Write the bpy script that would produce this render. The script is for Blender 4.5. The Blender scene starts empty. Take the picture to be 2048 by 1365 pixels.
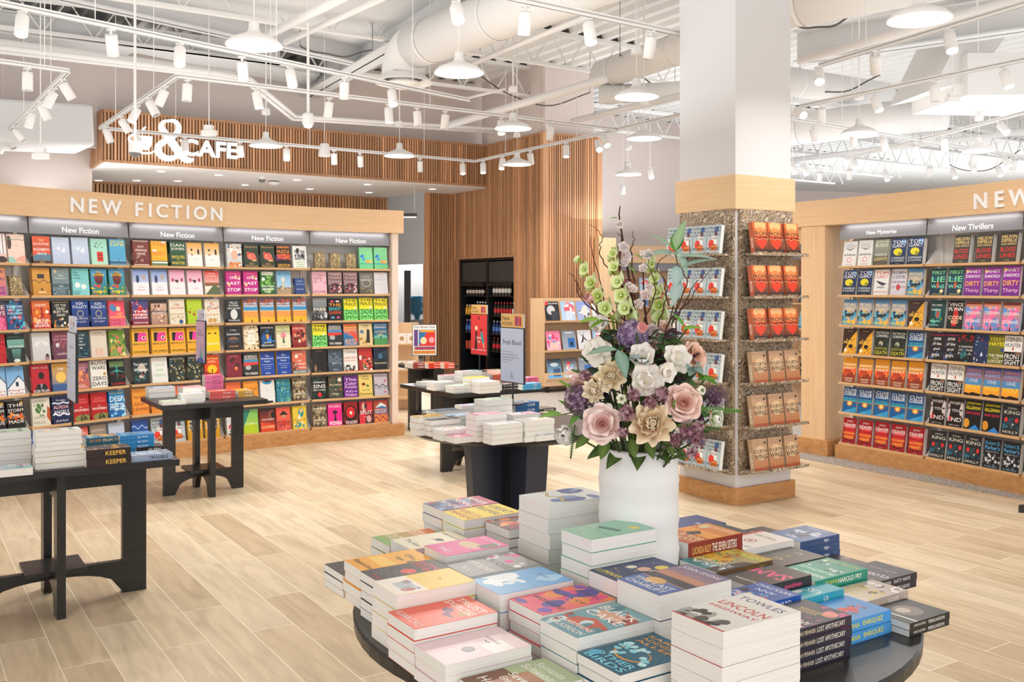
import bpy, math, random
from mathutils import Vector as V, Matrix
sc = bpy.context.scene
COL = sc.collection
# ---------------------------------------------------------------- camera, world, exposure
F = 1930.0                       # focal length in pixels of the 2048 wide frame
HZ = 577.0                       # horizon row
cam_d = bpy.data.cameras.new('camera'); cam = bpy.data.objects.new('camera', cam_d); COL.objects.link(cam)
cam_d.sensor_width = 36; cam_d.lens = 36 * F / 2048; cam_d.shift_y = -(682.5 - HZ) / 2048
cam.location = (0, 0, 1.6); cam.rotation_euler = (math.pi / 2, 0, 0); cam_d.clip_start = .05; cam_d.clip_end = 200
sc.camera = cam
w = bpy.data.worlds.new('daylight'); sc.world = w; w.use_nodes = True
w.node_tree.nodes['Background'].inputs[0].default_value = (1, .99, .985, 1)
w.node_tree.nodes['Background'].inputs[1].default_value = 1.55
sc.view_settings.view_transform = 'Standard'; sc.view_settings.look = 'None'
sc.view_settings.exposure = 0.2; sc.view_settings.gamma = 1; sc.view_settings.use_curve_mapping = False
try:
    sc.cycles.max_bounces = 6; sc.cycles.diffuse_bounces = 4; sc.cycles.glossy_bounces = 3
    sc.cycles.sample_clamp_indirect = 4; sc.cycles.caustics_reflective = False; sc.cycles.caustics_refractive = False
except Exception: pass
def up_light(name, x, y, z, sx, sy, power):
    ld = bpy.data.lights.new(name, 'AREA'); ld.shape = 'RECTANGLE'; ld.size = sx; ld.size_y = sy; ld.energy = power * 1.3; ld.color = (.93, .97, 1)
    o = bpy.data.objects.new(name, ld); COL.objects.link(o); o.location = (x, y, z); o.rotation_euler = (math.pi, 0, 0)
for i_, a_ in enumerate([(-4, 9, 2.75, 6, 6, 66), (5.3, 10, 2.75, 4.5, 7, 52), (-.6, 6.5, 2.75, 3.4, 4, 30), (9, 15, 2.75, 9, 9, 135), (-4, 13.4, 3.0, 6, 1.2, 22), (3, 17, 2.75, 4, 6, 95), (-2, 4, 2.9, 10, 4, 50), (-3.6, 14.6, 1.0, 5, 3, 34), (12, 27, 2.6, 14, 8, 420)]): up_light('added_uplight', *a_)  # unseen area lights added to brighten the ceiling, no fixtures behind them
E1 = V((-.543, .84, 0)).normalized(); E2 = V((.84, .543, 0)).normalized(); UP = V((0, 0, 1))
def at(px, py, Y): return V(((px - 1024) / F * Y, Y, 1.6 - (py - HZ) / F * Y))
def atz(px, py, z):
    Y = (1.6 - z) * F / (py - HZ); return V(((px - 1024) / F * Y, Y, z))
def lin(h):
    if isinstance(h, tuple): return h
    if len(h) == 3: h = ''.join(c * 2 for c in h)
    r = [int(h[i:i + 2], 16) / 255 for i in (0, 2, 4)]
    return tuple(c / 12.92 if c < .04045 else ((c + .055) / 1.055) ** 2.4 for c in r)
# ---------------------------------------------------------------- materials
def mat(name, col=(.8, .8, .8), rough=.5, metal=0, emit=0, vcol=False, spec=None, alpha=None, trans=0, ecol=None):
    m = bpy.data.materials.new(name); m.use_nodes = True; nt = m.node_tree; b = nt.nodes['Principled BSDF']
    c = lin(col); b.inputs['Base Color'].default_value = (*c, 1); b.inputs['Roughness'].default_value = rough
    b.inputs['Metallic'].default_value = metal
    if spec is not None: b.inputs['Specular IOR Level'].default_value = spec
    if trans: b.inputs['Transmission Weight'].default_value = trans
    if vcol:
        a = nt.nodes.new('ShaderNodeAttribute'); a.attribute_name = 'Col'; nt.links.new(a.outputs[0], b.inputs['Base Color'])
        if emit: nt.links.new(a.outputs[0], b.inputs['Emission Color'])
    if emit:
        if not vcol: b.inputs['Emission Color'].default_value = (*(lin(ecol) if ecol else c), 1)
        b.inputs['Emission Strength'].default_value = emit
        try: m.cycles.emission_sampling = 'NONE'
        except Exception: pass
    return m
def wood(name, c1, c2, scale=(1, 12, 40), rough=.45, vcol=False, contrast=1.0, dist=1.5, bump=0.0):
    m = mat(name, c1, rough); nt = m.node_tree; N = nt.nodes; L = nt.links; b = N['Principled BSDF']
    tc = N.new('ShaderNodeTexCoord'); mp = N.new('ShaderNodeMapping'); mp.inputs['Scale'].default_value = scale
    L.new(tc.outputs['Object'], mp.inputs[0])
    n1 = N.new('ShaderNodeTexNoise'); n1.inputs['Scale'].default_value = 1; n1.inputs['Detail'].default_value = 5; n1.inputs['Distortion'].default_value = dist
    L.new(mp.outputs[0], n1.inputs['Vector'])
    r = N.new('ShaderNodeValToRGB'); r.color_ramp.elements[0].position = .5 - .22 * contrast; r.color_ramp.elements[1].position = .5 + .22 * contrast
    r.color_ramp.elements[0].color = (*lin(c2), 1); r.color_ramp.elements[1].color = (*lin(c1), 1)
    L.new(n1.outputs[0], r.inputs[0])
    if vcol:
        a = N.new('ShaderNodeAttribute'); a.attribute_name = 'Col'
        mx = N.new('ShaderNodeMixRGB'); mx.blend_type = 'MULTIPLY'; mx.inputs[0].default_value = 1
        L.new(r.outputs[0], mx.inputs[1]); L.new(a.outputs[0], mx.inputs[2]); L.new(mx.outputs[0], b.inputs['Base Color'])
    else: L.new(r.outputs[0], b.inputs['Base Color'])
    return m
M = {}
M['white'] = mat('white_metal', (.82, .80, .78), .4)
M['whitepaint'] = mat('white_paint', (.80, .79, .78), .7)
M['pinkwall'] = mat('warm_wall_paint', (.70, .61, .57), .8)
M['columnpaint'] = mat('column_paint', (.67, .66, .67), .7)
M['ceil'] = mat('ceiling_paint', (.80, .785, .765), .8)
M['dark'] = mat('gap_shade', (.03, .028, .025), .8)
M['grayband'] = mat('gray_sign_metal', (.22, .22, .24), .4, .2)
M['black'] = wood('black_wood', (.022, .02, .019), (.010, .0095, .009), (3, 30, 30), .32)
M['blackmetal'] = mat('black_metal', (.012, .012, .014), .35)
M['navy'] = mat('blue_black_laminate', (.022, .026, .045), .3)
M['oak'] = wood('light_oak_veneer', 'e4c39b', 'dab388', (1.5, 1.5, 50), .42)
M['oakv'] = wood('light_oak_vertical', 'e2c29a', 'd6b088', (34, 34, 1.0), .42)
M['oakshelf'] = wood('oak_shelf', 'd8b182', 'c89d6c', (1.5, 20, 30), .42)
M['oakbase'] = wood('knotty_oak_base', 'd09c66', 'aa7440', (1.3, 6, 11), .45, contrast=1.3, dist=3)
M['slat'] = wood('walnut_oak_slats', 'd6a680', 'b6825a', (24, 24, .8), .5, vcol=True)
M['slatback'] = mat('slat_backing', (.10, .045, .022), .8)
M['print'] = mat('printed_cover', (1, 1, 1), .33, vcol=True)
M['matte'] = mat('matte_colour', (1, 1, 1), .6, vcol=True)
M['petal'] = mat('fabric_petals', (1, 1, 1), .6, vcol=True, spec=.2)
M['emitlens'] = mat('lit_lens', (1, .97, .92), .5, emit=14)
M['emitpend'] = mat('pendant_inside_glow', (1, .985, .96), .5, emit=2.2)
M['emitdown'] = mat('downlight_glow', (1, .96, .9), .5, emit=4)
M['emitsign'] = mat('lit_sign_face', (.84, .93, 1), .5, emit=.85)
M['graylens'] = mat('unlit_lens', (.16, .15, .14), .3)
M['ceramic'] = mat('white_ceramic', (.86, .85, .84), .45)
M['acrylic'] = mat('smoked_gap', (.02, .018, .016), .3)
M['letter'] = mat('white_letters', (.88, .88, .88), .4)
M['bottle'] = mat('blue_water_bottle', (.10, .38, .62), .12, spec=.6)
M['door'] = mat('cool_gray_panel', (.52, .56, .60), .5)
def m_pages():
    m = mat('page_edges', (.85, .83, .79), .8); nt = m.node_tree; N = nt.nodes; L = nt.links
    tc = N.new('ShaderNodeTexCoord'); mp = N.new('ShaderNodeMapping'); mp.inputs['Scale'].default_value = (2, 900, 2)
    n = N.new('ShaderNodeTexNoise'); n.inputs['Scale'].default_value = 1; n.inputs['Detail'].default_value = 2
    r = N.new('ShaderNodeValToRGB'); r.color_ramp.elements[0].color = (.60, .575, .53, 1); r.color_ramp.elements[1].color = (.86, .84, .80, 1)
    r.color_ramp.elements[0].position = .25; r.color_ramp.elements[1].position = .5
    L.new(tc.outputs['Object'], mp.inputs[0]); L.new(mp.outputs[0], n.inputs['Vector']); L.new(n.outputs[0], r.inputs[0]); L.new(r.outputs[0], N['Principled BSDF'].inputs['Base Color'])
    return m
M['pages'] = m_pages()
def m_floor():
    m = mat('oak_plank_floor', (.7, .6, .5), .38); nt = m.node_tree; N = nt.nodes; L = nt.links; b = N['Principled BSDF']
    tc = N.new('ShaderNodeTexCoord'); mp = N.new('ShaderNodeMapping')
    mp.inputs['Rotation'].default_value = (0, 0, -math.atan2(E1.y, E1.x)); L.new(tc.outputs['Object'], mp.inputs[0])
    br = N.new('ShaderNodeTexBrick'); br.inputs['Scale'].default_value = 1; br.inputs['Brick Width'].default_value = 1.22; br.inputs['Row Height'].default_value = .203
    br.inputs['Mortar Size'].default_value = .0022; br.inputs['Mortar Smooth'].default_value = .2; br.offset = .37; br.inputs['Bias'].default_value = 0
    br.inputs['Color1'].default_value = (0, 0, 0, 1); br.inputs['Color2'].default_value = (1, 1, 1, 1); br.inputs['Mortar'].default_value = (.5, .5, .5, 1)
    L.new(mp.outputs[0], br.inputs['Vector'])
    rp = N.new('ShaderNodeValToRGB'); rp.color_ramp.elements[0].color = (*lin('bfa98b'), 1); rp.color_ramp.elements[1].color = (*lin('d4c3a8'), 1)
    e = rp.color_ramp.elements.new(.5); e.color = (*lin('cbb798'), 1)
    L.new(br.outputs['Color'], rp.inputs[0])
    m2 = N.new('ShaderNodeMapping'); m2.inputs['Scale'].default_value = (1.3, 9, 1); L.new(mp.outputs[0], m2.inputs[0])
    addn = N.new('ShaderNodeVectorMath'); addn.operation = 'MULTIPLY_ADD'; addn.inputs[1].default_value = (3, 7, 5)
    L.new(br.outputs['Color'], addn.inputs[0]); L.new(m2.outputs[0], addn.inputs[2])
    n = N.new('ShaderNodeTexNoise'); n.inputs['Scale'].default_value = 1.4; n.inputs['Detail'].default_value = 6; n.inputs['Distortion'].default_value = 1.2
    L.new(addn.outputs[0], n.inputs['Vector'])
    g = N.new('ShaderNodeValToRGB'); g.color_ramp.elements[0].color = (.74, .71, .675, 1); g.color_ramp.elements[1].color = (1.05, 1.05, 1.05, 1)
    g.color_ramp.elements[0].position = .28; g.color_ramp.elements[1].position = .62
    L.new(n.outputs[0], g.inputs[0])
    mx = N.new('ShaderNodeMixRGB'); mx.blend_type = 'MULTIPLY'; mx.inputs[0].default_value = .85
    L.new(rp.outputs[0], mx.inputs[1]); L.new(g.outputs[0], mx.inputs[2])
    mo = N.new('ShaderNodeMixRGB'); L.new(br.outputs['Fac'], mo.inputs[0]); L.new(mx.outputs[0], mo.inputs[1]); mo.inputs[2].default_value = (*lin('efe2cc'), 1)
    L.new(mo.outputs[0], b.inputs['Base Color'])
    return m
M['floor'] = m_floor()
def m_noise2(name, c1, c2, scale, c3=None, dist=0, p=(.4, .6), rough=.85, kind='noise'):
    m = mat(name, c1, rough); nt = m.node_tree; N = nt.nodes; L = nt.links
    tc = N.new('ShaderNodeTexCoord'); mp = N.new('ShaderNodeMapping'); mp.inputs['Scale'].default_value = scale; L.new(tc.outputs['Object'], mp.inputs[0])
    if kind == 'wave':
        n = N.new('ShaderNodeTexWave'); n.wave_type = 'RINGS'; n.inputs['Scale'].default_value = 1.0; n.inputs['Distortion'].default_value = dist
        n.inputs['Detail'].default_value = 4; n.inputs['Detail Scale'].default_value = 2.2; o = n.outputs['Fac']
    else:
        n = N.new('ShaderNodeTexNoise'); n.inputs['Scale'].default_value = 1; n.inputs['Detail'].default_value = 4; n.inputs['Distortion'].default_value = dist; o = n.outputs[0]
    L.new(mp.outputs[0], n.inputs['Vector'])
    r = N.new('ShaderNodeValToRGB'); r.color_ramp.elements[0].color = (*lin(c1), 1); r.color_ramp.elements[1].color = (*lin(c2), 1)
    r.color_ramp.elements[0].position = p[0]; r.color_ramp.elements[1].position = p[1]
    if c3: e = r.color_ramp.elements.new(sum(p) / 2); e.color = (*lin(c3), 1)
    L.new(o, r.inputs[0]); L.new(r.outputs[0], N['Principled BSDF'].inputs['Base Color'])
    return m
M['carpet'] = m_noise2('gray_loop_carpet', '6f6660', 'b0a79e', (60, 60, 60), p=(.35, .65))
def m_paisley():
    m = mat('paisley_paper', (.5, .4, .3), .6); nt = m.node_tree; N = nt.nodes; L = nt.links
    tc = N.new('ShaderNodeTexCoord'); n = N.new('ShaderNodeTexNoise'); n.inputs['Scale'].default_value = 9; n.inputs['Detail'].default_value = 2.5; n.inputs['Distortion'].default_value = 2.2
    L.new(tc.outputs['Object'], n.inputs['Vector']); r = N.new('ShaderNodeValToRGB'); cr = r.color_ramp; cols = ['241c1c', 'd8c4a8', '2c2222', 'c4ab8c', '5c4a40', 'e0cdb2', '2a2020', 'b89c7c', '231b1b', 'd4c0a4']
    cr.elements[0].position = .30; cr.elements[0].color = (*lin(cols[0]), 1); cr.elements[1].position = .70; cr.elements[1].color = (*lin(cols[-1]), 1)
    for i in range(1, 9): e = cr.elements.new(.30 + .4 * i / 9); e.color = (*lin(cols[i]), 1)
    L.new(n.outputs[0], r.inputs[0]); L.new(r.outputs[0], N['Principled BSDF'].inputs['Base Color']); return m
M['paisley'] = m_paisley()
M['giltpaper'] = m_noise2('gilt_journal', '3a3222', 'c9b98c', (70, 70, 70), dist=3, p=(.42, .58), rough=.4)
# ---------------------------------------------------------------- mesh builder
class MB:
    def __init__(s, col=(1, 1, 1)): s.v = []; s.f = []; s.c = []; s.m = []; s.col = lin(col); s.mi = 0; s.sm = []; s.smooth = False
    def add(s, vs, fs, col=None, cols=None, T=None):
        o = len(s.v)
        for i, p in enumerate(vs):
            p = V(p)
            if T is not None: p = T @ p
            s.v.append(p); s.c.append(lin(cols[i]) if cols else (lin(col) if col is not None else s.col))
        for q in fs: s.f.append([o + i for i in q]); s.m.append(s.mi); s.sm.append(s.smooth)
    def box(s, a, b, col=None, T=None, skip=''):
        x0, y0, z0 = a; x1, y1, z1 = b
        vs = [(x0, y0, z0), (x1, y0, z0), (x1, y1, z0), (x0, y1, z0), (x0, y0, z1), (x1, y0, z1), (x1, y1, z1), (x0, y1, z1)]
        fs = [(0, 3, 2, 1), (4, 5, 6, 7), (0, 1, 5, 4), (1, 2, 6, 5), (2, 3, 7, 6), (3, 0, 4, 7)]
        s.add(vs, fs, col, T=T)
    def prism(s, pts, h0, h1, axis='z', col=None, T=None):
        n = len(pts)
        def mk(p, h): return (p[0], p[1], h) if axis == 'z' else ((p[0], h, p[1]) if axis == 'y' else (h, p[0], p[1]))
        vs = [mk(p, h0) for p in pts] + [mk(p, h1) for p in pts]
        fs = [tuple(range(n))[::-1], tuple(range(n, 2 * n))] + [(i, (i + 1) % n, n + (i + 1) % n, n + i) for i in range(n)]
        s.add(vs, fs, col, T=T)
    def tube(s, pts, r, n=8, col=None, caps=True, cols=None):
        pts = [V(p) for p in pts]; rs = r if isinstance(r, (list, tuple)) else [r] * len(pts)
        vs = []; cc = []; up = None
        for i, p in enumerate(pts):
            d = (pts[min(i + 1, len(pts) - 1)] - pts[max(i - 1, 0)])
            d = d.normalized() if d.length > 1e-9 else UP
            if up is None: up = V((0, 0, 1)) if abs(d.z) < .9 else V((1, 0, 0))
            a = d.cross(up); a = a.normalized() if a.length > 1e-6 else V((1, 0, 0)); b = a.cross(d).normalized(); up = b
            for k in range(n):
                t = 2 * math.pi * k / n; vs.append(p + (a * math.cos(t) + b * math.sin(t)) * rs[i])
                if cols: cc.append(cols[i])
        fs = [(i * n + k, i * n + (k + 1) % n, (i + 1) * n + (k + 1) % n, (i + 1) * n + k) for i in range(len(pts) - 1) for k in range(n)]
        if caps: fs += [tuple(range(n))[::-1], tuple(range((len(pts) - 1) * n, len(pts) * n))]
        s.add(vs, fs, col, cols=cc or None)
    def lathe(s, prof, n=24, T=None, col=None, cols=None):
        vs = []; cc = []
        for i, (r, z) in enumerate(prof):
            for k in range(n):
                t = 2 * math.pi * k / n; vs.append((r * math.cos(t), r * math.sin(t), z))
                if cols: cc.append(cols[i])
        fs = [(i * n + k, i * n + (k + 1) % n, (i + 1) * n + (k + 1) % n, (i + 1) * n + k) for i in range(len(prof) - 1) for k in range(n)]
        s.add(vs, fs, col, T=T, cols=cc or None)
    def disc(s, r, z, n=24, T=None, col=None):
        s.add([(r * math.cos(2 * math.pi * k / n), r * math.sin(2 * math.pi * k / n), z) for k in range(n)], [tuple(range(n))], col, T=T)
    def mesh(s, name, mats):
        me = bpy.data.meshes.new(name); me.from_pydata(s.v, [], s.f)
        at_ = me.color_attributes.new('Col', 'FLOAT_COLOR', 'POINT')
        at_.data.foreach_set('color', [x for c in s.c for x in (*c, 1)])
        for m in (mats if isinstance(mats, (list, tuple)) else [mats]): me.materials.append(M[m] if isinstance(m, str) else m)
        if any(s.m): me.polygons.foreach_set('material_index', s.m)
        if any(s.sm): me.polygons.foreach_set('use_smooth', s.sm)
        me.update(); return me
    def obj(s, name, mats, parent=None, T=None, bevel=0):
        o = bpy.data.objects.new(name, s.mesh(name, mats)); COL.objects.link(o)
        if parent is not None: o.parent = parent
        if T is not None: o.matrix_local = T
        if bevel:
            b = o.modifiers.new('soft_edge', 'BEVEL'); b.width = bevel; b.segments = 2; b.limit_method = 'ANGLE'
        return o
def tag(o, label=None, cat=None, group=None, kind=None):
    if label: o['label'] = label
    if cat: o['category'] = cat
    if group: o['group'] = group
    if kind: o['kind'] = kind
    return o
def empty(name, T, label=None, cat=None, group=None):
    o = bpy.data.objects.new(name, None); COL.objects.link(o); o.matrix_world = T if isinstance(T, Matrix) else Matrix.Translation(T)
    o.empty_display_size = .05
    return tag(o, label, cat, group)
def struct(o, label=None): o['kind'] = 'structure'; (label and tag(o, label)); return o
def frame(o, x, y=None, z=UP):
    """matrix with columns x, y, z and origin o"""
    x = V(x).normalized(); z = V(z).normalized(); y = z.cross(x) if y is None else V(y).normalized()
    m = Matrix(((x.x, y.x, z.x, o[0]), (x.y, y.y, z.y, o[1]), (x.z, y.z, z.z, o[2]), (0, 0, 0, 1))); return m
def copy_tree(o, parent=None):
    c = o.copy(); COL.objects.link(c)
    if parent is not None: c.parent = parent
    for ch in o.children: copy_tree(ch, c)
    return c
ORD = ['first', 'second', 'third', 'fourth', 'fifth', 'sixth', 'seventh', 'eighth', 'ninth', 'tenth', 'eleventh', 'twelfth', 'thirteenth', 'fourteenth', 'fifteenth', 'sixteenth']
# ---------------------------------------------------------------- lettering
_tc = {}
def text_geo(txt, weight=0.0, shear=0, spacing=1.0, res=2):
    k = (txt, weight, shear, spacing, res)
    if k in _tc: return _tc[k]
    bold = weight if (weight > 0 and ('M' in txt or '4' in txt)) else 0   # the built-in M does not take an offset
    if bold: weight = 0
    cu = bpy.data.curves.new('t', 'FONT'); cu.body = txt; cu.resolution_u = res; cu.offset = weight; cu.shear = shear; cu.space_character = spacing; cu.fill_mode = 'FRONT'
    ob = bpy.data.objects.new('t', cu); me = bpy.data.meshes.new_from_object(ob)
    vs = [(v.co.x, v.co.y) for v in me.vertices]; fs = [tuple(p.vertices) for p in me.polygons]
    bpy.data.objects.remove(ob); bpy.data.curves.remove(cu); bpy.data.meshes.remove(me)
    if bold:
        v0, f0 = vs, fs; vs, fs = [], []
        for dx, dy in ((-1, -1), (1, -1), (1, 1), (-1, 1), (0, 0)): k0 = len(vs); vs += [(a + dx * bold * .8, b + dy * bold * .8, len(vs) // len(v0)) for a, b in v0]; fs += [tuple(i + k0 for i in f) for f in f0]
    if vs:
        x0 = min(v[0] for v in vs); x1 = max(v[0] for v in vs); y0 = min(v[1] for v in vs); y1 = max(v[1] for v in vs)
        vs = [(v[0] - (x0 + x1) / 2, v[1] - (y0 + y1) / 2, v[2] if len(v) > 2 else 0) for v in vs]
    else: x0 = x1 = y0 = y1 = 0
    _tc[k] = (vs, fs, x1 - x0, y1 - y0); return _tc[k]
def put_text(mb, txt, o, x, y, w, h, col, weight=.012, mode='fit', shear=0, spacing=1.0, res=2, align=0):
    """flat text centred on o, x right, y up; 'fit' keeps the look inside w, 'fill' stretches to w"""
    vs, fs, tw, th = text_geo(txt, weight, shear, spacing, res)
    if not vs: return
    sy = h / th; sx = sy if mode == 'fit' else w / tw
    if sx * tw > w: sx = w / tw
    if mode == 'prop' and sy * tw > w: sy = sx
    x = V(x); y = V(y); o = V(o) + x * (align * (w - sx * tw) / 2)
    n = x.cross(y)
    mb.add([o + x * (a * sx) + y * (b * sy) + n * (c * .000012) for a, b, c in vs], fs, col)
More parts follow.
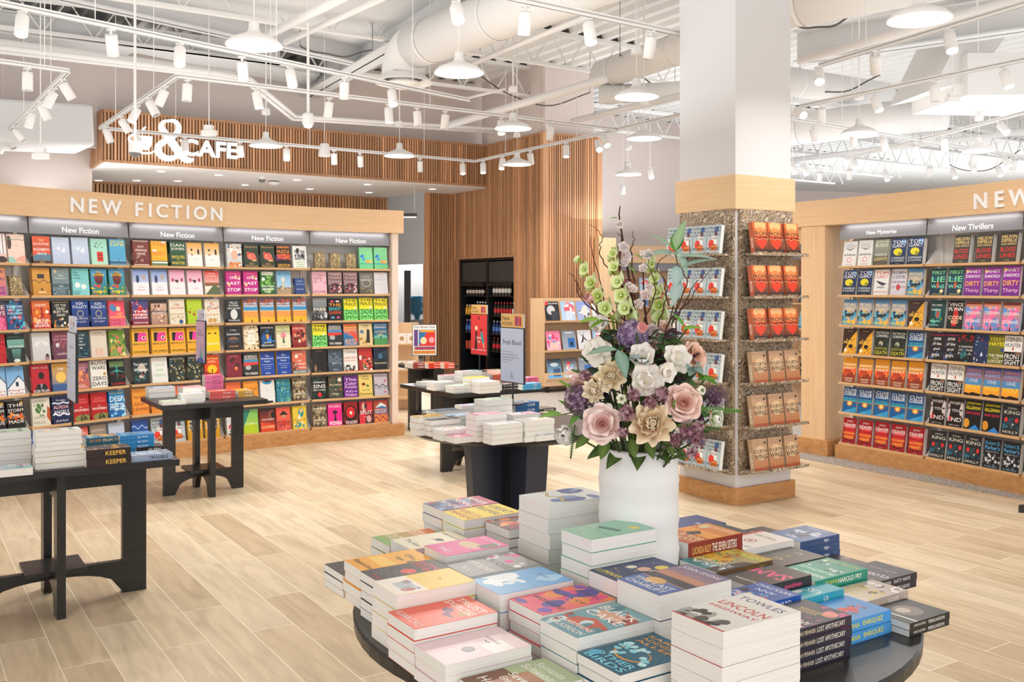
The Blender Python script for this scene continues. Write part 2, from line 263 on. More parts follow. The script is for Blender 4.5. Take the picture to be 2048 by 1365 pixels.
# ---------------------------------------------------------------- book covers: look | ground | marks
CV = {}
def covers(txt):
    for ln in txt.strip().split('\n'):
        ln = ln.strip()
        if not ln: continue
        k, rest = ln.split('=', 1); CV[k] = rest.split('|')
covers('''
blood=orange and red sunset covered|f0602c 3a2320|R 0 .28 1 .55 e8562a|P 5b7d94 0,.28 .5,.42 1,.34 1,.1 0,.1|P 8a6a3a .3,0 .5,.16 .7,0|T .86 .07 fbe6d6 THE|T .72 .09 fbe6d6 BLOODSTONE|T .52 .09 fff ELIZABETH|T .36 .08 fff GRACE
paleblue=pale blue dog silhouette|c6d5ea b6c4e0|N 3 6 .09 .3 .42 .7 .6 e8ecf4|T .93 .04 9fb0d0 THE UNMAKING|T .06 .04 8fa0c8 a novel
mint=mint green red card|9fdcc8 b2e2d0|R .34 .12 .72 .5 d8402c|N 5 16 .03 .12 .55 .85 .85 233038|E .46 .38 .04 .04 5a1512|E .6 .38 .04 .04 5a1512|E .46 .24 .04 .04 5a1512|E .6 .24 .04 .04 5a1512
setlife=sky blue sea covered|58b0d8 4aa0cc|F .90 .09 f0e020 SET FOR|F .79 .09 f0e020 LIFE|R 0 .05 1 .14 3a5f80|R .5 .12 .55 .24 24405c|W .18 .01 .02 8fc8e0
label=amber black label|e0a23c c78a2a|R .28 .62 .68 .78 2a2420|W .5 .05 .03 4a3a24|R .3 .1 .72 .14 f5e3b0|E .5 .22 .06 .05 4a3418
prosp=gray teal seascape|88999c 5c767e|E .2 .88 .09 .06 e0c8a0|T .72 .08 d8e0e0 The|T .62 .08 d8e0e0 Prospectors|R 0 .3 1 .42 46606a|N 9 14 .07 0 .05 1 .28 38505a 8aa0a4|T .34 .05 e0e4e4 ARIEL
happy=aqua swan|7cccd0 86d2d4|L .86 .1 10222c the|L .75 .1 10222c happy|L .64 .1 10222c couple|E .3 .38 .16 .1 f4f4f0|E .66 .32 .16 .1 f4f4f0|L .14 .07 10222c naoise|L .06 .07 10222c dolan
portrait=bright portrait|4aa0d8 2a7a4a|E .5 .62 .26 .22 5a2c22|E .5 .72 .28 .16 7a2c28|N 4 30 .08 0 0 1 .4 d84a2c 2f9a4a e8c820 2a5ac0|T .88 .08 f4e030 THE|T .78 .09 f4e030 SUMMER|T .14 .09 f4e030 OHEMAA
orangesing=burnt orange foliage|e8762c c2341c|N 11 26 .12 0 .2 1 .8 f0a030 b02818 e05a20|E .84 .6 .1 .06 f4ece0|T .84 .09 fff0e0 FADIPE|T .3 .09 fff THE SUN|T .2 .09 fff SETS IN|T .1 .09 fff SINGAPORE
deadbury=black and gold bordered|141a1c 10181c|R .06 .04 .94 .06 c8a04a|R .06 .94 .94 .96 c8a04a|T .84 .08 f0ead8 LET THE|T .72 .09 f0ead8 DEAD|T .6 .09 f0ead8 BURY THE|T .48 .09 f0ead8 DEAD|N 8 12 .1 .1 .08 .9 .34 c8843a 2a6aa0 e8dcc0
follett=royal blue coin|1c4c9c 122c6c|E .5 .5 .2 .13 c0b090|E .5 .5 .16 .1 1c3c7c|T .88 .1 f0f2f4 KEN|T .75 .1 f0f2f4 FOLLETT|T .32 .07 c8ccd4 THE ARMOR|T .2 .07 c8ccd4 OF LIGHT
family=red and pink poster|e03848 f06a8c|P 4a86b8 .2,.9 .6,.7 .3,.55 0,.7|P f09060 .4,.5 .9,.55 .7,.35|E .6 .68 .14 .1 f4d0b0|R 0 .32 1 .38 f0a060|F .22 .09 a01830 FAMILY|F .09 .12 a01830 FAMILY
bowl=pale gray minimal|dcdcdc c8c8ca|E .5 .6 .4 .12 e8e8e8|T .62 .04 9a9a9c THE|T .56 .04 9a9a9c FORGIVEN|T .5 .04 9a9a9c WAVES|E .8 .14 .1 .1 3a2c2c|E .78 .06 .14 .06 b08080
duskred=dusky maroon|8c4c5c 5a3448|E .3 .52 .12 .08 d8d4dc|T .84 .07 d8a0a8 WE MUST|T .72 .07 d8a0a8 NOT THINK|T .2 .07 e8d8d8 LAUREN|N 2 14 .08 .2 .3 .9 .7 a85a5a 6c3c50
alllight=dark teal night town|1c4454 122a3c|R .08 .05 .92 .06 9ac0c4|R .08 .94 .92 .95 9ac0c4|T .86 .06 f0f4f4 ALL THE|T .74 .06 f0f4f4 LIGHT|T .62 .06 f0f4f4 WE|T .5 .06 f0f4f4 CANNOT|T .38 .06 f0f4f4 SEE|N 6 26 .05 .05 .08 .95 .3 2a7a84 0e1e2c 4aa0a0
cream=cream figure sketch|e0d6c6 d8cebc|T .92 .05 4a4038 Helen Garner|T .84 .06 6a5a50 The Children's Bach|E .34 .2 .12 .16 e0b8a8|E .62 .2 .12 .16 e0b8a8
greenflor=green jungle flower|5c8a34 8aa04a|N 13 40 .1 0 0 1 .8 3c6c2c c8a040 d86a5a e8d890 4a7c34|R 0 .84 1 1 6c9a2c|E .6 .26 .16 .12 e08a7a
prima=scarlet suited figure|c81c2c b01424|E .55 .6 .17 .13 1a1414|P 161618 .1,0 .3,.3 .75,.3 .98,0|P 8a94a0 .45,.3 .6,.3 .52,.08|F .88 .08 f4c8c0 PRIMA FACIE|F .06 .09 f8f0ec SUZIE MILLER
yelblue=mustard and blue|e0a83a 4a6aa0|E .5 .5 .3 .2 f0c860|R 0 0 1 .25 3c5c94|T .8 .09 fff THE
lauren=dusk street|a0688c c86848|T .9 .06 f0c0a0 WE MUST NOT|T .8 .06 f0c0a0 THINK OF|T .7 .06 f0c0a0 OURSELVES|E .3 .36 .13 .08 d8d8e4|N 22 20 .1 .2 .3 1 .7 e0804a 5c3c5c f0a060|T .14 .06 f4e0d8 LAUREN|T .07 .06 f4e0d8 GRODSTEIN
ruth=white and black typographic|f0efe9 e8e6e0|F .9 .14 1a1a1c RUTH|F .73 .14 1a1a1c WARE|F .34 .14 2a2a2c ZERO|F .14 .15 2a2a2c DAYS|E .85 .5 .1 .06 c89a4a
thril=black teal and red|101c20 0c1418|R .05 .72 .95 .94 6a8a5a|P 3ca8a0 0,.5 .5,.62 1,.5 .5,.55|P 3ca8a0 .45,.75 .5,.2 .55,.75|N 3 10 .04 .1 .3 .9 .5 d03020|F .07 .1 d8281c T.J. NEWMAN
storm=charcoal sunset strip|22242a 1a1c20|E .86 .9 .1 .07 d8b04a|R 0 .38 1 .5 e07a30|N 7 16 .1 0 .3 1 .55 e89040 2a5c7c c04a28|F .84 .11 f0ece4 THE|F .66 .11 f0ece4 STORM|T .48 .1 f0ece4 WE|F .26 .11 f0ece4 MADE
vaster=cream green vine|e8e4d8 dedac8|L .88 .09 8a8a7c LAUREN|L .74 .09 8a8a7c GROFF|L .3 .09 8a8a7c VASTER|L .12 .1 8a8a7c WILDS|N 5 20 .07 .15 .35 .8 .75 4a7a3c 6c9450 2c5c34|P b8562c .85,.7 1,.6 1,.1 .8,.3
souls=navy and white script|1c2c60 16244c|W .72 .02 .05 e8ecf4|T .84 .08 e8ecf4 The Night|F .6 .12 f0b0a0 ALFIDIA|F .42 .13 f0f0f4 ANGELS|W .3 .03 .06 e8ecf4|T .1 .09 e8ecf4 Jamie Reed
women=crimson helicopter|c42028 b01c24|T .78 .07 e87a70 KRISTIN|T .68 .08 e87a70 HANNAH|T .5 .04 f8f0e8 THE|F .4 .09 f8f0e8 WOMEN|E .6 .1 .5 .14 8a8a4a|N 8 7 .08 .5 .06 .8 .24 2c2c20
freeze=bright icy blue|2c8cc8 1c68b0|N 9 26 .1 0 0 1 .7 8ad0ec 1854a0 b8e8f4|F .92 .06 e0d860 MICHAEL C. GRUMLEY|F .7 .2 e4f4fc DEEP|F .4 .24 e4f4fc FREEZE
hot=maroon framed|7c2420 6c1c1c|R .04 .02 .96 .05 e8d8c8|R .04 .95 .96 .98 e8d8c8|T .74 .09 f0e8e0 HOT|T .6 .09 f0e8e0 SPRINGS|T .46 .09 f0e8e0 DRIVE|N 4 10 .1 .1 .1 .9 .4 a08070 5c1818
yellowtall=yellow and green landscape|f2b422 e8a818|E .8 .95 .16 .06 f8f0e0|E .2 .6 .18 .05 f4f0e8|F .85 .14 e07c18 THE|F .5 .18 e07c18 BERRY|R 0 .02 1 .2 4a7c5a|R 0 .1 1 .16 e8e8e0
danj=forest green lettered|2c5c3c 1c4430|F .84 .12 f0ece0 DAN|F .68 .12 f0ece0 JONES|F .36 .13 e8d040 WOLVES|T .24 .05 e8d040 OF|F .12 .12 e8d040 WINTER
orwhite=orange over white|f0b040 f4eee8|R 0 0 1 .5 f4eee8|E .3 .7 .07 .05 2a2420|E .75 .62 .07 .13 2a2420|P b05c28 .2,.55 .4,.5 .3,.44|T .3 .04 8a8078 Ordinary
bluewhite=blue over white|7c9cdc e8eaf2|R 0 0 1 .5 eceef4|E .3 .62 .1 .16 2c3c64|E .7 .7 .1 .1 c0a890|T .3 .06 c87068 Ordinary|T .2 .06 c87068 Monsters
pinkwhite=pink over white|e8a0c0 f0e4ea|R 0 0 1 .5 f4ecf0|E .2 .6 .07 .08 b0305c|E .8 .6 .07 .08 b0305c|P 3a2030 .3,.6 .5,.45 .6,.6|T .26 .06 c87890 Ordinary
redwhite=red road scene|e03c34 f0e8dc|R 0 0 1 .4 ece4d4|R 0 .36 1 .5 8a5c3c|P 5a6a4a 0,.0 .6,.4 1,.3 1,0|T .88 .06 f8e0d0 THE LIES|T .78 .06 f8e0d0 IN THE AIR
sang=blue and red mountain|28488c 8c1c28|P c02838 0,.3 .5,.85 1,.3|N 3 20 .06 0 .3 1 .95 1c3470 e04858 f0d8d8|F .54 .08 fff THE|F .42 .08 fff BAND WHILE|F .3 .08 fff I BURNED|F .1 .05 fff STRENGTH KIM
faces=tan portrait strips|d8b49c a8806c|R 0 .86 1 1 3a2824|R 0 .48 1 .56 2c2020|N 6 12 .09 .1 .1 .9 .8 6c4438 f0d0b8|F .5 .08 f8f4f0 ALLIANCE|T .1 .05 3a2824 novel
ornate=ivory ornamented|ece4d0 e4dcc4|N 4 22 .03 .05 .05 .95 .95 3c3c34 8a8474 c8b48c|T .76 .09 c85848 THE|F .64 .08 c85848 CONVENIENT|F .4 .08 b89464 BONNIE|F .26 .08 b89464 KISTLER|E .72 .1 .14 .09 3a5c94
lime=lime green|b8d430 a8c820|L .6 .06 8aa018 THE|N 3 6 .07 .1 .3 .5 .5 b03c3c
ornate2=ivory map ornamented|ece6d8 dfd6c0|N 14 30 .06 0 0 1 1 4a7ca8 e08050 c8ac6c 88a8c0|T .76 .09 c85848 THE|F .62 .08 c86858 CURRENT|F .36 .08 c89a6a BONNIE|E .3 .12 .14 .09 c89a4a|E .6 .12 .14 .09 c89a4a
bright=yellow pink-eyed|f4b82c f0b028|F .92 .06 2a2018 JESSICA KNOLL|R .14 .5 .9 .84 e83c9c|E .72 .64 .13 .07 f0dcc8|E .72 .64 .06 .05 3a2018|P 1c1418 .14,.84 .4,.84 .3,.5 .14,.5|F .4 .09 1c1410 BRIGHT|F .28 .08 f08038 YOUNG|F .1 .11 1c1410 WOMEN
yelface=plain yellow eyes|f4cc20 f0c818|E .3 .72 .1 .03 2a1c10|E .72 .72 .1 .03 2a1c10|F .3 .09 fcf4c0 YELLOWFACE
left=dark teal portrait|1c3438 0e1c20|E .55 .5 .28 .3 c8b8b0|N 21 16 .1 .1 .1 .9 .6 1c4c50 0e1c20 3a6c6c|F .78 .1 f0f0ec The Leftover|F .56 .12 f0f0ec Woman|E .56 .38 .07 .03 c03038
ways=white and green script|ececea e0e2e0|T .7 .1 8ac878 WAYS|T .5 .1 8ac878 AND|T .3 .1 8ac878 MEANS
darkflor=dark olive tangled|30382c 283228|N 17 60 .07 0 0 1 .85 8a8454 1c3c4c c8b88c 20281c 4c6c74|F .92 .06 f0ece4 ROMAN STORIES
eve=orange red tree|e85c20 c42c18|E .5 .4 .34 .18 f4c41c|R .46 .1 .54 .4 7c2818|P 8c1c14 0,0 1,0 1,.16 0,.3|T .86 .1 f8e0a0 The House|T .72 .1 f8e0a0 of Eve
asha=orange lettered|f0a030 e88c28|L .66 .12 8a3010 THE WILDEST|L .4 .12 8a3010 ASHA|L .2 .12 8a3010 LEMMIE
heaven=pale blue lettered grocery|bcc8cc b4c2c8|R .3 .3 .74 .66 f2f0ea|E .62 .74 .11 .14 7c4450|E .66 .84 .16 .1 4c6cac|E .34 .34 .2 .15 e83c30|R .34 .1 .8 .3 f08038|F .9 .095 20242c HEAVEN|F .77 .085 20242c & EARTH|F .65 .085 20242c GROCERY|T .53 .08 20242c STORE|T .29 .085 2c1a1c JAMES|F .17 .095 2c1a1c MCBRIDE
seance=mustard with black oval|d8a424 c8941c|E .5 .56 .36 .34 14181c|F .72 .09 e8e4d8 THE LONDON|F .56 .1 e8e4d8 SEANCE|F .42 .1 e8e4d8 SOCIETY|N 5 10 .06 .2 .1 .8 .3 e8dcc8 8c3c2c c8784c
bluedes=cobalt with white swirl|2450a8 1c4898|W .7 .06 .05 a0c0e8|W .4 .08 .05 d8e4f4|T .12 .06 e0e8f4 novel
whiteface=white flowered face|dcd8d4 c8ccd0|N 19 26 .1 0 .5 1 1 f0e8e0 2c4c78 c8a078 f8f4ec|E .52 .52 .22 .22 e0b498|R .1 0 .9 .2 e08a50|N 3 10 .08 .1 0 .9 .2 f0ece4 c86c30
absol=dark green coral flower|2c3c2c 283828|E .5 .48 .3 .16 e06c5c|N 12 10 .1 .25 .36 .8 .62 f08c78 c84c44|E .7 .3 .18 .05 c8a468|F .88 .08 c89a64 Absolution|T .16 .08 c89a64 Alice|T .07 .08 c89a64 McDermott
holly=black and orange lettered|241818 1c1414|R .05 .86 .95 .96 e89048|F .9 .09 1c1414 HOLLYWOOD|F .72 .16 f0a048 HUSTLE|R 0 .38 1 .6 c8502c|N 8 12 .1 0 .38 1 .6 7c3c9c e87830|F .1 .14 f0b83c LINDSTROM
bwgreen=white with small photograph|f0f0ec e8e8e4|R .12 .36 .88 .8 8a8c8c|N 5 14 .12 .12 .36 .88 .8 2c2c30 c8c8c8|T .26 .07 6cb04c MEREDITH|T .16 .07 6cb04c TINNAN|T .06 .07 6cb04c SAVINGS
onelast=magenta lettered|d02c8c b81c84|T .9 .05 f4c050 Casey McQuiston|T .72 .12 fff ONE|N 3 6 .07 .62 .6 .9 .8 fff e8c040|F .48 .13 fff LAST|F .2 .14 fff STOP|E .18 .42 .07 .1 f0c880
jungle=leaf green jungle|3c7c34 2c5c2c|N 20 44 .12 0 .1 1 .85 6cae4c 1c3c1c 8cc45c 2c6c3c|R .1 .84 .9 .98 f0f0ec|F .9 .08 1c2c1c MOLLY|E .2 .66 .12 .08 f0f0ec|F .34 .09 fff JONATHAN|F .22 .09 fff ABERNATHY|T .1 .08 fff KIND
lastacts=sky blue roadside|6cb4e0 c0d8e8|F .88 .12 1c3c54 LAST ACTS|R 0 0 1 .3 b09878|R .38 .2 .5 .66 d8c8a0|E .44 .64 .14 .1 e8e0d0|N 4 10 .06 0 .2 1 .34 4c5c5c 8c6c4c
smallnavy=small navy blue gilt|284c8c 20407c|T .8 .08 b0c0e0 HARBOR|T .62 .08 b0c0e0 THE BOOK|T .3 .08 b0c0e0 BREATHE
bandwhite=black with white figure|24282e 1c2026|E .5 .36 .24 .22 d8dcd8|T .86 .09 e8e8e4 MILLIE|T .74 .08 e8e8e4 IN PARIS|T .62 .08 e8e8e4 HALF DOWN|T .1 .07 e8e8e4 MCMILLAN
morris=blue orange and yellow horizon|4c7cb4 e8a02c|N 31 12 .16 0 .8 1 1 8c3c34 c86040|R 0 .5 1 .7 3c94c8|R 0 .46 1 .5 f0c890|P e88c28 0,.46 1,.46 1,.2 0,.24|P f0b42c 0,.24 1,.2 1,0 0,0|F .8 .08 f4f0ec HEATHER|F .69 .09 f4f0ec MORRIS|F .38 .08 f8b878 SISTERS UNDER|F .28 .08 f8b878 THE RISING SUN|P 1c1814 .5,0 .55,.14 .6,0
verycar=black vintage car|20242c 18181c|T .84 .09 f0f0ec A Very|F .68 .09 f0f0ec Inconvenient|E .5 .44 .34 .12 8c5c3c|R .1 .34 .9 .44 2c3c54|T .16 .1 e8982c Jacquelyn
goldframe=cream gold framed|e8dcc0 e0d4b4|N 40 40 .07 0 0 1 1 8c6428 c8a45c 5c3c18|R .26 .2 .74 .82 f0ead8|T .66 .05 4c4030 The House|T .5 .05 4c4030 of|T .36 .05 4c4030 Doors
owning=black and electric blue|14202c 101820|N 28 20 .14 .05 .25 .95 .6 2c84d8 1458a0 101820|R .42 .42 .6 .62 e89c4c|F .9 .07 f0f0ec OWNING|T .74 .1 3c9cf0 UP|T .26 .06 f0f0ec GEORGE|F .14 .07 f0f0ec PELECANOS
rhodo=sage and cream pink bloom|c8cc94 e4e0c4|R 0 0 1 .6 e4e0c4|E .5 .56 .2 .13 e88c9c|P 4c5c34 .47,.5 .53,.5 .6,.22 .42,.22|T .84 .07 5c6c3c The|T .74 .07 5c6c3c Rhododendron|T .1 .06 8c8c6c Ingrid
redtree=brick red tree|c84c44 7c1c24|N 9 18 .12 .1 .35 .9 .75 3c1c1c 5c2420 e08c6c|F .84 .09 f8d8c8 AFTERWORLD|E .5 .28 .1 .08 f0d0b8
maroon=maroon head silhouette|8c1c34 7c142c|N 3 14 .12 .25 .35 .8 .75 3c0c1c 5c1424|E .62 .38 .12 .08 e87c3c|T .9 .05 e0b0b0 ALEXANDRA
amfan=black and red highway|38444c 1c1c1c|P e03c34 0,.6 1,.7 1,.5 0,.45|R 0 .6 1 .72 4c8cb8|E .3 .38 .2 .1 b0b4b4|F .86 .1 f4f0ec AMERICA|F .76 .08 f4f0ec FANTASTICA|F .12 .1 f4f0ec TIM O'BRIEN
dict=blue lettered with yellow spine|1c4ca8 1844a0|T .84 .08 f0f0f4 The|F .72 .09 f0f0f4 Dictionary|T .6 .09 f0f0f4 People|R .1 .46 .9 .47 f0f0f4|T .38 .04 d8e0f0 the unsung heroes|T .3 .04 d8e0f0 who created|T .1 .07 f0f0f4 Sarah
crawd=coral marsh|e07860 c8604c|R 0 0 1 .16 6c8484|E .3 .76 .12 .08 f4ecdc|T .86 .07 f8f0e4 WHERE|T .56 .08 f8f0e4 THE|F .42 .08 f8f0e4 CRAWDADS|F .26 .08 f8f0e4 SING|F .07 .06 f0f0ec DELIA OWENS|N 4 14 .08 0 .16 .4 .5 3c2c2c 8c4c3c
orred=orange red lettered|e86c38 d85c30|T .6 .1 f8e8c0 THE|T .4 .1 f8e8c0 ISLAND
eye=white blue iris|e8e8e6 e0e2e2|E .5 .94 .34 .14 2c9cd0|E .5 .98 .18 .08 14243c|R 0 .97 1 1 d04030|T .6 .03 b0b0b0 Kitchen|T .5 .03 b0b0b0 Sylvie|E .5 .05 .4 .05 14181c
mosaic=blue green mosaic|3c8c9c 2c7c94|N 50 70 .06 0 0 1 1 54b0a0 2464a0 88c8b0 1c4c84 6ca858
unmak=sepia battlefield|8c7c60 6c6050|N 41 40 .12 0 0 1 .9 4c4434 c8b48c a89470 3c3828 7c6c54|T .88 .05 f0ead8 THE|F .8 .08 f0ead8 UNMAKING|F .3 .09 f0ead8 AMERICAS
swirl=white and red swirled|d8d8d4 c8c8c8|N 61 60 .07 0 0 1 1 30383c f0f0ee 8c9494 e8e8e4|E .75 .78 .17 .15 d02030|E .4 .34 .3 .14 d02030|F .34 .08 f8f4f0 I KEEP|F .24 .07 f8f4f0 DREAMING
limeg=lime and teal|7cc46c b0cc28|P 2c8474 0,1 .5,1 0,.3|P b4cc1c 0,0 .8,0 .7,.5 0,.3|F .4 .09 e8f4e0 JACKPOT
patient=dark and rust coil|24282c c8402c|P d84c28 0,0 1,0 1,.3 0,.42|E .85 .7 .3 .22 8c4c3c|E .9 .7 .16 .14 24282c|F .52 .07 f0ead8 THE PATIENT|F .2 .1 f0d8a0 COFFEE
coral=coral hatted figure|f06c58 d85444|P 2c2420 .2,.66 .5,.86 .85,.66|E .52 .6 .13 .08 c89478|P e84428 .3,.2 .5,.55 .75,.2|N 6 14 .06 .1 0 .9 .2 8c3c7c f0a090|F .36 .09 2c1c1c ESCAPE|F .25 .08 2c1c1c ARTIST
medea=yellow goddess|e8d048 e0c43c|E .6 .7 .2 .2 2c8c94|E .62 .78 .12 .1 d8c8a0|P f0ead0 .3,.4 .5,.7 .6,.4|F .38 .12 c87c1c MEDEA|N 5 16 .08 0 0 1 .28 3c94a4 c8a43c f0e8c0|E .5 .18 .1 .1 2c9ca4
gilt=small gilt filigree journal|a08c64 8c7850|N 71 70 .05 0 0 1 1 e8d8ac 4c4028 c8b484 2c2418|R .04 .03 .96 .06 4c4028|R .04 .94 .96 .97 4c4028
greenpop=mint green with animals|8cdca0 6cc88c|N 6 10 .1 .1 .4 .4 .6 2c7cc8 3c94d8|E .6 .32 .14 .09 e8a050|E .82 .32 .12 .09 f0c060|R 0 .2 1 .26 3cb4a8
endswith=pale pink lettered|ecc0cc e4b4c4|L .84 .11 8c2c3c IT ENDS|L .7 .11 8c2c3c WITH|L .56 .11 8c2c3c US|N 3 5 .06 .6 .4 .9 .6 c86c84 e89cb0|F .1 .11 8c2c3c HOOVER
nora=mauve bicycle|c8a4a8 4c3c40|R 0 0 1 .42 5c4448|E .5 .4 .3 .1 2c2428|N 9 24 .07 .1 .1 .9 .5 c84c5c 2c2024 e8c8c8|F .84 .13 3c2c38 Nora|F .68 .13 3c2c38 Roberts
grayring=gray brown ringed|84847c 4c4c44|E .5 .5 .36 .18 b0aca0|E .5 .5 .3 .14 6c6c64|T .8 .08 c8c4b8 WHERE|F .66 .09 d8d4c8 DARKNESS|N 3 10 .06 .1 .05 .9 .3 b89458
stars=pale constellation|e0dfe2 d8d8dc|T .88 .06 a8acb8 A SPELL|T .76 .05 a8acb8 FOR GOOD|F .66 .06 98a4c0 ASTROLOGY|N 4 30 .02 .1 .1 .9 .55 90a0c0
paris=gray city night|98a0a4 28282c|N 33 22 .14 0 .1 1 .5 1c1c20 c8ccd0 4c4c50|F .5 .12 f0ead0 PARIS|T .16 .06 e0e0d8 Dorothy
bandit=black and bright lettered|141416 101012|F .72 .14 f0a02c THE|F .54 .15 3cc0c8 BANDIT|F .36 .15 e8502c QUEENS|E .3 .88 .14 .04 e83c78|E .7 .88 .14 .04 f0e0d8|E .3 .14 .12 .04 5cc0f0|E .7 .14 .12 .04 e85c8c
fraud=yellow and green block lettered|f0e414 74dc6c|R 0 .5 1 1 f0e420|R 0 0 1 .5 7ce074|F .9 .1 14180c THE|F .74 .16 14180c FRAUD|E .82 .56 .07 .05 f0e8f0|F .38 .21 14180c ZADIE|F .13 .17 14180c SMITH
search=orange and blue lettered|f07c48 2c6ca4|P 2c74b0 0,.6 1,.3 1,0 0,0|P e84c34 .4,.7 1,.5 1,.1|F .84 .09 f8d04c SEARCH|F .7 .09 f8d04c PARTY|F .24 .13 f8b04c AMY|F .1 .13 f8b04c TAYLOR
soldier=cream soldier|e4d4a8 d8c08c|E .22 .62 .14 .09 5c7c9c|P 2c2418 .5,.1 .6,.74 .8,.7 .78,.1|T .9 .06 3c2c1c WHERE|T .8 .06 3c2c1c for Mary|N 3 12 .08 0 .05 .5 .3 8c5c2c c89c5c
goodgirl=blue green road|2c6cb4 2c7c4c|P 6cb4a4 0,.4 .5,.5 1,.4 1,.2 0,.2|R 0 0 1 .3 4c9454|E .5 .34 .04 .1 14281c|F .9 .07 f4ecc0 JAMES|F .8 .07 f4ecc0 GRIPPANDO|F .6 .09 d8b878 GOODBYE|T .46 .1 d8b878 GIRL
darkbrown=near black bronze|1c1614 14100e|E .2 .18 .1 .16 8c6844|R .3 .2 .8 .8 0c0a0a|T .94 .04 d8c8a8 BLACKOUTS|T .06 .04 b89c74 JUSTIN
slate=slate blue swirl|4c5c6c 38485a|W .6 .1 .02 a8b8c8|W .5 .12 .02 88a0b4|W .4 .1 .02 a8b8c8|T .82 .05 d8dce0 The|T .4 .06 d8dce0 Broken|T .1 .06 d8dce0 Places
lincoln=white with red lettered|ecebe6 e4e4e0|T .84 .1 2c3c7c TOWLES|F .6 .12 c83c3c LINCOLN|F .46 .06 c83c3c HIGHWAY|N 4 26 .09 0 .02 .8 .26 4c4c4c a8a8a4 2c2c2c|R 0 0 1 .02 d02c30
redrock=red torn landscape|c83430 a02824|N 43 22 .12 .1 0 .9 .6 2c1c1c e8e0d8 6c8c4c e86450|T .07 .05 f0e0d8 KAREN
navyfig=dark navy figure|1c2c44 101c2c|E .5 .6 .16 .16 3c6c94|P 0c141c .2,0 .35,.5 .7,.5 .85,0|F .3 .08 d8c8a0 DASAN|N 3 8 .1 0 .6 1 1 2c4c6c
origsin=black green foliage|14201c 0e1614|N 15 30 .1 0 0 1 1 1c3c2c 0c1612 24483c|F .74 .07 f0ece4 ORIGINAL|F .56 .16 f0ece4 SINS|F .4 .07 f0ece4 ERIN YOUNG|E .5 .2 .14 .1 e02c28
coven=brown green foliage|4c5444 3c4438|N 16 34 .1 0 0 1 1 8c4c34 5c7454 28342c|E .8 .82 .14 .09 e8e4d4|F .6 .08 e8d8c0 The Covenant|T .4 .08 e8d8c0 of|T .2 .09 e8d8c0 Water
purple=bright purple lettered|6c2c94 60248c|F .82 .13 f0c4e4 The|F .64 .15 f0c4e4 Color|F .46 .15 f0c4e4 Purple|F .28 .1 e8b0d8 Alice|F .12 .13 e8b0d8 Walker
descend=pale yellow hummingbird|e8d47c e0c868|T .9 .08 3c2c1c JESMYN|T .8 .08 3c2c1c WARD|E .34 .56 .14 .07 8c2c28|E .64 .48 .1 .06 3c7c44|T .3 .09 3c2c1c Let Us|F .12 .12 3c2c1c Descend
lilac=lilac gray mountain|c8c0cc b8b4c4|W .42 .06 .06 4c5460|W .32 .04 .04 8c909c|E .8 .66 .08 .05 d04c5c|E .8 .16 .08 .05 d04c5c|F .9 .06 7c88b0 THE EXCHANGE
invis=hot pink figure|f02c94 e8208c|P 2c1c2c .42,.2 .5,.74 .6,.2|E .5 .6 .18 .08 2c1c2c|F .88 .15 f8c8e4 INVISIBLE|F .12 .18 fff WOMAN
ascent=red and black target|a81c24 601418|E .5 .5 .46 .36 1c1414|E .48 .54 .34 .26 d02430|E .5 .52 .1 .08 e8e0e0|F .1 .14 f4f0f0 THE ASCENT
spirit=red collage|b82434 24282c|P d83040 .6,1 1,1 1,.5 .6,.6|P d83040 0,.4 .5,.5 .4,0 0,0|E .36 .76 .16 .2 e0b4a8|E .7 .2 .18 .16 d8a8a0|P 24202c .4,.95 .6,.8 .4,.6|F .5 .16 f8f4f0 SPLIT|T .3 .04 f0e0e0 A NOVEL
honey=orange and blue waves|a83c34 d87c54|P e0ecf0 .1,.66 .5,.9 .9,.74 .9,.66|P 3c7cb0 .1,.66 .6,.74 .95,.66 .9,.6|R 0 .36 1 .6 7c5c7c|W .26 .08 .05 e8842c|W .14 .09 .05 8c2c1c|W .04 .08 .05 f09838|F .56 .07 f4f0ec LAND OF MILK|F .46 .07 f4f0ec AND HONEY
yame=orange and violet|f0a048 c85c9c|F .86 .1 4c2c74 THE|F .6 .1 4c2c74 BRIDES|F .26 .12 4c2c74 YAME|F .1 .12 4c2c74 LANDER
pinkarch=pale pink striped|ecd0d0 e4c0b4|R .5 .3 .95 .95 f4ecec|R .6 .3 .64 .95 2c2428|R .8 .3 .84 .95 2c2428|E .7 .1 .3 .12 3c2824
peach=peach pastel landscape|f4d8cc ecd0c4|E .1 .7 .14 .24 4c3c38|P 9cccc0 0,0 .5,.0 .3,.2 0,.2|P e8a898 .3,.1 1,.3 1,0|T .6 .06 d89c94 THE|W .8 .01 .02 6c9c5c
penth=dark blue pink tower|2c3c54 c83c74|P e85c8c .2,0 .9,0 .9,.4 .4,.55|N 3 30 .04 .2 0 .9 .4 2c3c6c f4b4c8|F .8 .14 f0e4e4 THE|F .6 .14 f0e4e4 DAYS
forgive=electric blue and teal|1c6ca4 104c84|N 23 34 .13 0 0 1 1 2ca4c8 0c3464 54c8dc 0e2444 c02c44|T .8 .08 dcecf4 EVERYONE|T .68 .08 dcecf4 WHO CAN|T .56 .08 dcecf4 FORGIVE ME|T .42 .08 dcecf4 IS DEAD|T .08 .06 e05058 novel
redad=scarlet black lettered|d02430 b81c28|F .84 .14 14100f DEAD|F .66 .07 14100f MAN|R .2 .2 .6 .44 8cb4e0|N 3 12 .05 .1 .1 .9 .5 6c1418
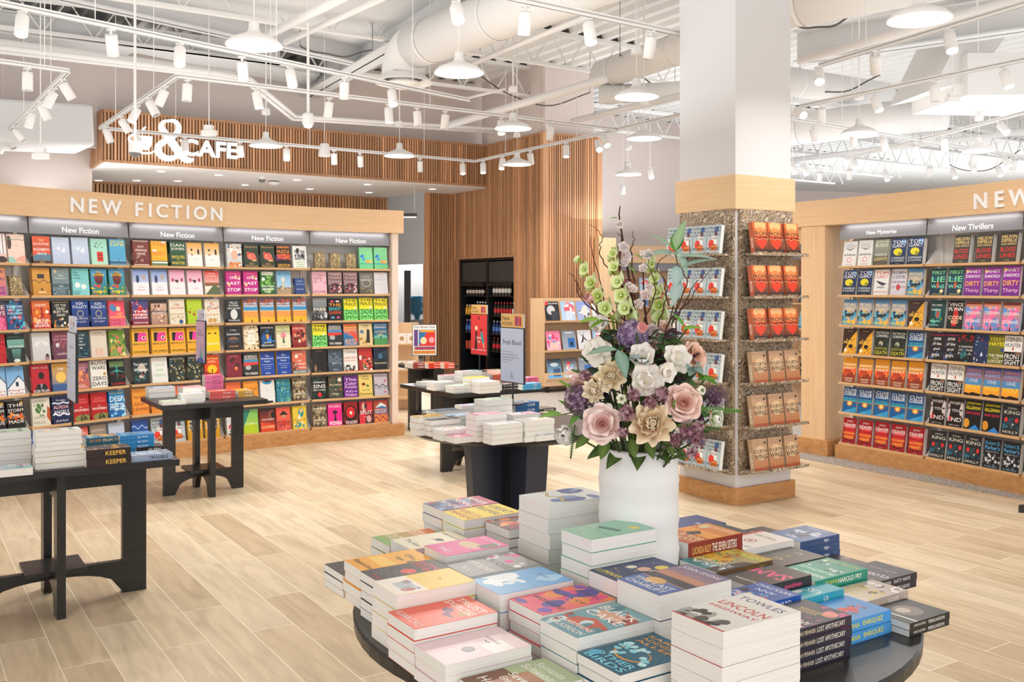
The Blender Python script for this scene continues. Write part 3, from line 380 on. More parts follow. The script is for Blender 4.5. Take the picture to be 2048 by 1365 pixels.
wonder=teal mist bridge|88c4b8 1c3c40|R 0 .8 1 1 1c2828|P 142428 0,.5 .2,.5 .3,.1 .7,.1 .8,.5 1,.5 1,0 0,0|E .5 .06 .2 .06 d8e4d8|T .9 .08 4c7c74 KENNEDY|F .56 .07 f0f4f0 THE WONDER|R .2 .47 .8 .5 142428
house=sky blue white cottage|6ca8e0 a4ccec|P ecf0f4 0,0 1,0 1,.4 .7,.62 0,.2|P 5c6874 0,.2 .7,.64 1,.42 1,.46 .7,.7 0,.26|R .5 .3 .66 .46 283448|T .84 .09 88b8e4 Maine|F .16 .08 c03c3c Meg's|F .06 .07 c03c3c Twin
brownphoto=brown figure photograph|a89888 786c60|E .5 .4 .2 .2 483c34|T .8 .07 e8e0d4 PORTRAIT
anna=white closed eye|dadada e4e2e0|E .5 .78 .4 .1 c8c8c8|P 2c2c2c .1,.72 .5,.62 .9,.72 .5,.66|F .44 .08 202020 ANNA|E .5 .24 .16 .1 e04c5c|E .5 .24 .12 .075 e8e6e4|T .06 .04 606060 AMY PLAYER
burke=gray harbor|9ca094 54564c|R 0 0 1 .4 5c5444|F .9 .06 e8ecdc JAMES LEE|F .77 .14 dce4c8 BURKE|F .4 .12 cdd8c8 HARBOR|F .24 .12 e4d48c LIGHTS
clancy=navy with yellow fish|1c3c74 141c34|E .8 .88 .2 .1 2c84d0|F .88 .13 f0f0ec TOM|F .74 .13 f0f0ec CLANCY|E .46 .5 .3 .14 e0d41c|E .6 .42 .12 .08 8c8c1c|F .26 .08 d8e0e4 COMMAND|T .16 .08 d8e0e4 & CONTROL|T .05 .03 9cb0c0 a Ryan novel
clancyw=white jet|ececea dcdcda|F .86 .13 c82c30 TOM|F .72 .13 c82c30 CLANCY|P 3c4044 .1,.58 .9,.44 .6,.36 .3,.46|E .5 .3 .3 .04 9c9c9c|F .12 .06 c8343c WEAPONS GRADE
cook=pale lilac lettered|d8d4e0 ccc8d4|F .86 .12 24242c ROBIN|F .7 .13 24242c COOK|F .5 .08 4c2c34 MANNER|F .3 .09 8c2c34 OF DEATH|E .5 .3 .14 .12 c03c3c
connelly=blue and amber lettered|2c84c0 e8b43c|R 0 0 1 .5 4c94b4|N 17 22 .13 0 .05 1 .55 e8a84c 1c3c54 d8c04c 6cb4d0|F .8 .13 f0d890 MICHAEL|F .64 .14 f0d8a8 CONNELLY|E .5 .4 .36 .05 1c2c3c|F .24 .08 68b8dc RESURRECTION|F .1 .13 e8d41c WALK
argylle=dark brown with gold argyle|3c241c 2c1814|P e0a028 .05,0 1,0 1,.95 .55,.6|N 44 40 .04 .3 0 1 .6 8c5c1c f0c050 5c3414|E .6 .3 .16 .08 1c140c|E .26 .14 .12 .08 f0e0c0|T .9 .05 e8c87c Elly Conway|F .46 .13 f0c44c ARGYLLE
cornwell=black city olive title|1c2824 1c2014|E .44 .46 .16 .1 a8a490|N 9 12 .1 0 .2 1 .5 3c4434 28342c|F .88 .1 dce4e0 PATRICIA|F .76 .1 dce4e0 CORNWELL|F .28 .09 a8a428 UNNATURAL|F .12 .14 c8c028 DEATH
cussler=blue ocean explosion|1c4c84 105c94|P 2ca4b4 0,.5 1,.5 1,.44 0,.4|R 0 .4 1 .44 8c4c34|E .5 .36 .2 .1 e88c2c|E .5 .36 .1 .06 f4dc8c|P 2c94c8 0,0 1,0 1,.24 .4,.1|F .88 .12 f0f4f4 CLIVE|F .74 .13 f0f4f4 CUSSLER|F .55 .05 5cd0c8 THE CORSICAN|T .05 .03 c8e0ec graham brown
radiant=orange sunset lettered|f0a420 7c2c20|R 0 .4 1 .6 e8642c|R 0 .2 1 .42 8c3420|N 5 10 .14 0 .3 1 .5 c84424 b0401f f08030|F .72 .09 f8e8c8 RADIANT|F .58 .09 f8e8c8 HEAT|T .16 .06 f8e8e0 SARAH-JANE|T .07 .06 f8e8e0 COLLINS
deaver=crimson watch dial|b41c28 8c1420|E .5 .42 .46 .34 5c1018|E .5 .44 .42 .3 d02c2c|T .86 .08 f4ecec JEFFERY|F .72 .12 f4ecec DEAVER|R .1 .63 .9 .64 f4ecec|F .4 .08 f0c040 WATCHMAKER'S|T .25 .12 f0c040 HAND|R .1 .52 .9 .54 3c0c14|T .05 .03 f0c8c8 a novel
demille=black gold and red lettered|34302c 403830|F .86 .11 f0d080 NELSON|F .73 .11 f0d080 DEMILLE|F .61 .06 e8c87c ALEX DEMILLE|F .43 .15 d82c24 BLOOD|F .23 .15 d82c24 LINES|T .06 .03 f0d080 A NOVEL
firstlie=teal and green lettered|0c4454 0c2c44|W .6 .02 .04 1c84a4|F .85 .13 8ce08c FIRST|F .6 .2 7cdc98 LIE|F .33 .14 8ce8c8 WINS|R .44 .28 .56 .5 d84c28|E .78 .16 .12 .07 e8d8a0|T .05 .04 d8d06c ASHLEY ELSTON
janet=purple lettered|a038a8 6c2484|E .12 .88 .09 .06 f0c428|F .85 .14 f4f0f4 JANET|F .69 .11 f4f0f4 EVANOVICH|F .43 .17 f4b83c DIRTY|F .17 .17 e8b0d0 Thirty
mothers=teal night window|14484c 0c2c30|R .3 .35 .7 .7 2c8c8c|E .5 .5 .1 .14 b84c40|L .84 .08 f0f0e8 the other|L .67 .08 f0f0e8 mothers|N 4 14 .08 .1 .2 .9 .4 2c9c9c 6ca82c 2c3c14|L .26 .08 8cdcd8 katherine|L .12 .08 8cdcd8 faulkner
codered=black with red flame|1c1816 141210|P c82420 .3,.1 .4,.7 .5,.8 .7,.5 .6,.1|F .86 .12 f4f0ec VINCE|F .7 .12 f4f0ec FLYNN|F .4 .13 f0e4b8 CODE|T .25 .12 f0e4b8 RED
grisham=orange pink and blue|e88c5c 5c84c8|R 0 .9 1 1 7c3c2c|N 8 26 .18 0 .05 1 .75 f06ca0 5c94d8 e884b0 4c74b8|T .76 .11 f8e8e0 JOHN|F .6 .12 f8e8e0 GRISHAM|F .32 .12 f4ecf0 EXCHANGE|P 141418 .44,0 .5,.2 .56,0
goodguys=black with white lettered|201c24 141418|N 4 14 .08 0 0 1 .8 3c5c8c 5c2c34 2c3c54|F .92 .06 e8348c ALI HAZELDINE|T .78 .1 f4f4f0 one|T .6 .11 f4f4f0 of the|T .4 .12 f4f4f0 good|T .16 .13 f4f4f0 guys.
haunt=black red crown|181c20 10161a|N 7 20 .08 0 .72 1 .95 c02c2c 8c1c24|F .54 .07 dcd8d0 A HAUNTING|F .42 .07 dcd8d0 ON THE|F .3 .08 dcd8d0 HILL|N 5 12 .1 .2 0 .8 .4 1c4c54 2c7c84
navyspine=navy star spotted|243c68 1c2c50|N 4 20 .05 0 0 1 1 e8e8ec c02c34 8ca0c0
locust=olive lettered|747824 646820|F .86 .12 f4e434 TERRY|F .7 .13 f4e434 HAYES|F .3 .09 f4f0e0 THE YEAR|T .2 .05 f4f0e0 OF THE|F .1 .1 f4f0e0 LOCUST|E .84 .5 .1 .06 2c4c8c
hunter=white and black title|ececec 141414|R 0 0 1 .46 1c1c1c|R 0 .46 1 1 eceae6|F .87 .14 2c3444 STEPHEN|F .68 .13 2c3444 HUNTER|E .5 .56 .05 .05 c82c2c|F .3 .17 f0f0ee FRONT|F .11 .17 f0f0ee SIGHT|R .66 .36 .96 .44 8c5c44
hurwitz=blue to orange horizon|2450a0 e8942c|R 0 .3 1 .6 4c8cc0|R 0 .1 1 .36 f0a42c|P 1c1410 0,0 1,0 1,.07 .5,.12 .3,.06 0,.1|F .87 .1 e8a0a4 GREGG|F .74 .1 a8b8e0 HURWITZ|T .52 .12 d8d8dc ONE|F .3 .16 f4d050 WOLF
whereyou=black split face|1c1416 140e10|E .04 .55 .14 .26 d0c4c4|E .96 .6 .2 .26 d0c4c4|N 6 16 .08 0 .2 1 .8 3c2428 1c1416|F .84 .1 e8e0e0 WHERE|T .58 .1 e8e0e0 YOU|F .26 .14 e8e0e0 END|E .2 .28 .08 .1 c02c30|T .06 .04 d8d0d0 ABBOTT KAHLER
kellerman=black yellow and pink lettered|14141c 101014|P 2c84d0 .3,0 1,0 .7,.18|E .14 .2 .2 .16 d8942c|F .88 .11 f0e41c JONATHAN|F .74 .11 f0e41c KELLERMAN|F .56 .08 e82c54 GHOST ORCHID
hollyk=charcoal with red windows|242c34 1c2228|N 8 16 .12 .1 .25 .9 .55 1c4c5c 2c6c80 34404c|E .2 .5 .1 .08 d83434|E .8 .5 .1 .08 d83434|T .88 .06 dcdcd0 STEPHEN|F .75 .12 dcd8c8 KING|E .6 .36 .04 .03 f0e0a0|F .1 .09 dcd8c8 HOLLY
parker=black with blue script|181c24 12161c|N 5 30 .07 0 .1 1 .45 d8d8dc 34383c 8c9094|F .86 .13 5cb4e8 Robert B.|F .7 .14 5cb4e8 Parker's|T .56 .05 a8b0b4 BROKEN TRUST|T .06 .05 8cc0e0 BY MIKE LUPICA
iron=fiery orange lettered|e06c34 2c1c1c|E .52 .9 .4 .2 e8b478|E .5 .58 .4 .26 e8884c|P d83c20 .1,.56 .9,.56 .8,.28 .5,.12 .2,.28|R 0 0 1 .12 2c2020|F .64 .13 241814 IRON|F .5 .12 241814 FLAME|W .46 .02 .01 f8d890|T .05 .04 d8a070 REBECCA YARROS
wing=tan ringed lettered|c8a484 b06c3c|E .52 .56 .4 .25 8c7454|E .52 .56 .385 .24 d8b890|R 0 0 1 .1 a8502c|E .86 .86 .07 .04 241c14|F .6 .12 241c14 FOURTH|F .44 .15 241c14 WING
''')
covers('''
severance=pale pink with white label|ecd4d8 e8ced4|R .56 .56 .98 .82 f4f2f0|T .74 .035 4c4c4c SEVERANCE|T .67 .03 4c4c4c Ling Ma|E .62 .4 .11 .07 6c6c70|E .62 .4 .09 .055 8c8c90
schweb=green and brown window|b4c49c a8bc90|R .3 .12 .9 .66 a8683c|R 0 0 .3 .5 7c5034|T .86 .1 f4f4ec Samanta|T .72 .1 f4f4ec Schweblin|T .5 .11 f4f4ec Seven|T .36 .11 f4f4ec Empty|T .2 .12 f4f4ec Houses|E .8 .12 .12 .08 8c7444
birds=teal lettered with pale birds|14607c 105470|E .5 .42 .34 .16 e09c3c|E .5 .43 .31 .14 14607c|N 12 24 .08 .1 .3 .9 .6 8cdcec c0f0f4|F .9 .06 f0a848 SARAH|F .81 .06 f0a848 ADDISON|F .72 .06 f0a848 ALLEN|F .2 .09 7cd8ec OTHER|F .08 .09 7cd8ec BIRDS|E .12 .16 .1 .07 54b4dc
cake=blue and rust brushstroke|7cacb4 5c94a4|P c8502c .0,.3 .5,.5 1,.4 .9,.2 .3,.2|P e0a888 .1,.7 .7,.8 .9,.62 .4,.55|P b0442c .5,.9 1,.8 1,.6|N 4 12 .12 0 0 1 1 c4dce0 8c3c2c 4c8494|F .8 .14 f8f4f0 BLACK|F .6 .14 f8f4f0 CAKE|F .22 .08 f8f4f0 CHARMAINE|F .1 .08 f8f4f0 WILKERSON
trust=coral red with bird|f06850 ec6048|E .46 .58 .14 .06 6c2458|P 6c2458 .5,.56 .9,.5 .6,.44|E .8 .66 .1 .07 b89440|F .86 .1 f8ece4 TRUST|F .72 .1 f8ece4 EXERCISE|T .1 .09 f8ece4 SUSAN CHOI
carib=orange and violet swirl|f0744c e85c74|N 14 20 .24 0 0 1 1 e84c6c 7c4cb4 f08c3c e8407c 4c3c9c|T .84 .06 2c1c4c CARIBBEAN|F .6 .06 2c1c4c A SEA OF|F .3 .08 2c1c4c WONDERS
peachy=yellow and white photograph|f0cc60 ecc850|R 0 0 1 .4 f0e8dc|R .3 .14 .84 .34 b4bcc4|N 3 8 .08 .3 .14 .84 .34 c05c50 8c94a0|T .7 .05 e0a040 The
sky=sky blue with clouds|5ca4e0 8cc0e8|N 17 16 .16 0 .1 .6 .5 f4f8fc e4f0f8|N 5 8 .12 .5 .6 1 .9 a8d0f0|T .8 .06 3c74b0 SPARE
irving=violet sunset lake|6c6494 e0a06c|R 0 .5 1 .66 c8886c|R 0 .36 1 .52 3c3440|R 0 0 1 .34 4c6cb0|E .4 .3 .2 .1 e8b060|F .88 .11 f0ecf0 JOHN IRVING|F .22 .09 f0ece8 THE LAST|F .1 .09 f0ece8 CHAIRLIFT
lumin=navy with moon phases|24346c 1c2c5c|E .66 .78 .12 .09 f0d840|E .3 .5 .1 .07 f0ead8|E .56 .56 .13 .09 e8b8a0|E .8 .6 .09 .07 e8dcc8|N 4 16 .02 .1 .2 .9 .9 f0d860|F .12 .1 f0e060 LUMINARIES
olive=yellow orange with leaf|f4b42c f0a420|R .1 .3 .8 .5 f8c858|E .84 .7 .1 .07 7c5c1c|T .8 .09 4c3c20 Olive|T .64 .09 4c3c20 Again|T .14 .08 4c3c20 Elizabeth Strout
nightred=black and burgundy|241c20 1c1618|N 6 12 .1 0 0 1 1 6c2434 3c2028|F .8 .1 e8e0dc EILEEN
redspot=black with red disc|1c1c1e 18181a|E .5 .5 .16 .1 e02c30|N 5 40 .01 0 0 1 .5 f0f0f0|F .84 .1 e03c4c LONG|F .72 .1 e03c4c DISTANCE|T .08 .07 d03040 novel
fosse=gray black-lettered|a8a8a8 989898|N 4 10 .1 0 .6 1 1 e83c9c f0f0f0|F .56 .16 141414 JON FOSSE|F .34 .09 f4f4f4 SEPTOLOGY|T .14 .08 f0f0f0 III-V
nude=pink with reclining painting|e8509c dc4490|E .5 .55 .36 .13 d8b48c|R .66 .6 .94 .9 6c6c5c|T .14 .1 f8e0ec THE|F .9 .06 f8e0ec SISTER
creamb=cream line drawing|ece6cc e8e0c4|E .6 .6 .12 .06 2c2c24|P 2c2c24 .4,.5 .8,.62 .6,.64|T .2 .09 3c3c2c The Seas|T .84 .05 4c4c3c SAMANTHA HUNT
orangeg=orange and green lettered|ec7434 6cb060|P 8cb85c .4,1 1,1 1,.3|F .7 .2 f4dcc0 STARS|F .3 .2 f4dcc0 DISTANT
quest=pink and blue zigzag|c83c64 4c7cac|N 9 40 .12 0 0 1 1 e87090 3c5c8c 8cb4d4 b02c4c 2c3c5c|F .8 .12 f4f0f0 RIVER|F .55 .12 f4f0f0 SING|F .3 .12 f4f0f0 ME HOME
makkai=yellow and red script|f4dc30 f0d424|F .82 .14 2c2418 GREAT|F .62 .13 2c2418 BELIEVERS|F .3 .12 d03c2c REBECCA|F .14 .12 d03c2c MAKKAI
multi=red orange and black|c83830 2c2420|N 10 34 .13 0 0 1 1 f0842c 2c2420 e8c090 d03434|F .7 .12 f4f0ec HOMELAND
lake=white with blue lake|e8ece8 d8e0e4|N 3 8 .24 .1 .2 .9 .8 4c74b4 3c5c9c 7c9cc8|W .3 .05 .05 b8a868
mintg=mint green with boat|94ccb4 8cc4a8|E .7 .8 .12 .07 e8d858|P 4c7c74 .2,.5 .7,.6 .8,.52 .3,.42|W .3 .02 .02 7cb49c
seven=red and gold sunset|b84420 e8902c|R 0 .35 1 .6 f0a030|P 2c1c14 .4,.5 .5,.7 .7,.6 .6,.4|E .8 .2 .1 .08 e8dca0|F .86 .11 f4dca0 LUCINDA|F .72 .1 f4dca0 RILEY|F .12 .07 f8f0e0 SEVEN SISTERS
loyal=teal and gold coast|148c9c c8a02c|P 2c2420 0,1 .3,1 .2,.4 0,.3|P e0b02c .3,.7 1,.8 1,.3 .4,.4|N 6 20 .08 .4 .2 1 .7 b8681c e8c83c 4c8c44|F .84 .12 f0f4f4 LISA|F .7 .1 f0f4f4 SCOTTOLINE|F .16 .12 d8f04c LOYALTY
dear=royal blue lettered|1c58b4 1850a8|F .78 .17 f4f8fc DEAR|F .56 .16 f4f8fc EDWARD|N 4 14 .05 .2 .35 .9 .65 54b0e8 e84c3c f0b040|T .26 .09 d8e8f8 ANN|F .12 .09 d8e8f8 NAPOLITANO|E .84 .4 .1 .07 141c2c
apoth=dark violet floral lettered|302c48 28243c|N 8 20 .1 0 0 .5 1 7c2c6c c03c7c 1c1c30|E .2 .2 .14 .1 e88c7c|F .8 .11 e8e0d0 LOST|F .64 .11 e8e0d0 APOTHECARY|R .3 .22 .8 .42 4c4440|T .34 .06 c8ac70 SARAH|T .27 .06 c8ac70 PENNER
mariana=bright blue with red hand|3c98dc 2c84cc|P c82c30 .2,.4 .6,.62 .5,.3 .7,.2|N 6 14 .06 .2 .2 .6 .6 7c1c20 e84438|F .86 .12 f0e43c MARIANA|F .72 .12 f0e43c ENRIQUEZ
austen=black with pale portrait|201c1c 181616|E .5 .5 .3 .24 7c7068|E .56 .55 .14 .12 c0b0a0|R 0 .8 1 .84 e8e8e4
fry=green embroidered|1c9c84 1c8c74|F .8 .1 e8f4ec HAROLD FRY|F .6 .09 c8f0dc PILGRIMAGE|N 3 12 .06 .1 .1 .9 .5 14443c e8f4ec|T .1 .07 f0e050 RACHEL JOYCE
sam=charcoal with pink title|3c3434 2c2828|F .4 .26 f04c84 SAM|T .84 .06 e8dcdc ALLEGRA
build=charcoal with gold stars|4c4844 3c3836|P e0c83c .3,.6 .6,.75 .61,.74 .31,.59|P e0c83c .6,.75 .4,.4 .41,.39 .61,.74|P e0c83c .4,.4 .8,.5 .8,.51 .4,.41|T .84 .05 e8e4d8 How|T .6 .05 e8e4d8 Build|T .4 .05 e8e4d8 A|T .2 .05 e8e4d8 Boat
cloist=midnight violet|28243c 1c1c30|F .6 .12 e8e0e8 CLOISTERS|T .3 .06 b8a8c8 KATY HAYS|N 5 24 .015 0 0 1 1 c8a878
goldf=pale with gold lettering|d8ccc4 b8a89c|N 4 12 .12 .1 0 .9 .6 6c5c58 e8e0dc|F .8 .12 e8c838 LOVE|F .62 .12 e8c838 IN THE|F .44 .12 e8c838 TIME
teal=turquoise|3cb4c4 34a4b8|E .8 .6 .14 .12 e8f4ec|T .4 .14 f0f8f4 US
whitered=white with red spiral|ece9e4 e4e0da|R .9 0 1 1 c83440|E .5 .55 .15 .09 b03c30|E .5 .55 .12 .07 ece9e4|E .5 .55 .06 .04 b03c30|T .84 .06 a08888 NATHAN HILL|T .24 .06 a08888 WELLNESS
flight=blue gray feathered|4c74ac 3c5c94|N 4 12 .12 .2 .3 .8 .7 1c2c3c c8d4e4|T .8 .12 e8f0f8 flight|T .1 .05 d0dcec LYNN STEGER
navyb=navy blue|24448c 1c3878|L .4 .12 e8ecf4 King|T .8 .06 d0d8ec novel
violet=violet gray|5c4c74 4c4068|T .7 .1 e0d8e8 VERITY|R 0 0 1 .3 2c3c4c
tealdark=teal and brown|2c4c4c 4c3c34|N 5 14 .12 0 0 1 1 6c5444 2c7474 8c8474
graybw=gray photograph|3c4448 2c3034|N 7 16 .14 0 0 1 1 8c9494 1c2024|T .5 .07 e0e4e4 THE HOUSE
pg1=teal and lilac illustrated|8cccc8 c8a0c8|N 4 16 .14 0 0 1 1 f0e8e0 5c9cb4 e89cb4|T .8 .1 2c3c54 KEEPER
pg2=white and pastel|f0eeea dcd8d4|N 6 10 .14 .1 .1 .9 .5 e88c8c 7cb4d0 f0c860|F .8 .1 3c3c44 FEAST
pg3=pale green|c8dcc8 a8c8b8|N 7 8 .14 .1 .1 .9 .5 4c7c6c e8e0c0|F .8 .1 2c4c44 WEYWARD
pg4=dusky pink|e0a4b0 d88ca0|N 8 8 .14 .1 .1 .9 .5 8c2c4c f4d8d8|F .75 .12 f8f0f0 TRUST
pg5=pale blue|b8d0e0 8cb4d0|N 9 8 .14 .1 .1 .9 .5 2c5c8c f0f0f4|F .75 .1 1c3c64 HORSE
pg6=black and gray|2c2c30 1c1c20|N 10 8 .14 .1 .1 .9 .5 8c8c8c 4c4c54|F .75 .12 f0f0f0 NIGHT
pg7=mustard and black|d8a83c c8943c|N 11 8 .14 .1 .1 .9 .5 2c2418 f0e0c0|F .8 .1 241c14 MATRIX
keeper=dark brown adventure|2c1c1c 40281c|N 12 20 .14 0 0 1 1 c88450 8c3c2c 2c1c24 5c8ca0|F .3 .1 f0c050 KEEPER
escape=teal and yellow|1c6c94 1c5c84|N 13 12 .16 .2 .1 .9 .8 f0c840 e8942c 2ca4c8|F .85 .1 f0e0c0 ESCAPE
spy=bright blue|2c94d0 2488c8|N 14 8 .12 .2 .2 .8 .7 9cb8c8 1c3c54|F .84 .1 f4f4f4 spy school
silver=silver blue|b8c8dc 98a8c4|N 15 12 .12 0 0 1 1 e8ecf4 4c5c84|F .2 .1 1c2c4c TROUBLE
pinkrom=rose pink|e86c94 e05c88|F .6 .1 f8e8f0 Rosie|N 3 6 .1 .2 .2 .8 .5 f8c8d8
redrom=coral red|e06458 d45448|F .6 .1 f8e8e0 A Love|N 3 6 .1 .2 .2 .8 .5 f8d8c0
rust=brick red taped|8c3c34 7c3430|N 3 14 .12 0 0 1 1 c88c74 5c2420|T .6 .1 f0dcd0 MATERIAL
bluestar=blue and white|2c8ccc 4ca8dc|N 3 14 .1 0 0 1 1 f0f4f8 1c5c94|F .6 .1 f4f4f4 SUN
''')
def art(mb, key, o, x, y, w, h, seedadd=0, lod=1):
    """cover art of key laid on the plane through o (lower left corner), axes x and y"""
    n = x.cross(y); parts = CV[key]; g = parts[1].split(); lay = [0]
    def pt(a, b): return o + x * (a * w) + y * (b * h) + n * (lay[0] * .00006)
    c0, c1 = lin(g[0]), lin(g[1] if len(g) > 1 else g[0])
    mb.add([pt(0, 0), pt(1, 0), pt(1, 1), pt(0, 1)], [(0, 1, 2, 3)], cols=[c1, c1, c0, c0])
    for it in parts[2:]:
        lay[0] += 1; a = it.split(' '); k = a[0]
        if k in 'TFL':
            yy, hh, col, t = float(a[1]), float(a[2]), a[3], ' '.join(a[4:])
            put_text(mb, t, pt(.5, yy), x, y, w * (.88 if k != 'T' else .86), hh * h, col, weight=.011 if k == 'F' else .006, mode='fill' if k == 'F' else 'fit', align=-1 if k == 'L' else 0, res=1 if lod == 0 else 2)
        elif k == 'R':
            x0, y0, x1, y1 = map(float, a[1:5]); mb.add([pt(x0, y0), pt(x1, y0), pt(x1, y1), pt(x0, y1)], [(0, 1, 2, 3)], a[5])
        elif k == 'E':
            cx, cy, rx, ry = map(float, a[1:5]); m = 14
            mb.add([pt(min(max(cx + rx * math.cos(6.2832 * i / m), 0), 1), min(max(cy + ry * math.sin(6.2832 * i / m), 0), 1)) for i in range(m)], [tuple(range(m))], a[5])
        elif k == 'P':
            ps = [tuple(map(float, q.split(','))) for q in a[2:]]
            ar = sum(ps[i][0] * ps[(i + 1) % len(ps)][1] - ps[(i + 1) % len(ps)][0] * ps[i][1] for i in range(len(ps)))
            if ar < 0: ps = ps[::-1]
            mb.add([pt(*q) for q in ps], [tuple(range(len(ps)))], a[1])
        elif k == 'W':
            y0, am, th = map(float, a[1:4]); m = 14; vs = []
            for i in range(m + 1): vs += [pt(i / m, min(1, max(0, y0 + am * math.sin(i * .9)))), pt(i / m, min(1, max(0, y0 + th + am * math.sin(i * .9))))]
            mb.add(vs, [(2 * i, 2 * i + 2, 2 * i + 3, 2 * i + 1) for i in range(m)], a[4])
        elif k == 'N':
            r = random.Random(int(a[1]) * 7 + 1); cnt = int(a[2]); s = float(a[3]); x0, y0, x1, y1 = map(float, a[4:8]); cs = a[8:]
            for q in range(cnt):
                cx, cy = r.uniform(x0, x1), r.uniform(y0, y1); m = 8; rr = s * r.uniform(.5, 1.1); ph = r.random() * 6; st = r.uniform(.5, 1.6)
                lay[0] += .02
                mb.add([pt(min(max(cx + rr * r.uniform(.75, 1.1) * math.cos(ph + 6.2832 * i / m), 0), 1), min(max(cy + rr * st * .7 * r.uniform(.75, 1.1) * math.sin(ph + 6.2832 * i / m), 0), 1)) for i in range(m)], [tuple(range(m))] if False else [tuple(range(m))], cs[q % len(cs)])
SPINE = {'dict': 'f0c020', 'seven': '8c2c1c', 'apoth': '2a2434', 'mariana': '4c9cdc', 'austen': '1c1816', 'fry': '1c8c74', 'sam': '2c2426', 'loyal': '6c4c2c', 'dear': '1c58b4', 'iron': 'c86a48', 'wing': 'c0a080',
         'flight': '2c4c7c', 'cloist': '241c24', 'keeper': '2c1c1c', 'escape': '1c6478', 'spy': '2488c8', 'pinkrom': 'e0709c', 'redrom': 'd85a58', 'rust': '8c3c34'}
SPTX = {'seven': ('LUCINDA RILEY', 'f0c070', 'THE SEVEN SISTERS', 'f8f0e0'), 'loyal': ('LISA SCOTTOLINE', 'f4f4f0', 'LOYALTY', 'd8f04c'), 'apoth': ('SARAH PENNER', 'd8c8b0', 'LOST APOTHECARY', 'ece4d8'),
        'mariana': ('MARIANA', 'f0e43c', 'ENRIQUEZ', 'f0e43c'), 'austen': ('JANE AUSTEN', 'e0dcd4', 'PERSUASION', 'e0dcd4'), 'fry': ('RACHEL JOYCE', 'f0e050', 'HAROLD FRY', 'f4f4e8'), 'cloist': ('THE CLOISTERS', 'e0d8e0', 'KATY HAYS', 'e0d8e0'),
        'flight': ('', '', 'flight', 'f0f4f8'), 'keeper': ('', '', 'KEEPER', 'f0c050'), 'escape': ('ESCAPE', 'e8983c', 'FROM THE', 'f0e0c0'), 'spy': ('', '', 'spy school', 'f8f8f8'), 'dear': ('DEAR', 'f4f8fc', 'EDWARD', 'f4f8fc'), 'sam': ('', '', 'goodman', 'f04c84'),
        'pinkrom': ('', '', 'Rosie Wolf', '8c1c4c'), 'redrom': ('', '', 'A Love', 'f8e8e0'), 'silver': ('', '', 'TROUBLE', '1c2c4c')}
_bc = {}
def book_parts(key, w, h, t, split=True, hard=False, spine='-'):
    """local axes: x right, z up, front cover faces -y at y=0; returns cover mesh and pages mesh"""
    k = (key, round(w, 3), round(h, 3), round(t, 3), split, hard)
    if k in _bc: return _bc[k]
    c = MB(); X, Y, Z = V((1, 0, 0)), V((0, 1, 0)), V((0, 0, 1)); b = .0018 if hard else .0007; ov = .003 if hard else 0
    g = CV[key][1].split(); sp = SPINE.get(key, g[1] if len(g) > 1 else g[0])
    c.box((-w / 2, .0, 0), (w / 2, b, h), g[0]); c.box((-w / 2, t - b, 0), (w / 2, t, h), g[-1]); c.box((-w / 2, b * .5, 0), (-w / 2 + b, t - b * .5, h), sp)
    art(c, key, V((-w / 2, -.0002, 0)), X, Z, w, h)
    if t > .014:
        nrm = -X; o = V((-w / 2 - .0003, t / 2, h / 2))
        tx = SPTX.get(key) or ('', '', ' '.join(next((q.split(' ')[4:] for q in CV[key][2:] if q[0] in 'FT'), ['novel'])), 'f0ece4')
        if tx[0]: put_text(c, tx[0], o + Z * h * .26, -Z, -Y, h * .34, t * .42, tx[1])
        if tx[2]: put_text(c, tx[2], o - Z * h * .16, -Z, -Y, h * .46, t * .5, tx[3])
    p = c if not split else MB()
    if not split: c.mi = 1
    # the page block bows a little at the fore edge
    p.box((-w / 2 + b, b, ov), (w / 2 - ov, t - b, h - ov))
    if split: r = (c.mesh('cover', ['print']), p.mesh('pages', ['pages']))
    else: r = (c.mesh('book', ['print', 'pages']), None)
    _bc[k] = r; return r
def book(name, key, T, w=.15, h=.23, t=.03, split=False, hard=True, label='', group=None):
    c, p = book_parts(key, w, h, t, split, hard)
    if not split:
        o = bpy.data.objects.new(name, c); COL.objects.link(o); o.matrix_world = T
    else:
        o = bpy.data.objects.new(name, c); COL.objects.link(o); o.matrix_world = T
        q = bpy.data.objects.new('pages', p); COL.objects.link(q); q.parent = o
    return tag(o, label, 'book', group)
# ---------------------------------------------------------------- room shell
def quadwall(name, a, b, z0, z1, th, m, label, holes=None):
    """upright slab from plan point a to b, thickness th behind it"""
    a = V((a[0], a[1], 0)); b = V((b[0], b[1], 0)); x = (b - a).normalized(); L = (b - a).length
    mb = MB(); mb.box((0, 0, z0), (L, th, z1))
    o = mb.obj(name, m, T=frame(a, x)); return struct(o, label)
f = MB(); f.box((-16, -3, -.1), (26, 44, 0)); struct(f.obj('floor', 'floor'), 'pale oak plank floor')
CE = 5.25   # roof deck height
# carpet beyond a straight edge running along E1
ca = atz(2048, 1001, 0) - E1 * 6; cb = ca + E1 * 34
f = MB(); n = V((E2.x, E2.y, 0)); f.add([p + V((0, 0, .004)) for p in (ca, ca + n * 22, cb + n * 22, cb)] + [ca, cb], [(0, 1, 2, 3), (4, 0, 3, 5)])
o = f.obj('floor_carpet', 'carpet'); struct(o, 'gray loop carpet beyond the plank floor')
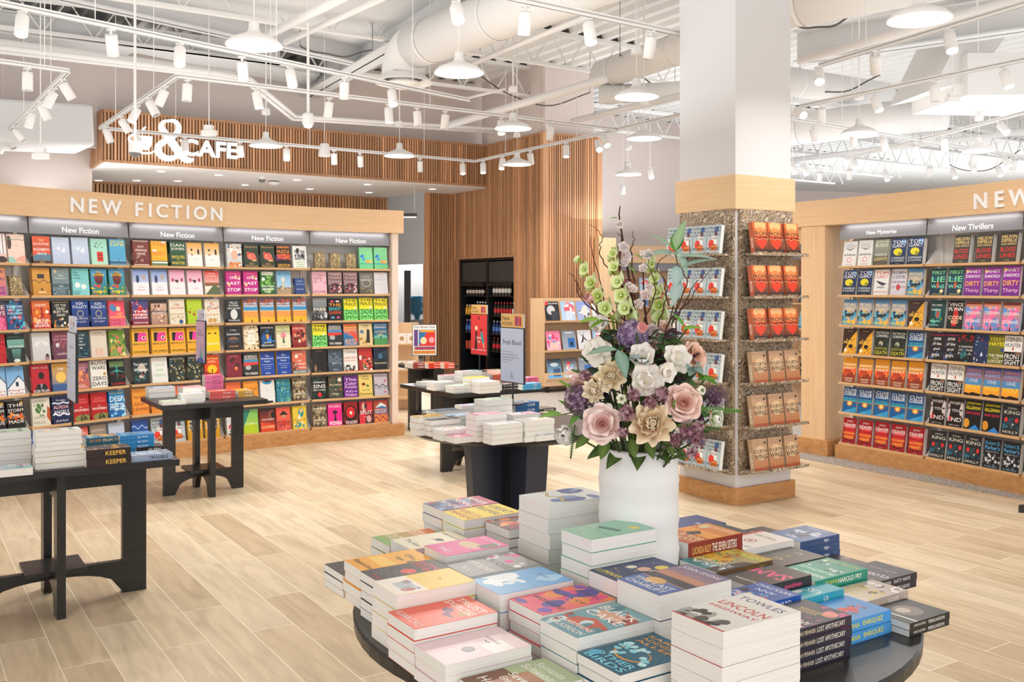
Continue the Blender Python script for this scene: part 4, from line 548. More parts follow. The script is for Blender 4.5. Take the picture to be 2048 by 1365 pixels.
# cafe fascia geometry
C1 = V((.514, 15.5, 0)); CI = V((-.44, 16.96, 0)); CL = CI - E2 * 6.3; C2 = C1 + E2 * 1.083; CI2 = C1 + E1 * 3.0
TRIMZ = 4.115; SOF = 3.375
quadwall('wall_cafe_back', CL - E2 * 9 + E1 * .35 + E2 * 0, CI + E1 * .35 + E2 * .4, TRIMZ - .5, CE, .1, 'pinkwall', 'warm white wall above the slatted café fascia')
quadwall('wall_middle', CI + E2 * .02 + E1 * .2, C1 + E2 * .02, TRIMZ - .3, CE, .1, 'pinkwall', 'warm wall over the tall slats')
quadwall('wall_cafe_end', C1 + E1 * .1, C2 + E1 * .1, TRIMZ - .3, CE, .1, 'pinkwall', 'warm wall over the right slat return')
quadwall('wall_left', (-13, 11), (-13, 30), 0, CE, .1, 'whitepaint', 'white wall far left')
quadwall('wall_back', (-14, 29), (25, 40), 0, CE, .1, 'pinkwall', 'warm white far wall')
quadwall('wall_far_middle', C2 + E1 * 3.2 - E2 * .2, C2 + E1 * 3.2 + E2 * 6.0, 0, CE, .1, 'pinkwall', 'warm white wall beyond the slats')
quadwall('wall_far_left', CL - E2 * 6.5 + E1 * .9, CL + E1 * .9 - E2 * .0, 0, CE, .1, 'pinkwall', 'white wall left of the café')
# ---------------------------------------------------------------- slatted walls
def slats(name, a, b, z0, z1, pitch=.045, label=None, seed=1, th=.09, normal_side=-1, kind='thing', cat=None):
    a = V((a[0], a[1], 0)); b = V((b[0], b[1], 0)); x = (b - a).normalized(); L = (b - a).length; r = random.Random(seed); T = frame(a, x)
    root = MB(); root.box((0, .0, z0), (L, .03, z1)); ob = root.obj(name, 'slatback', T=T)
    s = MB(); i = .004
    while i < L - .02:
        k = r.uniform(.68, 1.12) if r.random() > .06 else 1.35
        s.box((i, -.028, z0 + .03), (min(i + pitch * .62, L), .0, z1 - .03), (k, k * .985, k * .96)); i += pitch
    s.obj('slat_cladding', 'slat', ob)
    t = MB(); t.box((0, -.034, z1 - .035), (L, .03, z1), (.75, .72, .7)); t.box((0, -.034, z0), (L, .03, z0 + .035), (.8, .78, .75)); t.obj('edge_trim', 'slat', ob)
    tag(ob, label, cat or 'slat panel'); return ob
slats('slat_fascia', CL, CI, SOF, TRIMZ, label='long slatted oak fascia above the café carrying the lit sign', seed=3, cat='fascia')
slats('slat_fascia', CL + E1 * 6, CL, SOF, TRIMZ, label='short slatted oak return running back left of the café sign', seed=4, cat='fascia')
# tall face with fridge opening (three pieces share one wall)
def along(p, d): return p + E1 * d
def dist_for_px(p, d, px):   # distance along d from p where the column px is crossed
    k = (px - 1024) / F; return (k * p.y - p.x) / (d.x - k * d.y)
dF1 = dist_for_px(C1, E1, 1030); dF0 = dist_for_px(C1, E1, 919)
FZ = 1.6 - (514 - HZ) / F * along(C1, dF1).y
slats('slat_wall', along(C1, dF1), C1, 0, TRIMZ, .045, 'tall slatted oak wall strip right of the drinks fridge', 5)
slats('slat_wall', along(C1, 1.75), along(C1, dF1), FZ, TRIMZ, .045, 'slatted oak wall directly above the fridge reaching the upper trim', 6)
slats('slat_wall', CI2, along(C1, 1.75), FZ, SOF, .045, 'slatted oak wall above the left part of the fridge under the soffit', 7)
slats('slat_wall', CI2, along(C1, dF0), 0, FZ, .045, 'narrow slatted oak strip left of the fridge', 8)
slats('slat_wall', C1, C2, 0, TRIMZ, .045, 'slatted oak return facing the magazine rack', 9)
sA = CI2 - E2 * .545
slats('slat_wall', sA, CI2, 0, SOF, .045, 'short slatted oak wall beside the staff doorway', 10)
for p, lab in ((C1, 'square oak post at the outer slat corner'), (C2 + E2 * .02, 'oak end post of the slat return'), (sA, 'oak end post beside the staff doorway')):
    mb = MB((1.1, 1.08, 1.05)); mb.box((-.045, -.045, 0), (.045, .045, TRIMZ if p is not sA else SOF)); tag(mb.obj('corner_post', 'slat', T=frame(p, E2)), lab, 'post')
# soffit of the cafe ceiling with downlights
so = MB(); fl = CL + E1 * 6; fr = CI + E1 * 6
so.prism([(CL.x, CL.y), (CI.x, CI.y), (fr.x, fr.y), (fl.x, fl.y)], SOF - .02, SOF + .02)
so = struct(so.obj('ceiling_cafe', 'ceil'), 'smooth warm soffit over the café')
# back cafe wall with slats (dark band seen over the header)
bA = CL + E1 * 1.35 + E2 * 1.9; bB = bA + E2 * 4.6
slats('slat_wall', at(160, 400, 15.7), at(773, 418, 18.72), 0, SOF - .02, .06, 'dark slatted oak wall deep inside the café', 12)
quadwall('wall_cafe_side', at(773, 400, 18.72), sA - E2 * .05, 2.05, SOF - .02, .08, 'door', 'pale gray ribbed panel beside the staff doorway')
quadwall('wall_staff_room', at(770, 400, 24.5), at(930, 400, 24.5), 0, 3, .08, 'whitepaint', 'white wall inside the staff room')
mb = MB('8a9094'); mb.box((-.07, -.05, 0), (.07, .05, 2.0)); tag(mb.obj('steel_door_edge', 'matte', T=Matrix.Translation(V((at(815, 600, 21.8).x, 21.8, 0)))), 'gray steel door edge standing open by the water cooler', 'door')
for i, (px, py) in enumerate([(322, 343), (437, 350), (594, 360), (735, 369), (197, 361), (273, 361), (355, 362), (235, 377), (490, 370), (620, 378), (738, 385), (865, 378)]):
    p = atz(px, py, SOF - .022); mb = MB(); mb.lathe([(.085, 0), (.085, -.008), (.06, -.008)], 20); r = mb.obj('downlight', 'white', T=Matrix.Translation(p))
    d = MB(); d.disc(.062, -.006, 20); d.v = [V((v.x, -v.y, v.z)) for v in d.v]; d.obj('lens', 'emitdown', r)
    tag(r, 'round recessed downlight in the café soffit, %s counted in rows from the sign side' % ORD[i], 'downlight', 'café downlights')
# ---------------------------------------------------------------- lit cafe sign
fn = -E1
def lettering(name, txt, o, x, h, wmax, m, parent=None, weight=.02, depth=.03, spacing=1.0, res=6, T=None, mode='fit', side=None, y=UP):
    vs, fs, tw, th = text_geo(txt, weight, 0, spacing, res); s = h / th; sx = s if mode == 'fit' else wmax / tw
    if sx * tw > wmax: sx = wmax / tw
    mb = MB((.9, .9, .9)); n = V(x).cross(V(y)).normalized(); o = V(o); front = [o + V(x) * (a * sx) + V(y) * (b * s) + n * depth for a, b, _ in vs]; back = [p - n * depth for p in front]
    mb.add(front, fs); k = len(vs)
    ec = {}
    for f_ in fs:
        for i in range(len(f_)):
            e = (f_[i], f_[(i + 1) % len(f_)]); ec[tuple(sorted(e))] = ec.get(tuple(sorted(e)), []) + [e]
    mb.mi = 1 if side else 0
    mb.add(front + back, [(e[0][1], e[0][0], e[0][0] + k, e[0][1] + k) for e in ec.values() if len(e) == 1])
    return mb.obj(name, [m, side] if side else m, parent)
def fas(px, py, off=.04):   # point on the fascia plane seen at a pixel
    k = (px - 1024) / F; d = (k * CL.y - CL.x) / (E2.x - k * E2.y); p = CL + E2 * d - E1 * off; return V((p.x, p.y, 1.6 - (py - HZ) / F * p.y))
ca_ = fas(417, 299); hh = (fas(417, 283) - fas(417, 316)).z
r = empty('cafe_sign', ca_, 'glowing white café sign with ampersand and coffee cup on the slatted fascia', 'sign')
L = lettering('word_cafe', 'CAFE', V((0, 0, 0)), E2, hh, (fas(474, 300) - fas(363, 292)).length, 'emitsign', r, .03, .06, mode='fill', side='whitepaint')
a0 = fas(336, 280) - ca_; ah = (fas(336, 240) - fas(336, 318)).z
# ampersand drawn as a swept ribbon with thick and thin strokes
amp = [(-.02, .98), (.1, .99), (.2, .93), (.24, .82), (.2, .7), (.1, .6), (-.04, .5), (-.2, .38), (-.28, .25), (-.22, .1), (-.08, .02), (.08, .03), (.22, .12), (.32, .26), (.38, .4), (.42, .5)]
stem = [(-.02, .98), (-.16, .93), (-.2, .82), (-.14, .7), (-.02, .54), (.12, .36), (.26, .16), (.4, .03), (.52, .0), (.6, .04)]
def ribbon(mb, pts, ws, dep, o, x, sc_, col):
    n = V(x).cross(UP); ps = [o + V(x) * (p[0] * sc_) + UP * ((p[1] - .5) * sc_) for p in pts]; L_ = []; R_ = []
    for i, p in enumerate(ps):
        d = (ps[min(i + 1, len(ps) - 1)] - ps[max(i - 1, 0)]).normalized(); s_ = d.cross(n).normalized() * (ws[i] * sc_ / 2); L_.append(p + s_); R_.append(p - s_)
    for i in range(len(ps) - 1):
        q = [L_[i], L_[i + 1], R_[i + 1], R_[i]]; mb.add([v + n * dep for v in q] + q, [(0, 3, 2, 1), (0, 1, 5, 4), (2, 3, 7, 6)], col)
        mb.add([v + n * dep for v in q], [(0, 1, 2, 3)], col)
def smooth_pts(p, k=5):
    out = []
    for i in range(len(p) - 1):
        a_, b_, c_, d_ = p[max(i - 1, 0)], p[i], p[i + 1], p[min(i + 2, len(p) - 1)]
        for s_ in range(k): t = s_ / k; out.append(tuple(.5 * (2 * b_[j] + (c_[j] - a_[j]) * t + (2 * a_[j] - 5 * b_[j] + 4 * c_[j] - d_[j]) * t * t + (3 * b_[j] - a_[j] - 3 * c_[j] + d_[j]) * t ** 3) for j in (0, 1)))
    return out + [p[-1]]
amp = smooth_pts(amp); stem = smooth_pts(stem)
mb = MB((1, 1, 1)); sp = lambda pts, a, b: [a + (b - a) * math.sin(math.pi * i / (len(pts) - 1)) for i in range(len(pts))]
ribbon(mb, amp, sp(amp, .05, .15), .06, a0, E2, ah, None); ribbon(mb, stem, [.05 + .13 * math.sin(math.pi * (i / (len(stem) - 1)) ** 1.3) for i in range(len(stem))], .07, a0, E2, ah, None)
ribbon(mb, [(.26, .5), (.56, .5)], [.035, .035], .06, a0, E2, ah, None)
mb.obj('ampersand', 'emitsign', r)
c0 = fas(287, 290) - ca_; mb = MB((1, 1, 1)); s_ = ah * .62; n = E2.cross(UP)
cup = [(-.3, .35), (.3, .35), (.27, .02), (.16, -.2), (-.16, -.2), (-.27, .02)]
q = [c0 + E2 * (a * s_) + UP * (b * s_) for a, b in cup][::-1]; k = len(q)
mb.add([p + n * .05 for p in q] + q, [tuple(range(k))[::-1]] + [(i, (i + 1) % k, k + (i + 1) % k, k + i) for i in range(k)])
ribbon(mb, smooth_pts([(-.28, .8), (-.46, .86), (-.6, .72), (-.5, .54), (-.24, .44)]), [.075] * 21, .05, c0, E2, s_, None)
ribbon(mb, smooth_pts([(-.42, .28), (-.2, .17), (.2, .17), (.42, .28)]), [.06] * 16, .05, c0, E2, s_, None)
ribbon(mb, smooth_pts([(-.1, .94), (0, 1.02), (-.06, 1.12), (.04, 1.22)]), [.06] * 16, .05, c0, E2, s_, None)
mb.obj('coffee_cup', 'emitsign', r)
# ---------------------------------------------------------------- bookcases
SH = [1.81, 1.54, 1.26, .99, .72, .44, .15]
HB, HT = 2.2, 2.445
def bay(A, B, name, sign, rows, lab, grp, wall, seed=0, last=False, dark=False, depth=.23, nsh=7, pitch=5, bookw=.152):
    A = V((A[0], A[1], 0)); B = V((B[0], B[1], 0)); x = (B - A).normalized(); L = (B - A).length; T = frame(A, x)
    root = empty(name, T, lab, 'bookcase', grp)
    mb = MB(); mb.box((0, depth, .13), (L, depth + .02, HB)); mb.obj('back_panel', 'whitepaint', root)
    mb = MB()
    for xx in (.0, L - .022): mb.box((xx, depth - .03, .14), (xx + .022, depth, 2.06))
    mb.obj('slotted_upright', 'white', root)
    for i, z in enumerate(SH):
        mb = MB(); mb.box((.012, .0, z - .022), (L - .012, depth - .02, z)); mb.obj('shelf', 'oakshelf', root, bevel=.002)
    for xx in (.003, L - .008):
        for z in SH: mb = MB(); mb.prism([(.03, z - .0), (depth, z - .0), (depth, z + .12), (depth - .06, z + .12), (.07, z + .03)], xx, xx + .004, 'x'); mb.obj('side_bracket', 'white', root)
    mb = MB((1, 1, 1)); mb.box((.05, -.004, 2.196), (L - .05, .0, 2.2)); mb.obj('led_strip', 'white', root)
    ld = bpy.data.lights.new('led_light', 'AREA'); ld.shape = 'RECTANGLE'; ld.size = L - .1; ld.size_y = .02; ld.energy = .48; ld.color = (1, .97, .93); lo = bpy.data.objects.new('led_light', ld); COL.objects.link(lo); lo.parent = root
    lo.location = (L / 2, .0, 2.19); lo.rotation_euler = (math.radians(40), 0, 0)
    mb = MB(); mb.add([(0.004, .03, 2.06), (L - .004, .03, 2.06), (L - .004, .05, HB), (.004, .05, HB), (.004, .06, 2.06), (L - .004, .06, 2.06)], [(0, 1, 2, 3), (0, 4, 5, 1)])
    sg = mb.obj('category_sign', 'grayband', root)
    d = V((0, .02, HB - 2.06)).normalized()
    if sign:
        t = MB(); put_text(t, sign, V((L / 2, .0355, 2.105)), V((1, 0, 0)), d, .42, .05, (.9, .9, .9), weight=.016, res=4); t.obj('sign_lettering', 'letter', sg)
    # books
    for ri, row in enumerate(rows):
        if not row: continue
        keys = row.split(); n = len(keys)
        for bi, key in enumerate(keys):
            if key == '.': continue
            r = random.Random(seed * 100 + ri * 10 + bi); small = key.startswith('_'); key = key.lstrip('_')
            hgt = .238 if not small else .175; wd = bookw if not small else .118
            if key in ('smallnavy', 'gilt'): hgt, wd = .17, .108
            hgt *= r.uniform(.97, 1.01); th = r.choice([.03, .04, .055])
            cx = .022 + (L - .044) * (bi + .5) / n + r.uniform(-.004, .004); lean = math.radians(9 + r.uniform(-1, 1))
            Tl = Matrix.Translation((cx, .022, SH[ri])) @ Matrix.Rotation(-lean, 4, 'X') @ Matrix.Rotation(r.uniform(-.01, .01), 4, 'Z')
            desc = CV[key][0]
            book('paperback_book' if wd < .15 and 0 else 'hardcover_book', key, T @ Tl, wd, hgt, th, False, True,
                 '%s book, %s on %s shelf, %s' % (desc, ORD[bi], ['top', 'second', 'third', 'fourth', 'fifth', 'sixth', 'bottom'][ri], wall), 'books on ' + wall)
    return root
LP = [(-4.423, 7.272), (-4.008, 8.036), (-3.466, 8.773), (-2.812, 9.449), (-2.087, 10.017), (-1.308, 10.475)]
LROWS = [
 ['paleblue hot mint pinkarch peach', 'happy label bluewhite yame gilt', 'follett family sang penth forgive', 'bowl cream bright redad wonder', 'ruth prima left house house', 'women souls vaster storm storm', 'asha bluedes heaven storm brownphoto'],
 ['blood paleblue paleblue mint setlife', 'label prosp happy portrait portrait', 'orangesing deadbury follett follett family', 'bowl duskred alllight cream greenflor', 'prima yelblue lauren ruth thril', 'vaster souls women women freeze', 'bluedes cream redwhite brownphoto paleblue'],
 ['hot yellowtall danj orwhite orwhite', 'bluewhite bluewhite pinkwhite pinkwhite redwhite', 'sang faces ornate lime ornate2', 'bright bright bright bright yelface', 'left ways darkflor darkflor eve', 'asha asha orred cream eve', 'bluedes heaven heaven seance seance'],
 ['whiteface absol absol holly bwgreen', 'onelast onelast jungle lastacts smallnavy', 'bandwhite morris morris morris morris', 'verycar goldframe owning rhodo redtree', 'maroon amfan dict dict crawd', 'orred asha eye mosaic unmak', 'swirl limeg patient coral medea'],
 ['gilt gilt gilt greenpop greenpop', 'endswith nora nora grayring stars', 'paris bandit fraud fraud fraud', 'fraud amfan search soldier goodgirl', 'darkbrown slate lincoln redrock navyfig', 'origsin coven purple descend lilac', 'unmak invis ascent spirit honey']]
wn = ['cut-off leftmost fiction bay', 'first full fiction bay', 'second full fiction bay', 'third full fiction bay', 'right end fiction bay']
for i in range(5):
    bay(LP[i], LP[i + 1], 'bookcase_bay', 'New Fiction', LROWS[i], 'fiction bookcase bay, %s under the NEW FICTION header' % ['cut off by the frame edge', 'first full one', 'second full one', 'third full one', 'right end one'][i], 'new fiction bookcase bays', wn[i], seed=i + 1)
def polyline_slab(name, pts, z0, z1, y0, y1, m, bevel=0, seg_extra=0):
    mb = MB(); pts = [V((p[0], p[1], 0)) for p in pts]; ns = []
    for i in range(len(pts)):
        d = (pts[min(i + 1, len(pts) - 1)] - pts[max(i - 1, 0)]).normalized(); ns.append(UP.cross(d))
    for i in range(len(pts) - 1):
        a, b = pts[i], pts[i + 1]; na, nb = ns[i], ns[i + 1]
        c = [a + na * y0, b + nb * y0, b + nb * y1, a + na * y1]
        mb.add([V((p.x, p.y, z0)) for p in c] + [V((p.x, p.y, z1)) for p in c], [(0, 3, 2, 1), (4, 5, 6, 7), (0, 1, 5, 4), (2, 3, 7, 6)] + ([(3, 0, 4, 7)] if i == 0 else []) + ([(1, 2, 6, 5)] if i == len(pts) - 2 else []))
    return mb.obj(name, m)
dl = (V((*LP[5], 0)) - V((*LP[4], 0))).normalized(); endp = V((*LP[5], 0)) + dl * .13
LPH = LP[:-1] + [tuple(endp)[:2]]
h = polyline_slab('header_fascia', LPH, HB, HT, -.03, .36, 'oak'); tag(h, 'curved pale oak header over the left bookcase reading NEW FICTION', 'header')
# letters along the second and third segments
def on_poly(pts, s0, px):
    for i in range(len(pts) - 1):
        a, b = V((*pts[i], 0)), V((*pts[i + 1], 0)); x0 = 1024 + F * a.x / a.y; x1 = 1024 + F * b.x / b.y
        if x0 <= px <= x1:
            d = (b - a).normalized(); t = dist_for_px(a, d, px); return a + d * t, d
letters = [('N', 149, 'NEW FICTION'), ('E', 181, ''), ('W', 218, ''), ('F', 274, ''), ('I', 296, ''), ('C', 320, ''), ('T', 349, ''), ('I', 371, ''), ('O', 396, ''), ('N', 429, '')]
for ch, px, _ in letters:
    p, d = on_poly(LPH, 0, px); nrm = d.cross(UP)
    lettering('header_letter', ch, V((p.x, p.y, 2.318)) + nrm * .031, d, .127, .2, 'letter', h, .022, .016)
h2 = polyline_slab('plinth', LPH, 0, .128, -.055, .34, 'oakbase'); tag(h2, 'knotty oak plinth under the left fiction bookcase', 'plinth')
mb = MB('e4cfc0'); Te = frame(V((*LP[5], 0)), dl); mb.box((.004, -.01, .128), (.075, .34, HB)); tag(mb.obj('end_panel', 'matte', T=Te), 'pale end panel closing the right end of the fiction bookcase', 'panel')
mb = MB(); mb.box((.08, .1, 0), (.1, .45, .19)); tag(mb.obj('plinth_return', 'oakbase', T=Te), 'small oak plinth return behind the fiction bookcase end', 'plinth')
# right wall
RP = [(3.069, 9.11), (3.552, 8.32), (3.953, 7.508), (4.27, 6.66)]
RROWS = [['anna anna burke clancy clancy', 'clancy clancy clancyw cook connelly', 'connelly connelly connelly connelly argylle', 'argylle argylle cornwell cornwell cussler', 'radiant radiant radiant radiant radiant', 'cussler cussler cussler cussler cussler', 'deaver deaver deaver deaver deaver'],
 ['. demille demille demille', 'firstlie firstlie janet janet janet', 'mothers codered grisham grisham grisham', 'goodguys goodguys haunt navyspine locust hunter', 'hunter hunter hurwitz hurwitz hurwitz', 'whereyou whereyou kellerman kellerman hollyk', 'hollyk hollyk hollyk parker parker'],
 ['janet . . . .', 'connelly . . . .', 'grisham . . . .', 'locust . . . .', 'cussler . . . .', 'hollyk . . . .', 'parker . . . .']]
rn = ['New Mysteries bay', 'New Thrillers bay', 'bay cut by right edge']
for i in range(3):
    bay(RP[i], RP[i + 1], 'bookcase_bay', ['New Mysteries', 'New Thrillers', ''][i], RROWS[i], 'face-out bookcase bay %s' % ['signed New Mysteries right of the column', 'signed New Thrillers near the right edge', 'cut off by the right edge of view'][i], 'mystery and thriller bookcase bays', rn[i], seed=20 + i)
RPH = [(2.56, 9.93), (2.843, 9.443), (3.069, 9.11)] + RP[1:]
h = polyline_slab('header_fascia', RPH, HB, HT, -.03, .36, 'oak'); tag(h, 'pale oak header over the right bookcase with large white NEW letters', 'header')
for ch, px in (('N', 1968), ('E', 2006), ('W', 2046)):
    p, d = on_poly(RPH, 0, min(px, 2040)); p = p + d * (0 if px < 2040 else .03); nrm = d.cross(UP)
    lettering('header_letter', ch, V((p.x, p.y, 2.305)) + nrm * .031, d, .127, .2, 'letter', h, .022, .016)
h2 = polyline_slab('plinth', RPH[2:], 0, .128, -.03, .34, 'oakbase'); tag(h2, 'knotty oak plinth under the mystery and thriller shelves', 'plinth')
mb = polyline_slab('end_panel', [(2.843, 9.443), (3.0, 9.212)], .13, HB, -.02, .36, 'oakv'); tag(mb, 'wide vertical grain oak end panel left of the mystery shelves', 'panel')
mb = polyline_slab('plinth', [(2.83, 9.463), (3.03, 9.168)], 0, .15, -.05, .36, 'oakbase'); tag(mb, 'oak plinth block under the oak end panel', 'plinth')
# ---------------------------------------------------------------- column with its book display
CC = V((1.641, 7.085, 0)); TC = frame(CC, E2, E1); W_ = .645
mb = MB(); mb.box((.025, .025, 0), (W_ - .025, W_ - .025, CE)); struct(mb.obj('column', 'columnpaint', T=TC), 'square white column')
mb = MB(); mb.box((0, 0, 2.185), (W_, W_, 2.441)); tag(mb.obj('column_collar', 'oak', T=TC, bevel=.002), 'oak collar band around the white column', 'collar')
mb = MB(); mb.box((.0, .0, 0), (W_, W_, .125)); tag(mb.obj('column_plinth', 'oakbase', T=TC), 'knotty oak base boxing around the column foot', 'plinth')
CZ = [1.857, 1.54, 1.222, .905, .585, .262]
for side in (0, 1):
    # side 0 faces -E1 (right of the corner), side 1 faces -E2 (left of the corner)
    T = frame(CC - (E1 * .0), E2) if side == 0 else frame(CC + E1 * W_, -E1)
    root = empty('display_rack', T, ['paisley book rack on the column side holding orange and tan novels', 'paisley book rack on the column side behind the flowers holding pale blue novels'][side], 'rack')
    mb = MB(); mb.box((.05, .0, .22), (W_ - .03, .024, 2.19)) if side == 0 else mb.box((.05, .0, .22), (W_ - .03, .024, 2.19)); mb.obj('back_board', 'paisley', root)
    for z in CZ:
        mb = MB(); mb.box((.05, -.13, z - .016), (W_ - .0 if side == 0 else W_ - .06, .0, z)); mb.box((.05, -.134, z - .016), (W_ - .0 if side == 0 else W_ - .06, -.13, z + .006)); mb.obj('ledge', 'paisley', root)
    for zi, z in enumerate(CZ):
        n = 3 if side == 0 else 4; key = ('iron' if zi < 3 else 'wing') if side == 0 else 'heaven'
        for b in range(n):
            r = random.Random(side * 50 + zi * 7 + b)
            wd, hg, th = (.15, .232, .045) if side == 0 else (.14, .215, .032)
            cx = (.155 + .168 * b + r.uniform(-.008, .008)) if side == 0 else (.085 + .146 * b)
            TT = T @ Matrix.Translation((cx, -.115, z)) @ Matrix.Rotation(-.14, 4, 'X')
            w1 = ['top', 'second', 'third', 'fourth', 'fifth', 'bottom'][zi]
            book('hardcover_book', key, TT, wd, hg, th, True, True, '%s novel, %s on the %s ledge of the column rack' % (CV[key][0], ORD[b], w1), 'column display novels')
# ---------------------------------------------------------------- drinks fridge
fa = along(C1, dF0); fb = along(C1, dF1); TF = frame(fa + E2 * .02, -E1); FL = (fb - fa).length
root = empty('drinks_fridge', TF, 'tall black open drinks fridge set into the slatted wall', 'fridge')
mb = MB(); mb.box((0, .5, 0), (FL, .52, FZ)); mb.box((0, 0, 0), (.03, .5, FZ)); mb.box((FL - .03, 0, 0), (FL, .5, FZ)); mb.box((0, 0, FZ - .04), (FL, .5, FZ)); mb.box((0, 0, 0), (FL, .5, .12)); mb.box((FL / 2 - .03, 0, 0), (FL / 2 + .03, .5, FZ)); mb.obj('cabinet', 'blackmetal', root)
mb = MB((.05, .045, .042)); mb.box((.03, .02, FZ - .42), (FL - .03, .05, FZ - .06)); mb.obj('canopy_panel', 'matte', root)
for k in (0, 1):
    mb = MB((.05, .05, .05)); mb.tube([(.05 + k * FL / 2, -.02, FZ - .46), (FL / 2 - .06 + k * FL / 2, -.02, FZ - .46)], .035, 10); mb.obj('night_blind_roll', 'blackmetal', root)
FS = [1.47, 1.12, .80, .5]
for z in FS:
    mb = MB(); mb.box((.03, .03, z - .02), (FL - .03, .5, z)); mb.obj('shelf', 'blackmetal', root)
def bottle(kind):
    cs = {'coffee': ('2c1c18', 'd8c8c0', 'e8e4e0', .19, .034), 'milk': ('3c3430', 'e8e4e0', 'f0f0ee', .24, .034), 'juice': ('d89c1c', 'e8b82c', 'f0e8e0', .18, .036), 'cola': ('241410', 'c82028', 'c02028', .24, .034), 'blue': ('1c2c6c', '4c7cc8', 'd8e0ec', .23, .034), 'can': ('d8c8b8', 'c84c30', 'c8c8c8', .14, .034)}[kind]
    h_, r_ = cs[3], cs[4]; m = MB()
    if kind == 'can': m.lathe([(0, 0), (r_, 0), (r_, h_), (0, h_)], 10, col=cs[1])
    else:
        m.lathe([(0, 0), (r_, 0), (r_, h_ * .22)], 10, col=cs[0]); m.lathe([(r_ * 1.02, h_ * .22), (r_ * 1.02, h_ * .52)], 10, col=cs[1]); m.lathe([(r_, h_ * .52), (r_ * .95, h_ * .6), (r_ * .42, h_ * .84), (r_ * .4, h_ * .92)], 10, col=cs[0]); m.lathe([(r_ * .48, h_ * .9), (r_ * .48, h_), (0, h_)], 10, col=cs[2])
    return m.mesh('bottle', ['print'])
BM = {k: bottle(k) for k in ('coffee', 'milk', 'juice', 'cola', 'blue', 'can')}
nm = {'coffee': 'brown coffee bottle with pale label', 'milk': 'dark bottle with white label and cap', 'juice': 'yellow juice bottle', 'cola': 'dark bottle with red label and cap', 'blue': 'dark blue bottle with pale cap', 'can': 'red and white drink tin'}
def brow(kinds, z, x0, x1, sname, side):
    for i, k in enumerate(kinds):
        o = bpy.data.objects.new('drink_bottle' if k != 'can' else 'drink_can', BM[k]); COL.objects.link(o); o.matrix_world = TF @ Matrix.Translation((x0 + (x1 - x0) * (i + .5) / len(kinds), .09, z))
        tag(o, '%s, %s along %s %s fridge shelf' % (nm[k], ORD[i], side, sname), 'bottle', 'drinks in the fridge')
h_ = FL / 2
brow(['coffee'] * 6, FS[0], .08, h_ - .22, 'top', 'left'); brow(['milk'] * 6, FS[0], h_ + .06, FL - .28, 'top', 'right')
brow(['juice'] * 4 + ['milk'] * 5, FS[1], .05, h_ - .05, 'second', 'left'); brow(['cola'] * 6 + ['milk'] * 2, FS[1], h_ + .1, FL - .05, 'second', 'right')
brow(['blue'] * 8, FS[2], .05, h_ - .05, 'third', 'left'); brow(['blue'] * 8, FS[2], h_ + .05, FL - .05, 'third', 'right')
brow(['can'] * 8, FS[3], .05, h_ - .05, 'lowest', 'left'); brow(['cola'] * 6, FS[3], h_ + .05, FL - .2, 'lowest', 'right')
# ---------------------------------------------------------------- magazine rack
ra = V((at(1088, 700, 14.75).x, 14.75, 0)); TM = frame(ra, E2); RL = 1.25
root = empty('magazine_rack', TM, 'low oak magazine rack on castors in front of the slat return', 'rack')
zt = 1.6 - (597 - HZ) / F * 14.9
mb = MB(); mb.box((0, .3, .1), (RL, .33, zt)); mb.obj('back_panel', 'oak', root); mb = MB(); mb.box((-.03, -.02, .1), (0, .33, zt)); mb.obj('side_panel', 'oakv', root); mb = MB(); mb.box((RL, -.02, .1), (RL + .03, .33, zt)); mb.obj('side_panel', 'oakv', root)
mb = MB(); mb.box((-.02, -.06, .1), (RL + .02, .3, .3)); mb.obj('base_drawer', 'oak', root)
MZ = [1.6 - (y - HZ) / F * 14.8 for y in (642, 701, 757)]
for i, z in enumerate(MZ):
    mb = MB(); mb.box((0, -.02 - .03 * i, z - .03), (RL, .3, z)); mb.obj('shelf', 'oakshelf', root)
for x_ in (.06, .6, RL - .06):
    mb = MB((.03, .03, .03)); mb.tube([(x_ - .015, 0, .05), (x_ + .015, 0, .05)], .05, 14); mb.obj('castor', 'blackmetal', root)
covers('''
mg1=black with white headphone|1c1c20 24242c|E .4 .55 .3 .25 c8c8cc|R .4 .05 .9 .5 3c3c44|F .9 .08 f0f0f0 ROLLING|E .1 .9 .14 .1 d8343c
mg2=sky blue parasol|9cc4e8 b8d4ec|E .6 .6 .4 .3 e8606c|N 3 14 .14 .3 .3 .9 .9 f08c94 f4f4f4|R .3 .05 .8 .5 d0dcec
mg3=lilac portrait|8ca0d8 a8b8e0|E .6 .5 .24 .3 e8dcd4|N 3 10 .14 .2 .1 .9 .5 7c6c5c f0ece8
mg4=hot pink cityscape|f07ca0 f4a8c0|N 4 20 .14 .1 .2 .9 .8 6c8cd0 e04878 f8d8e0|R .2 .05 .8 .4 f0c0b8
mg5=gray with blue poster|8c94a4 a0a8b8|R .4 .1 .9 .6 2c6cb4|E .65 .3 .1 .12 141c2c|R .2 .85 .8 .92 e8ecf0
mg6=white star poster|e8e8ec d8d8dc|P 2c2c34 .1,.9 .5,.6 .9,.3 .5,.5|P 2c2c34 .2,.3 .5,.9 .4,.4
mg7=black with blue bars|24242c 8cc0e8|R 0 0 1 .2 6cb0e8|R .4 .1 .9 .5 3c5c7c|E .5 .7 .3 .1 c8d4dc
mg8=black with red badge|3c3c44 c8d4e0|E .4 .75 .14 .08 d83c3c|N 5 20 .12 .1 0 .9 .6 e8a0a0 f4f4f4 8cb8d8
''')
